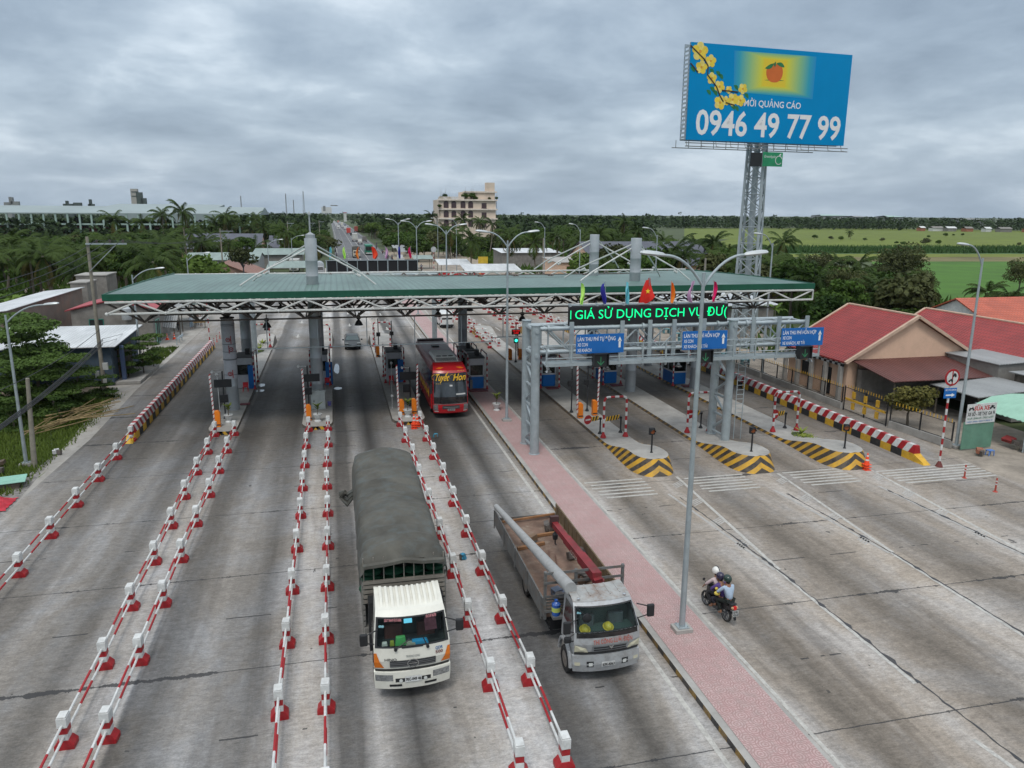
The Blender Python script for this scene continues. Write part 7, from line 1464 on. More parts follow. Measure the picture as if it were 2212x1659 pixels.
lorry('tan truck with dark canvas cover driving towards the toll on the far road', 7.1, 250, 0, TAN, (.10, .10, .09), 2.4, 3.7, 9, 'tarp', name='covered_truck')
lorry('green and white bus seen from behind on the far road', 11.9, 277, 1, (.015, .16, .10), (.6, .62, .6), 2.5, 3.4, 10, 'bus', 'bus', 'green_bus')
lorry('white flatbed pickup behind the box lorry on the far road', 11.9, 361, 1, (.6, .6, .58), (.55, .55, .52), 2.0, 2.2, 6, 'flat', 'pickup', 'flatbed_truck'); lorry('pale grey box lorry seen from behind on the far road', 10.6, 398, 1, (.5, .5, .5), (.50, .50, .47), 2.5, 4.0, 10, 'box')
lorry('small dark covered truck on the road shoulder far away', 15.0, 388, 1, (.12, .13, .14), (.16, .15, .14), 2.0, 2.9, 6, 'tarp', name='covered_truck'); lorry('bright red box truck far down the road', 10.2, 530, 1, (.5, .05, .04), (.52, .06, .045), 2.5, 4.0, 10, 'box')
lorry('dark small car like truck just behind the bright red box truck', 11.2, 490, 1, (.05, .06, .08), (.05, .06, .08), 1.9, 1.8, 4.5, 'bus', 'car', 'dark_car'); lorry('rust red lorry parked at the roadside far away', 16.5, 575, 1, (.3, .06, .04), (.28, .06, .045), 2.5, 4.2, 9, 'box'); lorry('white truck coming on the left carriageway far away', 4.6, 650, 0, (.6, .6, .6), (.55, .55, .53), 2.4, 3.4, 8, 'box')
for i, (x, y, f, c) in enumerate(((3.6, 770, 0, (.6, .6, .6)), (10.2, 648, 1, (.62, .62, .6)), (9.0, 720, 1, (.5, .5, .5)), (9.5, 840, 1, (.6, .58, .5)), (12.5, 690, 1, (.35, .37, .4)), (3.0, 900, 0, (.5, .52, .55)), (8.4, 930, 1, (.55, .55, .55)), (12.0, 780, 1, (.2, .22, .25)), (2.2, 1020, 0, (.6, .6, .6)), (7.6, 1050, 1, (.5, .2, .15)), (10.5, 880, 1, (.6, .6, .6)))):
    lorry('tiny %s vehicle in the queue near the vanishing point of the road' % ['white', 'white', 'grey', 'cream', 'slate', 'pale', 'pale', 'dark', 'white', 'reddish', 'white'][i], x, y, f, c, c, 2.3, 3.0, 7, 'box', 'vehicle', 'far_truck')['group'] = 'far traffic queue'
lorry('old white truck facing us behind the left part of the canopy', -9.6, 192, 0, (.42, .42, .38), (.4, .4, .38), 2.3, 3.0, 8, 'box'); lorry('white pickup parked at the roadside behind the far gantry', 18.8, 226, 1, (.6, .6, .6), (.5, .5, .5), 1.9, 1.9, 4.8, 'flat', 'pickup', 'pickup_truck')
tk = lorry('grey tank lorry half hidden behind the canopy mast', -3.4, 178, 0, (.30, .31, .32), (.3, .31, .32), 2.3, 2.2, 8, 'flat', name='tank_truck'); m = MB(); m.lathe([(.0, 1.9), (1.1, 2.1), (1.15, 4.5), (1.1, 7.6), (0, 7.9)], (0, 0, 2.1), 16, axis='y'); m.build('tank', SILV, tk, smooth=True)
# ------------------------------------------------------------------ people and motorbikes
SKIN = M('skin', (.26, .125, .075), .6, var=.12); HAIR = M('black_hair', (.012, .011, .01), .6)
def skinmesh(name, verts, edges, mat, parent, sub=1):
    me = bpy.data.meshes.new(name); me.from_pydata([v[0] for v in verts], edges, []); me.materials.append(mat); o = bpy.data.objects.new(name, me); COL.objects.link(o)
    if parent: o.parent = parent
    md = o.modifiers.new('skin', 'SKIN'); md.use_smooth_shade = True
    for i, v in enumerate(verts): me.skin_vertices[0].data[i].radius = (v[1], v[1] if len(v) < 3 else v[2]); me.skin_vertices[0].data[i].use_root = i == 0
    s_ = o.modifiers.new('sub', 'SUBSURF'); s_.levels = sub; s_.render_levels = sub; return o
def person(label, loc, rz, J, shirt, pants, hat=None, group=None, fingers=False, longsleeve=True, hair=True, size=1.):
    t = thing('person', label, 'person', loc, rz, group); t.scale = (size,)*3
    P = {k: V(v) for k, v in J.items()}
    order = ['pelvis', 'spine', 'chest', 'neck', 'head', 'top']; vs = [(P['pelvis'], .105, .13), (P['spine'], .10, .125), (P['chest'], .11, .14), (P['neck'], .052), (P['head'], .085, .095), (P['top'], .07)]; es = [(0, 1), (1, 2), (2, 3), (3, 4), (4, 5)]
    vs.append((P['head']+(P.get('face', V((0, .1, 0))))*1.0, .022)); es.append((4, 6))
    for s_ in ('l', 'r'):
        b_ = len(vs); d = (P[s_+'hand']-P[s_+'elbow']).normalized()
        vs += [(P[s_+'sh'], .055), (P[s_+'elbow'], .042), (P[s_+'hand'], .028), (P[s_+'hand']+d*.075, .036, .02)]; es += [(2, b_), (b_, b_+1), (b_+1, b_+2), (b_+2, b_+3)]
        if fingers:
            side = d.cross(V((0, 0, 1))).normalized(); 
            for q, (o_, l) in enumerate(((-.032, .055), (-.011, .066), (.011, .062), (.032, .048))):
                k = len(vs); p = vs[b_+3][0]+side*o_; vs += [(p+d*.03, .0095), (p+d*(.03+l*.5)+V((0, 0, -.012)), .009), (p+d*(.03+l*.75)+V((0, 0, -.04)), .008)]; es += [(b_+3, k), (k, k+1), (k+1, k+2)]
            k = len(vs); p = vs[b_+3][0]-d*.03; sg = 1 if s_ == 'l' else -1; vs += [(p+side*.045*sg+d*.02, .011), (p+side*.05*sg+d*.06+V((0, 0, -.02)), .009)]; es += [(b_+3, k), (k, k+1)]
        b_ = len(vs); vs += [(P[s_+'hip'], .085), (P[s_+'knee'], .058), (P[s_+'ankle'], .038), (P[s_+'toe'], .032, .04)]; es += [(0, b_), (b_, b_+1), (b_+1, b_+2), (b_+2, b_+3)]
    skinmesh('body', vs, es, SKIN, t)
    vs = [(P['pelvis'].lerp(P['spine'], .05), .14, .165), (P['spine'], .135, .16), (P['chest'], .14, .17), (P['neck'].lerp(P['chest'], .35), .075)]; es = [(0, 1), (1, 2), (2, 3)]
    for s_ in ('l', 'r'):
        b_ = len(vs); e = P[s_+'elbow']; h = P[s_+'hand']; vs += [(P[s_+'sh'], .075), (e, .062), (e.lerp(h, .88 if longsleeve else .1), .048)]; es += [(2, b_), (b_, b_+1), (b_+1, b_+2)]
    skinmesh('shirt', vs, es, M('shirt_'+label[:16], shirt, .85, var=.1, scale=8), t)
    vs = [(P['pelvis']+V((0, 0, .02)), .128, .15)]; es = []
    for s_ in ('l', 'r'):
        b_ = len(vs); vs += [(P[s_+'hip'], .105), (P[s_+'knee'], .078), (P[s_+'knee'].lerp(P[s_+'ankle'], .85), .06)]; es += [(0, b_), (b_, b_+1), (b_+1, b_+2)]
    skinmesh('trousers', vs, es, M('trousers_'+label[:16], pants, .9, var=.15), t)
    c = (P['head']+P['top'])/2+V((0, 0, .01)); f_ = P.get('face', V((0, .1, 0))).normalized()
    for s_ in (-1, 1): m = MB(); sd = f_.cross(V((0, 0, 1))); m.sphere(P['head']+f_*.088+sd*.035*s_+V((0, 0, .03)), .012, n=6); m.build('eye', DARK, t)
    m = MB()
    if hat:
        m.sphere(c, .148, n=16, sc=(1, 1.14, 1.08), lo=-.25); m.sphere(c+f_*.13+V((0, 0, .01)), .07, 0, 8, (1., 1., .25)); h = m.build('helmet', M('helmet_'+label[:16], hat, .25, var=.05, spec=.6), t, smooth=True)
        if hat[0] > .4:
            q = MB(); q.tube([c+V((.03, .17*cos(a), .165*sin(a))) for a in [.1+k*.3 for k in range(10)]], .02, 4); q.build('helmet_stripe', DARK, h)
        q = MB(); q.sphere(c-f_*.05-V((0, 0, .09)), .085, n=10, sc=(1, 1, 1.1)); q.build('hair', HAIR, t, smooth=True)
    elif hair: m.sphere(c-f_*.012+V((0, 0, .015)), .108, n=12, sc=(.95, 1.08, 1.05), lo=-.35); m.build('hair', HAIR, t, smooth=True)
    return t
def sit(dy=0, lean=.0, reach=True, spread=.2, hand=None, z=0., foot=None):
    f = foot or (.30, .30)
    J = dict(pelvis=(0, dy, .87+z), spine=(0, dy+.05+lean*.3, 1.10+z), chest=(0, dy+.10+lean*.7, 1.32+z), neck=(0, dy+.13+lean, 1.47+z), head=(0, dy+.16+lean*1.1, 1.58+z), top=(0, dy+.16+lean*1.1, 1.69+z),
             lsh=(-.19, dy+.1+lean*.75, 1.37+z), rsh=(.19, dy+.1+lean*.75, 1.37+z), lhip=(-.10, dy+.02, .85+z), rhip=(.10, dy+.02, .85+z), lknee=(-spread, dy+.40, .78+z), rknee=(spread, dy+.40, .78+z),
             lankle=(-.19, dy+f[0]-.06, f[1]+.06), rankle=(.19, dy+f[0]-.06, f[1]+.06), ltoe=(-.20, dy+f[0]+.12, f[1]), rtoe=(.20, dy+f[0]+.12, f[1]))
    h = hand or ((-.33, dy+.56, 1.04), (.33, dy+.56, 1.04)); J.update(lelbow=(-.30, dy+.28+lean, 1.14+z), relbow=(.30, dy+.28+lean, 1.14+z), lhand=h[0], rhand=h[1]); return J
def stand(arm=0.):
    return dict(pelvis=(0, 0, .92), spine=(0, 0, 1.1), chest=(0, .01, 1.32), neck=(0, .01, 1.47), head=(0, .03, 1.57), top=(0, .03, 1.67), lsh=(-.19, 0, 1.38), rsh=(.19, 0, 1.38), lelbow=(-.25, -.03+arm*.2, 1.10), relbow=(.25, -.02, 1.10), lhand=(-.22, .10+arm*.3, .88+arm*.25), rhand=(.24, .08, .86), lhip=(-.1, 0, .9), rhip=(.1, 0, .9), lknee=(-.11, .03, .49), rknee=(.12, -.02, .49), lankle=(-.11, -.02, .08), rankle=(.13, -.06, .08), ltoe=(-.12, .15, .035), rtoe=(.15, .11, .035))
def motorbike(label, loc, rz, col=(.02, .02, .022), plate=True):
    t = thing('motorbike', label, 'motorbike', loc, rz); P_ = M('bike_paint_'+label[:12], col, .3, spec=.6, var=.05)
    for y in (0, 1.24):
        m = MB(); m.lathe([(.23, -.045), (.275, -.04), (.295, 0), (.275, .04), (.23, .045)], n=24, axis='x', caps=False); w = m.build('wheel', RUBR, t, smooth=True, loc=(0, y, .295)); m = MB()
        for k in range(5): a = 2*pi*k/5; m.box((0, .12*cos(a), .12*sin(a)), (.03, .035, .23), 0, rx=a+pi/2)
        m.lathe([(.04, -.05), (.04, .05)], n=10, axis='x'); m.lathe([(.235, -.03), (.22, 0), (.235, .03)], n=20, axis='x', caps=False); m.build('rim', M('bike_rim', (.10, .10, .105), .5), w)
    m = MB(); m.tube([(0, 1.24, .3), (0, 1.10, .75), (0, 1.0, 1.0)], [.05, .055, .05], 8); m.tube([(-.08, 1.24, .3), (-.08, 1.1, .78)], .025, 6); m.tube([(.08, 1.24, .3), (.08, 1.1, .78)], .025, 6); m.build('front_fork', DARK, t, smooth=True)
    m = MB(); vs = []
    for y, hw, z0, z1 in ((1.10, .12, .55, 1.0), (.95, .17, .42, .92), (.72, .13, .36, .62), (.5, .13, .36, .70), (.2, .14, .45, .76), (-.15, .12, .56, .80), (-.42, .06, .66, .84)): vs += [(-hw, y, z0), (hw, y, z0), (hw*.9, y, z1), (-hw*.9, y, z1)]
    m.add(vs, [(4*k+j, 4*k+(j+1) % 4, 4*k+4+(j+1) % 4, 4*k+4+j) for k in range(6) for j in range(4)]+[(3, 2, 1, 0), (24, 25, 26, 27)]); m.build('fairing', P_, t, smooth=.9)
    m = MB(); m.prism([(-.42, .84), (.62, .72), (.6, .79), (.2, .83), (-.4, .89)], -.13, .13, 'x'); m.build('seat', DARK, t, bevel=.03)
    m = MB(); m.tube([(-.34, .92, 1.04), (-.15, 1.0, 1.02), (.15, 1.0, 1.02), (.34, .92, 1.04)], .02, 6); m.build('handlebar', DARK, t); m = MB(); m.sphere((0, 1.05, 1.0), .13, n=12, sc=(1.1, .9, .8)); m.build('dashboard', P_, t, smooth=True)
    for s_ in (-1, 1):
        m = MB(); m.tube([(s_*.22, .98, 1.03), (s_*.34, .96, 1.22)], .01, 4); m.lathe([(.055, -.01), (.055, .01)], (s_*.37, .96, 1.27), 12, axis='y'); m.build('mirror', DARK, t)
    m = MB(); m.tube([(.14, .55, .32), (.15, .2, .3), (.17, -.2, .38), (.17, -.35, .42)], [.025, .03, .055, .05], 8); m.build('exhaust', M('exhaust_steel', (.10, .10, .10), .35, .7), t, smooth=True); m = MB(); m.bb(-.14, .14, .35, .75, .26, .45); m.tube([(-.28, .42, .28), (.28, .42, .28)], .02, 6); m.tube([(-.26, .05, .33), (.26, .05, .33)], .02, 6); m.build('engine', M('engine_grey', (.13, .13, .135), .5, .3), t)
    m = MB(); m.bb(-.05, .05, -.50, -.405, .70, .82); m.build('tail_light', M('tail_red', (.5, .02, .02), .2, emis=.15), t)
    for s_ in (-1, 1): m = MB(); m.bb(*sorted((s_*.055, s_*.12)), -.47, -.40, .73, .79); m.build('turn_signal', M('turn_clear', (.6, .38, .22), .2), t)
    m = MB(); m.add([(-.06, -.42, .62), (.06, -.42, .62), (.05, -.52, .30), (-.05, -.52, .30), (-.06, -.40, .62), (.06, -.40, .62), (.05, -.50, .30), (-.05, -.50, .30)], [(0, 1, 2, 3), (7, 6, 5, 4), (0, 3, 7, 4), (1, 5, 6, 2)]); m.build('mud_flap', DARK, t)
    if plate:
        m = MB(); m.add([(-.13, -.50, .68), (.13, -.50, .68), (.13, -.55, .47), (-.13, -.55, .47)], [(0, 1, 2, 3), (3, 2, 1, 0)]); pl = m.build('number_plate', WHITE, t); m = MB(); m.text('63-B2', (-.09, -.522, .59), (1, 0, 0), (0, .23, .97), .065, 0, .18, bold=.03); m.text('622.63', (-.11, -.545, .495), (1, 0, 0), (0, .23, .97), .07, 0, .22, bold=.03); m.build('plate_number', DARK, pl)
    return t
MB_LOC, MB_R = (13.37, 22.55, 0), .13
motorbike('black motorbike carrying three people away on the right lanes', MB_LOC, MB_R)
person('person in pale pink shirt and white helmet steering the black motorbike', MB_LOC, MB_R, sit(.48, .10, hand=((-.32, .93, 1.06), (.32, .93, 1.06)), foot=(.18, .27)), (.52, .42, .42), (.02, .021, .024), (.66, .65, .62), fingers=True)
ch = sit(.20, .12, z=-.10, hand=((-.16, .55, 1.0), (.16, .55, 1.0)), spread=.22, foot=(.25, .42)); person('small person in violet jacket squeezed between the two adults on the motorbike', MB_LOC, MB_R, ch, (.085, .05, .19), (.03, .03, .04), (.025, .02, .05), size=1.)
pz = sit(-.12, .03, hand=((-.24, .20, 1.0), (.24, .20, 1.0)), spread=.24, foot=(.22, .30)); person('person in light blue shirt and dark green helmet on the back of the motorbike', MB_LOC, MB_R, pz, (.36, .45, .56), (.012, .016, .014), (.012, .035, .026), fingers=True, longsleeve=False)
o = tag(MB().sphere((0, 0, 0), .10, n=10, sc=(1.2, 1, .8)).sphere((.02, .1, .13), .06, n=8).build('fruit_bag', M('bag_yellow', (.58, .46, .08), .6, var=.2), smooth=True), 'yellow bag held by the rear passenger on the motorbike', 'bag'); o.location = (13.37-.30, 22.55+.22, 1.03)
wp = [('person in dark clothes standing at the left roadside stall', -19.0, 98.7, (.03, .03, .035), (.03, .03, .035), 1.9), ('person in pale blue shorts standing at the left roadside stall', -17.9, 101.0, (.45, .5, .55), (.3, .4, .5), -2.2), ('person in grey patterned clothes beside the food cart', -16.95, 102.6, (.36, .33, .34), (.35, .32, .33), 2.6), ('person in brown standing behind the food cart', -17.6, 103.5, (.16, .10, .08), (.1, .1, .1), .3),
      ('person in white shirt at the roadside market by the red sheets', 25.2, 168, (.62, .62, .62), (.05, .05, .08), 2.), ('second person in white shirt at the roadside market', 26.6, 169, (.6, .6, .58), (.06, .06, .07), 1.), ('person in black and white beside the red tables at the market', 29.8, 166, (.35, .35, .36), (.03, .03, .03), -1.), ('person in orange shirt among the red tables at the market', 31.6, 167, (.6, .22, .08), (.1, .1, .12), 0.), ('person walking at the roadside behind the far gantry', 17.6, 205, (.2, .2, .22), (.05, .05, .05), .4)]
for lb, x, y, c1_, c2_, a in wp: person(lb, (x, y, 0), a, stand(random.random()*.8), c1_, c2_)
bk = [(1.3, 318, 0, 'in the left lane far up the road'), (.6, 286, 0, 'second in line at the left edge of the far road'), (.9, 253, 0, 'nearest at the left edge of the far road'), (3.1, 249, 0, 'left of the tan covered truck'), (16.7, 311, pi, 'right of the green bus'), (16.8, 274, pi, 'at the right road edge behind the pink flag'), (16.4, 241, pi, 'behind the far gantry at the right'), (17.5, 238, pi, 'with red clothing beside the market stalls'), (21.5, 193, pi, 'coming out of the roadside market'), (18.3, 338, pi, 'far up the right shoulder')]
bike0 = motorbike('dark motorbike '+bk[0][3], (bk[0][0], bk[0][1], 0), pi, (.05, .05, .055), False); rider0 = person('rider on the dark motorbike '+bk[0][3], (bk[0][0], bk[0][1], 0), pi, sit(.4, .05, hand=((-.32, .9, 1.05), (.32, .9, 1.05)), foot=(.2, .28)), (.10, .12, .16), (.03, .03, .04), (.12, .12, .14))
for x, y, f, lb in bk[1:]: clone(bike0, (x, y, 0), pi-f, 'dark motorbike '+lb); clone(rider0, (x, y, 0), pi-f, 'rider on the dark motorbike '+lb)
# ------------------------------------------------------------------ vegetation
def proj(p):
    q = V(p)-V((0, 0, CAM_H)); z = q.dot(FW); return IW/2+FPX*q.dot(RT)/z, IH/2-FPX*q.dot(UPV)/z
PALM = leafmat('palm_leaf', (.012, .028, .008), (.046, .074, .018), .2, .25); PALMD = leafmat('palm_leaf_dry', (.07, .062, .02), (.13, .115, .035), .2, .5)
LEAF = leafmat('broad_leaf', (.011, .030, .007), (.052, .095, .018), .2, .22); LEAFN = leafmat('near_leaf', (.016, .042, .010), (.075, .125, .030), .25, .9); LEAFY = leafmat('yellow_leaf', (.12, .12, .015), (.30, .27, .04), .2, .5); BAN = leafmat('banana_leaf', (.03, .065, .012), (.10, .16, .03), .25, .5); FARL = leafmat('far_leaf', (.012, .030, .012), (.036, .060, .022), .1, .05); OLIVE = leafmat('olive_leaf', (.024, .034, .014), (.075, .085, .032), .2, .25)
def palm_crown(seed, nf=22, ln=4.4):
    r = random.Random(seed); m = MB()
    for k in range(nf):
        a = k*2.399+r.uniform(-.25, .25); lift = r.uniform(-.55, 1.15) if k < nf-4 else r.uniform(-1.1, -.7); l = ln*r.uniform(.78, 1.05); d = V((cos(a), sin(a), 0)); s_ = V((-sin(a), cos(a), 0)); n = 15; dr = r.uniform(.75, 1.2)
        pts = []
        for i in range(n+1):
            f = i/n; ang = lift-dr*1.5*f*f; pts.append((pts[-1] if pts else V((0, 0, 0)))+(d*cos(ang)+V((0, 0, sin(ang))))*(l/n))
        mt = 1 if k >= nf-3 else 0
        m.tube(pts[::3], .03, 3, mt, caps=False)
        for i in range(1, n+1):
            f = i/n; p = pts[i]; t_ = (pts[i]-pts[i-1]).normalized(); ll = 1.05*sin(pi*(.15+.8*f))*r.uniform(.8, 1.1)
            for sg in (-1, 1):
                for h_ in (0, .5):
                    q = p-t_*(l/n*h_); e = q+s_*(sg*ll*.62)+t_*ll*.55+V((0, 0, -ll*r.uniform(.35, .75))); w = t_*.075
                    m.add([q-w, q+w, e+w*.3, e-w*.3], [(0, 1, 2, 3)], mt)
    for k in range(7): m.sphere((.25*cos(k*.9), .25*sin(k*.9), -.25-.1*(k % 2)), .14, 0, 6)
    o = m.build('crown', [PALM, PALMD], None); me = o.data; bpy.data.objects.remove(o); return me
def trunk_mesh(seed, h=1., bend=.12, r0=.19):
    r = random.Random(seed); a = r.uniform(0, 6.28); m = MB(); pts = [V((cos(a)*bend*h*(1-f)**2, sin(a)*bend*h*(1-f)**2, -h*(1-f))) for f in [k/7 for k in range(8)]]; m.tube(pts, [r0*1.25]+[r0*(1-.35*k/7) for k in range(7)], 7); o = m.build('trunk', M('palm_trunk', (.19, .165, .13), .9, var=.25, scale=2), None, smooth=True); me = o.data; bpy.data.objects.remove(o); return me
PC = [palm_crown(s) for s in (1, 2, 3, 4)]; PT = [trunk_mesh(s, 11, .10) for s in (1, 2, 3)]
def leaf_crown(seed, n, r_, leaf, clumps=16, flat=.75, mat=LEAF, tiers=0, up=.3):
    r = np.random.default_rng(seed); cs = []
    for k in range(clumps):
        v = r.normal(size=3); v /= np.linalg.norm(v); v *= r.uniform(.35, 1.)*r_*.72; v[2] = abs(v[2])*flat*1.1-.15*r_ if not tiers else (k % tiers)/max(1, tiers-1)*1.6*r_-.6*r_; cs.append((v, r_*r.uniform(.25, .48)))
    vs = np.zeros((n, 4, 3)); 
    for i in range(n):
        c, cr_ = cs[i % clumps]; d = r.normal(size=3); d /= np.linalg.norm(d); p = c+d*cr_*r.uniform(.55, 1.)**.5*np.array([1, 1, .62 if not tiers else .25])
        nrm = d*.6+r.normal(size=3)*.5+np.array([0, 0, up]); nrm /= np.linalg.norm(nrm); a = np.cross(nrm, r.normal(size=3)); a /= np.linalg.norm(a)+1e-9; b_ = np.cross(nrm, a); l = leaf*r.uniform(.6, 1.2)
        vs[i] = [p-a*l*.5, p-b_*l*.32+a*l*.1, p+a*l*.6, p+b_*l*.32+a*l*.1]
    me = bpy.data.meshes.new('crown'); me.from_pydata(vs.reshape(-1, 3).tolist(), [], [(4*i, 4*i+1, 4*i+2, 4*i+3) for i in range(n)]); me.materials.append(mat); return me, cs
def limb_mesh(cs, r_, h, r0=.16):
    m = MB(); m.tube([(0, 0, -h), (.05, .03, -h*.5), (0, 0, -.3*r_)], [r0*1.3, r0, r0*.75], 7)
    for c, q in cs[:9]: c = V(c); m.tube([(0, 0, -.3*r_-.1*h), c*.5+V((0, 0, -.1*r_)), c], [r0*.6, r0*.35, r0*.12], 5)
    o = m.build('trunk', TRUNK, None, smooth=True); me = o.data; bpy.data.objects.remove(o); return me
BL = []
for s_, mt in ((11, LEAF), (12, LEAF), (13, OLIVE), (14, leafmat('light_leaf', (.022, .05, .010), (.085, .135, .028), .25, .3))):
    me, cs = leaf_crown(s_, 1500, 3.6, .62, 18, .8, mt); BL.append((me, limb_mesh(cs, 3.6, 6)))
me, cs = leaf_crown(41, 4600, 3.6, .30, 34, 1.15, OLIVE, 0, .2); AIR = (me, limb_mesh(cs, 3.6, 6, .12))
ntree = [0]
def mk_tree(name, label, cat, x, y, zc, s_, crown, trunk, th, group=None, z0=-.1):
    'zc = height of the crown origin; th = natural trunk length of the trunk mesh'
    t = thing(name, label, cat, (x, y, z0), random.uniform(0, 6.28), group)
    c = bpy.data.objects.new('crown', crown); COL.objects.link(c); c.parent = t; c.location = (0, 0, zc); c.scale = (s_,)*3
    k = bpy.data.objects.new('trunk', trunk); COL.objects.link(k); k.parent = t; k.location = (0, 0, zc); k.scale = (s_, s_, zc/th); ntree[0] += 1; return t
def palm(label, x, y, zc, s_=1., group=None, v=None): return mk_tree('coconut_palm', label, 'palm tree', x, y, zc, s_, PC[(ntree[0] if v is None else v) % 4], PT[ntree[0] % 3], 11, group)
def broad(label, x, y, zc, s_=1., group=None, v=None):
    b_ = BL[(ntree[0] if v is None else v) % 4]; return mk_tree('broadleaf_tree', label, 'tree', x, y, zc, s_, b_[0], b_[1], 6, group)
# palms that can be told apart, by where their heads stand in the photo
for i, (c, x, y, Y, s_, lb) in enumerate((('A', 60, 560, 150, 1.15, 'yellowish coconut palm at the left edge of the photo'), ('A', 420, 650, 140, 1., 'coconut palm above the square concrete stair tower'), ('A', 975, 330, 215, 1.05, 'tall coconut palm in front of the long warehouse, behind the utility pole'), ('A', 1340, 470, 190, 1.1, 'coconut palm with hanging fronds right of the utility pole'), ('A', 1560, 260, 210, 1.1, 'tallest coconut palm of the left grove, against the sky'), ('A', 1390, 290, 250, 1.1, 'tall coconut palm left of the tallest one'), ('A', 1215, 350, 240, 1., 'leaning coconut palm between warehouse and tallest palm'), ('A', 1930, 300, 290, 1.25, 'coconut palm above the slate blue roof on the left'), ('A', 2190, 330, 300, 1.1, 'coconut palm right of the slate blue roof'), ('A', 690, 760, 120, .9, 'low coconut palm just behind the concrete block'), ('A', 230, 600, 190, 1., 'coconut palm left of the power line pole'), ('A', 560, 520, 230, 1., 'coconut palm in the middle of the left grove below the warehouse'),
    ('B', 1750, 330, 290, 1.0, 'coconut palm crown in front of the hotel'), ('B', 1900, 350, 280, 1., 'second coconut palm crown in front of the hotel'), ('B', 2010, 370, 270, 1., 'coconut palm at the right foot of the hotel'), ('B', 1650, 430, 230, 1.1, 'coconut palm behind the third twin lamp'), ('B', 1830, 500, 180, 1.1, 'big drooping coconut palm behind the market stalls'), ('B', 2160, 470, 165, 1.1, 'coconut palm beside the second twin street lamp'), ('B', 1490, 300, 330, 1.0, 'coconut palm left of the hotel'),
    ('C', 930, 350, 270, 1.2, 'tall coconut palm above the left mast of the right mast pair'), ('C', 1040, 420, 220, 1., 'coconut palm behind the right canopy mast'), ('C', 150, 520, 170, 1.0, 'coconut palm over the white market roof'), ('C', 350, 470, 190, 1.0, 'coconut palm behind the single lamps'), ('C', 640, 400, 230, 1.0, 'coconut palm left of the masts'), ('C', 1430, 640, 118, .85, 'dry coconut palm at the right end of the slate roof'), ('C', 1700, 520, 150, 1.05, 'wide coconut palm left of the billboard tower'), ('C', 1790, 640, 125, .9, 'coconut palm at the left foot of the billboard tower'), ('C', 1190, 690, 125, .7, 'small palm in front of the slate roof'),
    ('D', 150, 520, 170, 1.2, 'big coconut palm just right of the billboard tower'), ('D', 600, 700, 128, .95, 'coconut palm right of the canopy end'), ('D', 800, 700, 125, 1.0, 'dark upright coconut palm before the bright field'), ('D', 330, 800, 105, .9, 'coconut palm behind the right end of the canopy'), ('D', 880, 950, 90, .8, 'coconut palm over the first red roof'), ('D', 1900, 950, 85, .75, 'small coconut palm beside the right lamp pole'), ('D', 2100, 1000, 80, .75, 'small coconut palm at the right edge'), ('D', 720, 440, 420, .8, 'lone dark tree palm standing in the rice fields'))):
    p = K(c, x, y, Y); palm(lb, p.x, Y, max(3.5, p.z), s_, v=i)
AVOID = [(-34, -14, 182, 203), (-27, -13, 148, 170), (-47, -14, 250, 278), (-21, -7, 203, 218), (-38, -29, 100, 121), (-53, -29, 78, 105), (40, 80, 136, 170), (25, 38, 148, 185), (43, 61, 86, 115), (44, 60, 198, 214), (-28, -12, 125, 180), (-14, -6, 166, 178), (45.5, 49.5, 79, 84)]
def free(x, y, pad=1.5):
    if any(a-pad < x < b_+pad and c-pad < y < d+pad for a, b_, c, d in AVOID): return False
    return not (y > 205 and abs(x-RX(y)) < 10.5)
def vtop(u):
    'how high (photo row) the tree tops reach'
    pts = [(-400, 500), (0, 498), (385, 492), (400, 458), (640, 468), (690, 490), (716, 500), (760, 500), (800, 470), (940, 466), (1000, 500), (1160, 478), (1330, 478), (1420, 492), (1600, 510), (1720, 525), (1800, 548), (1960, 556), (2050, 615), (2212, 635), (2600, 635)]
    for (a, b_), (c, d) in zip(pts, pts[1:]):
        if a <= u <= c: return b_+(d-b_)*(u-a)/(c-a)
    return 500
def scatter(n, xr, yr, fn, hmin, hmax, s0, s1, label, group, lift=1.):
    k = tries = 0
    while k < n and tries < n*30:
        tries += 1; x, y = random.uniform(*xr), random.uniform(*yr)
        if not free(x, y, 3): continue
        s_ = random.uniform(s0, s1); u, v = proj((x, y, 8))
        if not -260 < u < 2480: continue
        lim = vtop(u)+random.uniform(0, 26)+(38 if 415 < u < 600 and y < 252 else 0); zt = CAM_H-(lim-458)/FPX*math.hypot(x, y)*.99; z = min(random.uniform(hmin, hmax), zt-2.2*s_*lift)
        if z < 1.2: continue
        fn(label, x, y, z, s_, group); k += 1
scatter(120, (-150, -24), (112, 300), palm, 7, 12, 1.0, 1.3, 'coconut palm crowded in the dense grove on the left', 'palms of the left grove')
scatter(80, (-150, -16), (108, 330), broad, 3, 7.5, .8, 1.4, 'dark broadleaf tree filling the gaps in the left palm grove', 'broadleaf trees of the left grove')
scatter(30, (-60, -4), (230, 420), palm, 7, 12, 1., 1.25, 'coconut palm left of the far road', 'palms left of the far road')
scatter(32, (-16, -1), (226, 560), broad, 4, 8, .9, 1.3, 'bright green roadside tree on the left of the far road', 'roadside trees left of the far road')
scatter(40, (20, 28), (226, 640), broad, 3.5, 7, 1., 1.5, 'dense roadside tree along the right edge of the far road', 'trees along the right edge of the far road')
scatter(40, (26, 80), (228, 480), broad, 4, 9, 1., 1.5, 'dense broadleaf tree right of the far road', 'trees right of the far road')
scatter(26, (22, 80), (250, 520), palm, 7, 12, 1., 1.25, 'coconut palm among the trees right of the far road', 'palms right of the far road')
scatter(60, (40, 150), (180, 420), palm, 6, 12, 1., 1.3, 'coconut palm in the grove behind the slate roof', 'palms behind the slate roof')
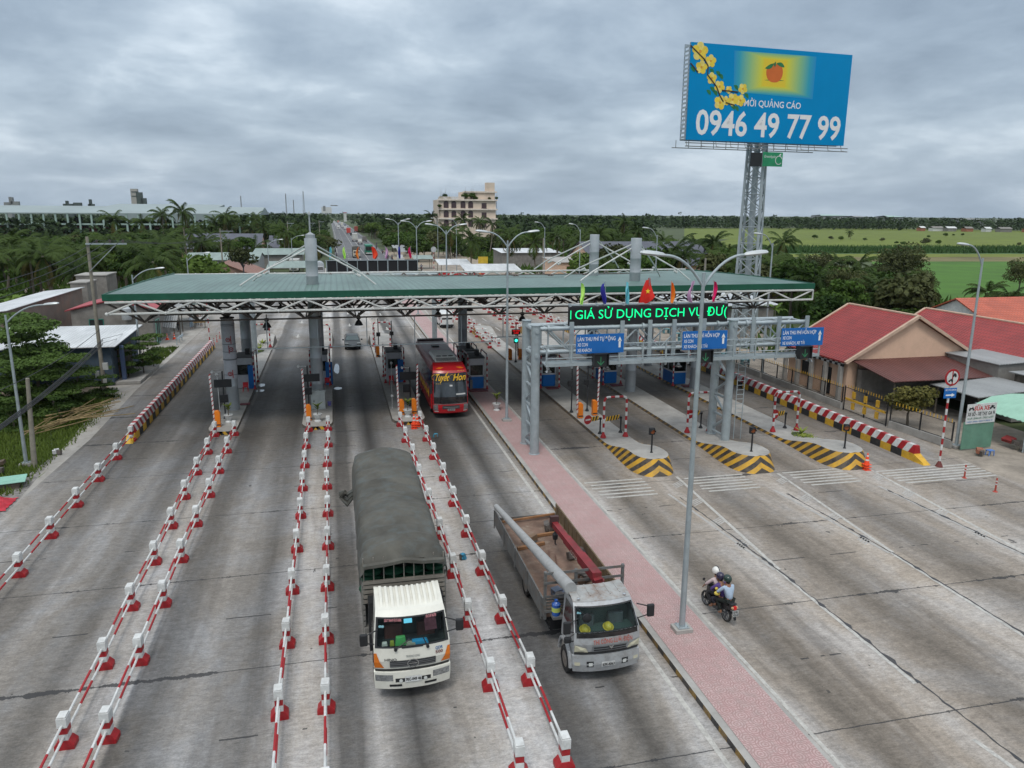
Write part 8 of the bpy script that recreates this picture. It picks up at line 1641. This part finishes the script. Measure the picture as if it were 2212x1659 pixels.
scatter(32, (50, 150), (175, 420), broad, 3, 7, .9, 1.4, 'broadleaf tree among the palms behind the slate roof', 'broadleaf trees behind the slate roof')
scatter(36, (42, 100), (84, 150), palm, 4.5, 10, .9, 1.2, 'coconut palm in the thicket between canopy and rice fields', 'palms by the rice fields')
scatter(48, (44, 105), (78, 140), broad, 3, 7, .9, 1.35, 'grey green tree in the thicket between canopy and rice fields', 'thicket trees by the rice fields')
scatter(12, (60, 84), (62, 90), broad, 1.6, 3.2, .4, .6, 'low dark bush behind the red tiled houses', 'bushes behind the red roofs')
for i, (x, y, Y, s_, lb) in enumerate(((1160, 740, 112, 1.45, 'tall airy tree standing in front of the bright green field'), (1350, 860, 104, .8, 'lower airy tree right of the tall one'), (430, 760, 112, 1.05, 'olive grey tree right of the canopy end'), (700, 900, 92, 1., 'olive grey tree above the first red roof'), (2190, 800, 100, .9, 'tree cut by the right edge of the photo before the field'), (980, 830, 108, .9, 'dark tree below the tall airy one'))):
    p = K('D', x, y, Y); mk_tree('airy_tree', lb, 'tree', p.x, Y, max(3, p.z), s_*.95, AIR[0], AIR[1], 6)
for i, (x, y, Y, s_) in enumerate(((1370, 500, 340, .8), (1480, 510, 340, .5), (1180, 505, 330, .45), (1125, 495, 340, .35), (1000, 475, 380, .5), (640, 485, 400, .55), (850, 480, 390, .4), (420, 465, 420, .6), (560, 470, 410, .5), (1540, 440, 470, .6), (1610, 440, 480, .35), (1690, 435, 480, .45), (2170, 530, 320, .4), (1400, 455, 440, .4))):
    p = K('D', x, y, Y); broad('dark bush standing out in the rice fields', p.x, Y, max(.8, 1.7*s_+.4), s_, 'bushes in the rice fields')
# banana plants
bm_ = MB(); rr = random.Random(4)
for k in range(9):
    a = k*2.4; l = rr.uniform(1.6, 2.4); d = V((cos(a), sin(a), 0)); s_ = V((-sin(a), cos(a), 0)); lift = rr.uniform(.5, 1.35); pts = []; p = V((0, 0, 0))
    for i in range(8): f = i/7; ang = lift-1.9*f*f*rr.uniform(.8, 1.1); p = p+(d*cos(ang)+V((0, 0, sin(ang))))*(l/7); w = .30*sin(pi*min(1, .08+f*.92)); pts += [p-s_*w+V((0, 0, -w*.3)), p+s_*w+V((0, 0, -w*.3))]
    bm_.add(pts, [(2*i, 2*i+1, 2*i+3, 2*i+2) for i in range(7)])
o = bm_.build('leaves', BAN, None, smooth=True); BANL = o.data; bpy.data.objects.remove(o); o = MB().tube([(0, 0, -2.2), (0, 0, .1)], [.14, .09], 7).build('stem', M('banana_stem', (.15, .17, .07), .8), None); BANS = o.data; bpy.data.objects.remove(o)
def banana(label, x, y, zc=2.2, s_=1., group=None):
    t = thing('banana_plant', label, 'banana plant', (x, y, -.1), random.random()*6, group)
    for nm, me in (('leaves', BANL), ('stem', BANS)): c = bpy.data.objects.new(nm, me); COL.objects.link(c); c.parent = t; c.location = (0, 0, zc); c.scale = (s_,)*3
for lb, lst in (('banana plant behind the ridge of the red tiled houses', ((60, 68), (62, 66), (64, 70), (66, 67), (68, 71), (70, 68), (58, 72), (73, 70))), ('banana plant at the edge of the left palm grove', ((-40, 108), (-43, 112), (-46, 106), (-38, 124), (-28, 126), (-50, 110), (-26, 135))), ('banana plant in the thicket behind the canopy end', ((44, 84), (48, 88), (52, 82), (41, 92)))):
    for x, y in lst: banana(lb, x, y, random.uniform(2.2, 3.2), random.uniform(.9, 1.3), lb.replace('banana plant', 'banana plants'))
# near trees
me, cs = leaf_crown(31, 6500, 3.1, .30, 40, .8, LEAFN, 4, .9); nl = limb_mesh(cs, 3.1, 5, .12); me2, cs2 = leaf_crown(32, 2200, 1.7, .24, 22, .9, LEAFN, 4, .9); nl2 = limb_mesh(cs2, 1.7, 3, .06)
for lb, x, y, zc, s_, a in (('layered leafy tree in front of the blue walled building at the left edge', -22.6, 63.5, 2.9, 1., 0), ('wide leafy tree left of the utility pole over the grass verge', -20.4, 59.5, 1.9, .72, 0), ('leafy tree at the extreme left behind the street lamp', -25.6, 60, 2.4, 1.1, 0), ('broad leafy tree behind the low shrubs by the bamboo', -23.2, 57.5, 1.5, .8, 0), ('tall leafy tree half covering the white tin roof', -24.6, 66, 3.4, .95, 0), ('leafy tree beside the utility pole foot', -19.9, 63.2, 1.6, .62, 0)): mk_tree('leafy_tree', lb, 'tree', x, y, zc, s_, me, nl, 5)
for lb, x, y, zc, s_ in (('sapling beside the blue post right of the utility pole', -17.1, 72.3, 2.0, .85), ('second sapling at the corner of the blue walled building', -18.0, 70.6, 1.7, .8), ('slim sapling near the tin awning stall', -16.9, 75.2, 1.9, .8), ('bush at the foot of the utility pole', -17.9, 63.6, .8, .6), ('low shrub in front of the wide leafy tree', -19.2, 57.0, .8, .62), ('shrub left of the bamboo poles', -21.5, 55.2, 1.0, .75), ('shrub beside the iron gate of the blue walled building', -18.9, 65.8, 1.0, .65)): mk_tree('sapling', lb, 'shrub', x, y, zc, s_, me2, nl2, 3)
me3, cs3 = leaf_crown(33, 2600, 1.5, .2, 18, .9, leafmat('garden_leaf', (.03, .045, .01), (.13, .12, .035), .2, 1.2)); nl3 = limb_mesh(cs3, 1.5, 2, .06); mk_tree('garden_tree', 'small olive tree by the yellow gate in front of the maroon porch', 'tree', 38.9, 43.6, 1.9, 1.3, me3, nl3, 2)
me4, cs4 = leaf_crown(34, 1100, 2.2, .35, 14, .8, LEAFY); nl4 = limb_mesh(cs4, 2.2, 3, .1); p = K('A', 1250, 740, 150); mk_tree('yellow_tree', 'yellow flowering tree behind the left lamp at the canopy corner', 'tree', p.x, 150, max(2.5, p.z), 1.1, me4, nl4, 3)
p = K('A', 2080, 650, 140); mk_tree('airy_tree', 'thin leaved grey tree left of the canopy mast', 'tree', p.x, 140, max(3, p.z), .8, BL[2][0], BL[2][1], 6)
# hotel roof garden
for i, (x, y, s_) in enumerate(((1570, 145, .38), (1605, 130, .42), (1640, 148, .3), (1770, 130, .5), (1840, 125, .52), (1870, 150, .35), (1990, 150, .25), (1555, 215, .3), (1865, 240, .3), (2048, 150, .3))):
    p = K('B', x, y, hy); broad('%s clump of the roof garden on the hotel' % ORD[i], p.x, hy+(1.2 if x > 1560 else -.6), p.z, s_*1.1, 'roof garden plants')
# beds on the islands
for lb, x, y, n, h in (('weedy planting bed with spiky plant by the right pipe arch', 29.75, 42.4, 12, .75), ('second weedy planting bed with one small plant near the cones', 29.6, 40.2, 7, .45), ('leafy planting bed at the far end of the left island', -8.1, 85.4, 14, .9), ('second leafy planting bed nearer on the far left island', -8.15, 81.8, 14, .9)):
    t = thing('planting_bed', lb, 'planting bed', (x, y, .22)); m = MB(); m.add([(.62*cos(k*pi/6), .95*sin(k*pi/6), .0) for k in range(12)], [tuple(range(12))]); m.build('soil', M('grass_soil'), t); m = MB(); leaf_plant(m, n, h, .07, c=(.1, .3, .05)); leaf_plant(m, n//2, h*.6, .05, c=(-.2, -.4, .0))
    for k in range(90): leaf_plant(m, 1, .22, .03, c=(random.gauss(0, .25), random.gauss(0, .4), 0))
    m.build('foliage', PLANT, t)
# grass on the left verge, ground cover and far woods (uncountable)
def blades(name, n, pos, h, mat, w=.05):
    vs = np.zeros((n, 3, 3))
    for i in range(n):
        x, y, z = pos(); a = random.random()*6.28; l = h*random.uniform(.5, 1.3); dx, dy = cos(a)*w, sin(a)*w; lx, ly = random.gauss(0, l*.4), random.gauss(0, l*.4)
        vs[i] = [(x-dx, y-dy, z), (x+dx, y+dy, z), (x+lx, y+ly, z+l)]
    me = bpy.data.meshes.new(name); me.from_pydata(vs.reshape(-1, 3).tolist(), [], [(3*i, 3*i+1, 3*i+2) for i in range(n)]); me.materials.append(mat); o = bpy.data.objects.new(name, me); COL.objects.link(o); return tag(o, kind='stuff', label=None)
def gpos():
    while True:
        y = random.uniform(38, 65); x = random.uniform(-27, -16.6)
        edge = -17.6 if y < 42 else (-17.0 if y < 60 else -17.4)
        if x < edge+random.gauss(0, .25): return x, y, -.09
blades('verge_grass', 26000, gpos, .34, leafmat('grass_blade', (.025, .058, .008), (.105, .15, .030), .3, .6), .045)
blades('verge_grass_strip', 2500, lambda: (random.uniform(-19.5, -16.9), random.uniform(77, 87), -.05), .3, leafmat('grass_blade', (0, 0, 0), (0, 0, 0)), .05)
def vpos():
    while True:
        x, y = random.uniform(-150, 100), random.uniform(66, 330)
        if (x < -24 or x > 43) and free(x, y, 2): return x, y, -.1
blades('undergrowth', 26000, vpos, 1.5, LEAF, .5)
def cpos():
    a, b_ = Dk(random.uniform(-300, 2900), random.uniform(580, 622)); p = G(a, b_); return p.x, p.y, -.03
blades('cane_crop', 9000, cpos, 1.8, leafmat('cane_leaf', (.018, .05, .014), (.05, .10, .03), .2, .05), .35)
def far_woods():
    vs = []; fs = []; r = random.Random(9)
    def q(p, s_, k):
        a = r.random()*6.28; e = r.uniform(-.3, 1.2); u = V((cos(a), sin(a), r.uniform(-.3, .3))); w = V((-sin(a)*.4, cos(a)*.4, 1)) if k else V((-sin(a), cos(a), e)); o = len(vs); vs.extend([p-u*s_, p-w*s_*.7, p+u*s_, p+w*s_*.7]); fs.append((o, o+1, o+2, o+3))
    n = 0
    while n < 5200:
        u = r.uniform(-150, 2400); f = r.random()
        d = (r.uniform(430, 700) if f < .55 else r.uniform(700, 1900)) if u < 1180 else (r.uniform(430, 720) if u < 1400 and f < .4 else r.uniform(740, 1000) if f < .75 else r.uniform(1000, 2000))
        b_ = FW+RT*((u-IW/2)/FPX); k = d/math.hypot(b_.x, b_.y); x, y = b_.x*k, b_.y*k
        if abs(x-RX(y)) < 13 and 200 < y < 1150: continue
        if u > 1180 and y < 735-max(0, x-300)*.28 and d > 720: continue
        n += 1; h = r.uniform(6.5, 11.5) if u > 500 else r.uniform(5, 8.5); w = r.uniform(2., 4.)
        if r.random() < .006: h += 4; w *= 1.3
        if r.random() < .35:
            c = V((x, y, h+.5))
            for j in range(8): t_ = j*.785+r.random(); e = c+V((cos(t_)*3., sin(t_)*3., r.uniform(-2.4, .8))); s_ = V((-sin(t_), cos(t_), .4))*.7; o = len(vs); vs.extend([c, c.lerp(e, .5)+s_+V((0, 0, .9)), e, c.lerp(e, .5)-s_+V((0, 0, .5))]); fs.append((o, o+1, o+2, o+3))
        for j in range(13):
            t_, ph = r.random()*6.28, r.uniform(-1, 1); q(V((x+w*cos(t_)*math.sqrt(1-ph*ph), y+w*sin(t_)*math.sqrt(1-ph*ph), h*.55+ph*h*.42)), r.uniform(.9, 1.7), j % 2)
    me = bpy.data.meshes.new('far_woods'); me.from_pydata([tuple(p) for p in vs], [], fs); me.materials.append(FARL); o = bpy.data.objects.new('far_woods', me); COL.objects.link(o); tag(o, kind='stuff')
far_woods()
# ------------------------------------------------------------------ poles, wires, things on the verge
CP = M('old_concrete_pole', (.24, .22, .18), .9, var=.2, scale=2, dirt=.4, dirtcol=(.14, .12, .1))
def upole(label, x, y, h, arm=None, r=.17):
    t = thing('utility_pole', label, 'utility pole', (x, y, -.1)); m = MB(); m.tube([(0, 0, 0), (0, 0, h)], [r, r*.65], 10); m.build('pole', CP, t, smooth=True)
    if arm:
        m = MB(); m.bb(-.1, arm, -.22, -.12, h-.6, h-.48); m.tube([(arm*.75, -.17, h-.55), (.0, -.17, h-2.6)], .03, 5); m.build('cross_arm', GALV, t)
        for k in range(3): q = MB(); q.lathe([(.05, 0), (.09, .05), (.06, .12), (.09, .17), (.05, .25)], (arm*(.25+.33*k), -.17, h-.475), 8); q.build('insulator', M('insulator', (.07, .05, .045), .3), t)
    return t
UP = upole('tall concrete utility pole with a cross arm and three insulators on the left', -18.4, 64.8, 12.6, 2.8); m = MB(); m.bb(.12, .5, -.25, -.05, 2.2, 2.75); m.bb(-.5, -.2, -.2, -.05, 1.6, 2.1); m.build('meter_box', M('meter_grey', (.40, .41, .40), .6), UP); m = MB(); m.bb(.02, .3, -.20, -.18, 1.1, 1.8); m.build('paper_notice', WHITE, UP)
SP = upole('short concrete pole without wires on the grass verge', -17.45, 46.8, 5.3, None, .16); SP.rotation_euler = (0, .05, 0); p2 = K('A', 1885, 410, 170); upole('concrete utility pole behind the left part of the canopy', p2.x, 170, p2.z+.1, 2.6)
for c, x, yt, Y, lb in (('B', 250, 350, 230, 'wooden looking utility pole left of the canopy mast'), ('B', 440, 350, 260, 'utility pole just left of the canopy mast'), ('B', 522, 340, 300, 'far utility pole right of the canopy mast'), ('C', 235, 490, 150, 'thin brown pole among the palms behind the right canopy'), ('C', 1625, 665, 95, 'short mossy concrete post behind the right end of the canopy')):
    p = K(c, x, yt, Y); upole(lb, p.x, Y, p.z+.1, 1.8 if c == 'B' else None, .2)
def wire(label, pts, r=.014, sag=.4, name='power_line'):
    m = MB()
    for a, b_ in pts: a, b_ = V(a), V(b_); m.tube([a.lerp(b_, k/14)+V((0, 0, -sag*4*(k/14)*(1-k/14))) for k in range(15)], r, 4)
    return tag(m.build(name, M('cable_black', (.03, .032, .035), .6)), label, 'cable')
top = V((-18.4, 64.63, 12.25)); ends = []
for k, vv in enumerate((815, 882, 950)):
    a = top+V((2.8*(.25+.33*k), 0, 0)); e = GY(0, (700+vv/2.212)*.55746, 44); e2 = a+(e-a)*1.25; wire('%s power line from the cross arm towards the left edge' % ['upper', 'middle', 'lower'][k], [(a, e2)], .02, .5); b_ = V((p2.x+2.6*(.25+.33*k), 169.8, p2.z-.2)); wire('%s power line between the two utility poles' % ['left', 'middle', 'right'][k], [(a, b_)], .02, 1.2)
cab = [(GY((1000+0)*0+(1260/3.16)*.55746, (1050+a_/3.16)*.55746, 64.6)) for a_ in (830, 850, 880, 900)]
m_pts = []
for k, a in enumerate(cab): e = GY(0, (1400+(505+k*14)/2.212)*.55746, 40); m_pts.append((a, a+(e-a)*1.25))
wire('bundle of thick black cables sagging from the utility pole to the left edge', m_pts, .028, .35, 'cable_bundle'); wire('black cables from the utility pole towards the roadside stalls', [(cab[0], GY((1950/3.16)*.55746, (1050+530/3.16)*.55746, 100)), (cab[2], GY((1900/3.16)*.55746, (1050+560/3.16)*.55746, 100))], .018, .4, 'cable_bundle'); wire('single cable crossing the trees at the left', [(GY(0, (1050+1460/3.16)*.55746, 42), GY((1220/3.16)*.55746, (1050+720/3.16)*.55746, 64.7))], .02, .3)
bam = MB().tube([(0, 0, 0), (1.4, 0, .02), (2.8, 0, 0), (4.6, 0, .05)], [.045, .04, .035, .025], 6).build('bamboo_pole', M('dry_bamboo', (.26, .19, .09), .7, var=.3, scale=3), None, smooth=True)
for k in range(26):
    o = bam if k == 0 else bam.copy()
    if k: COL.objects.link(o)
    a = .95+random.gauss(0, .38); o.location = (-20.3+random.uniform(-.3, 1.5)+k*.03, 52.4+k*.2+random.uniform(-.5, .5), .15+random.random()*.45); o.rotation_euler = (0, -random.uniform(-.02, .10), a); o.scale = (random.uniform(.7, 1.15),)*3; tag(o, 'dry bamboo pole lying in the loose pile on the left grass verge', 'bamboo pole', 'loose bamboo poles on the verge')
t = thing('tin_sheet', 'mint green corrugated sheet lying at the left edge', 'metal sheet', (-18.0, 43.3, .35), .25); m = MB(); n = 40; m.add([(-1.3+2.6*j, -.65+1.3*k/n, .035*sin(k*1.5)) for k in range(n+1) for j in (0, 1)], [(2*k, 2*k+1, 2*k+3, 2*k+2) for k in range(n)]); m.add([(-1.3+2.6*j, -.65+1.3*k/n, .035*sin(k*1.5)-.02) for k in range(n+1) for j in (0, 1)], [(2*k, 2*k+2, 2*k+3, 2*k+1) for k in range(n)]); m.build('sheet', M('mint_sheet', (.22, .44, .36), .5, var=.1), t, smooth=True); q = MB(); q.bb(-1.1, 1.0, -.5, .5, -.44, -.08); q.build('timber_support', TRUNK, t)
m = MB(); r = random.Random(2); vs = []
for j in range(9):
    for i in range(12): d = max(0, 1-math.hypot((i-5.5)/5.5, (j-4)/4)); vs.append(((i-5.5)*.22+r.gauss(0, .05), (j-4)*.24+r.gauss(0, .05), .75*d*r.uniform(.5, 1.2)))
m.add(vs, [(12*j+i, 12*j+i+1, 12*j+13+i, 12*j+12+i) for j in range(8) for i in range(11)], [0 if random.random() < .93 else 1 for _ in range(88)]); o = tag(m.build('tarp_heap', [M('red_tarp', (.42, .02, .035), .6, var=.3), WHITE]), 'crumpled red tarpaulin heap at the left edge', 'tarpaulin'); o.location = (-17.6, 40.6, 0)
clutter('brown soil and twig heap left of the short concrete pole', -19.6, 46.3, (.10, .07, .05), 12, .8, 'soil_heap', 'heap'); clutter('pale litter at the edge of the grass verge', -16.9, 49.0, (.5, .5, .5), 3, .18, 'litter', 'litter'); clutter('blue cloth scrap on the ground right of the row by the coach', 6.0, 47.6, (.05, .25, .36), 3, .12, 'cloth_scrap', 'litter'); clutter('blue scrap on the ground beside the tarpaulin truck', 4.75, 29.5, (.05, .28, .45), 3, .1, 'cloth_scrap', 'litter')
# ------------------------------------------------------------------ haze
hm = bpy.data.materials.new('haze_air'); hm.use_nodes = True; t = hm.node_tree; t.nodes.clear(); pv = N(t, 'ShaderNodeVolumePrincipled', ins={'Density': .00004, 'Anisotropy': .2}); pv.inputs['Color'].default_value = (.86, .92, 1., 1); oo = N(t, 'ShaderNodeOutputMaterial'); L(t, pv.outputs[0], oo.inputs['Volume'])
HAZE = True
if HAZE:
    o = tag(MB().bb(-2600, 2600, -180, 2700, -1.2, 62).build('haze', hm), kind='stuff')
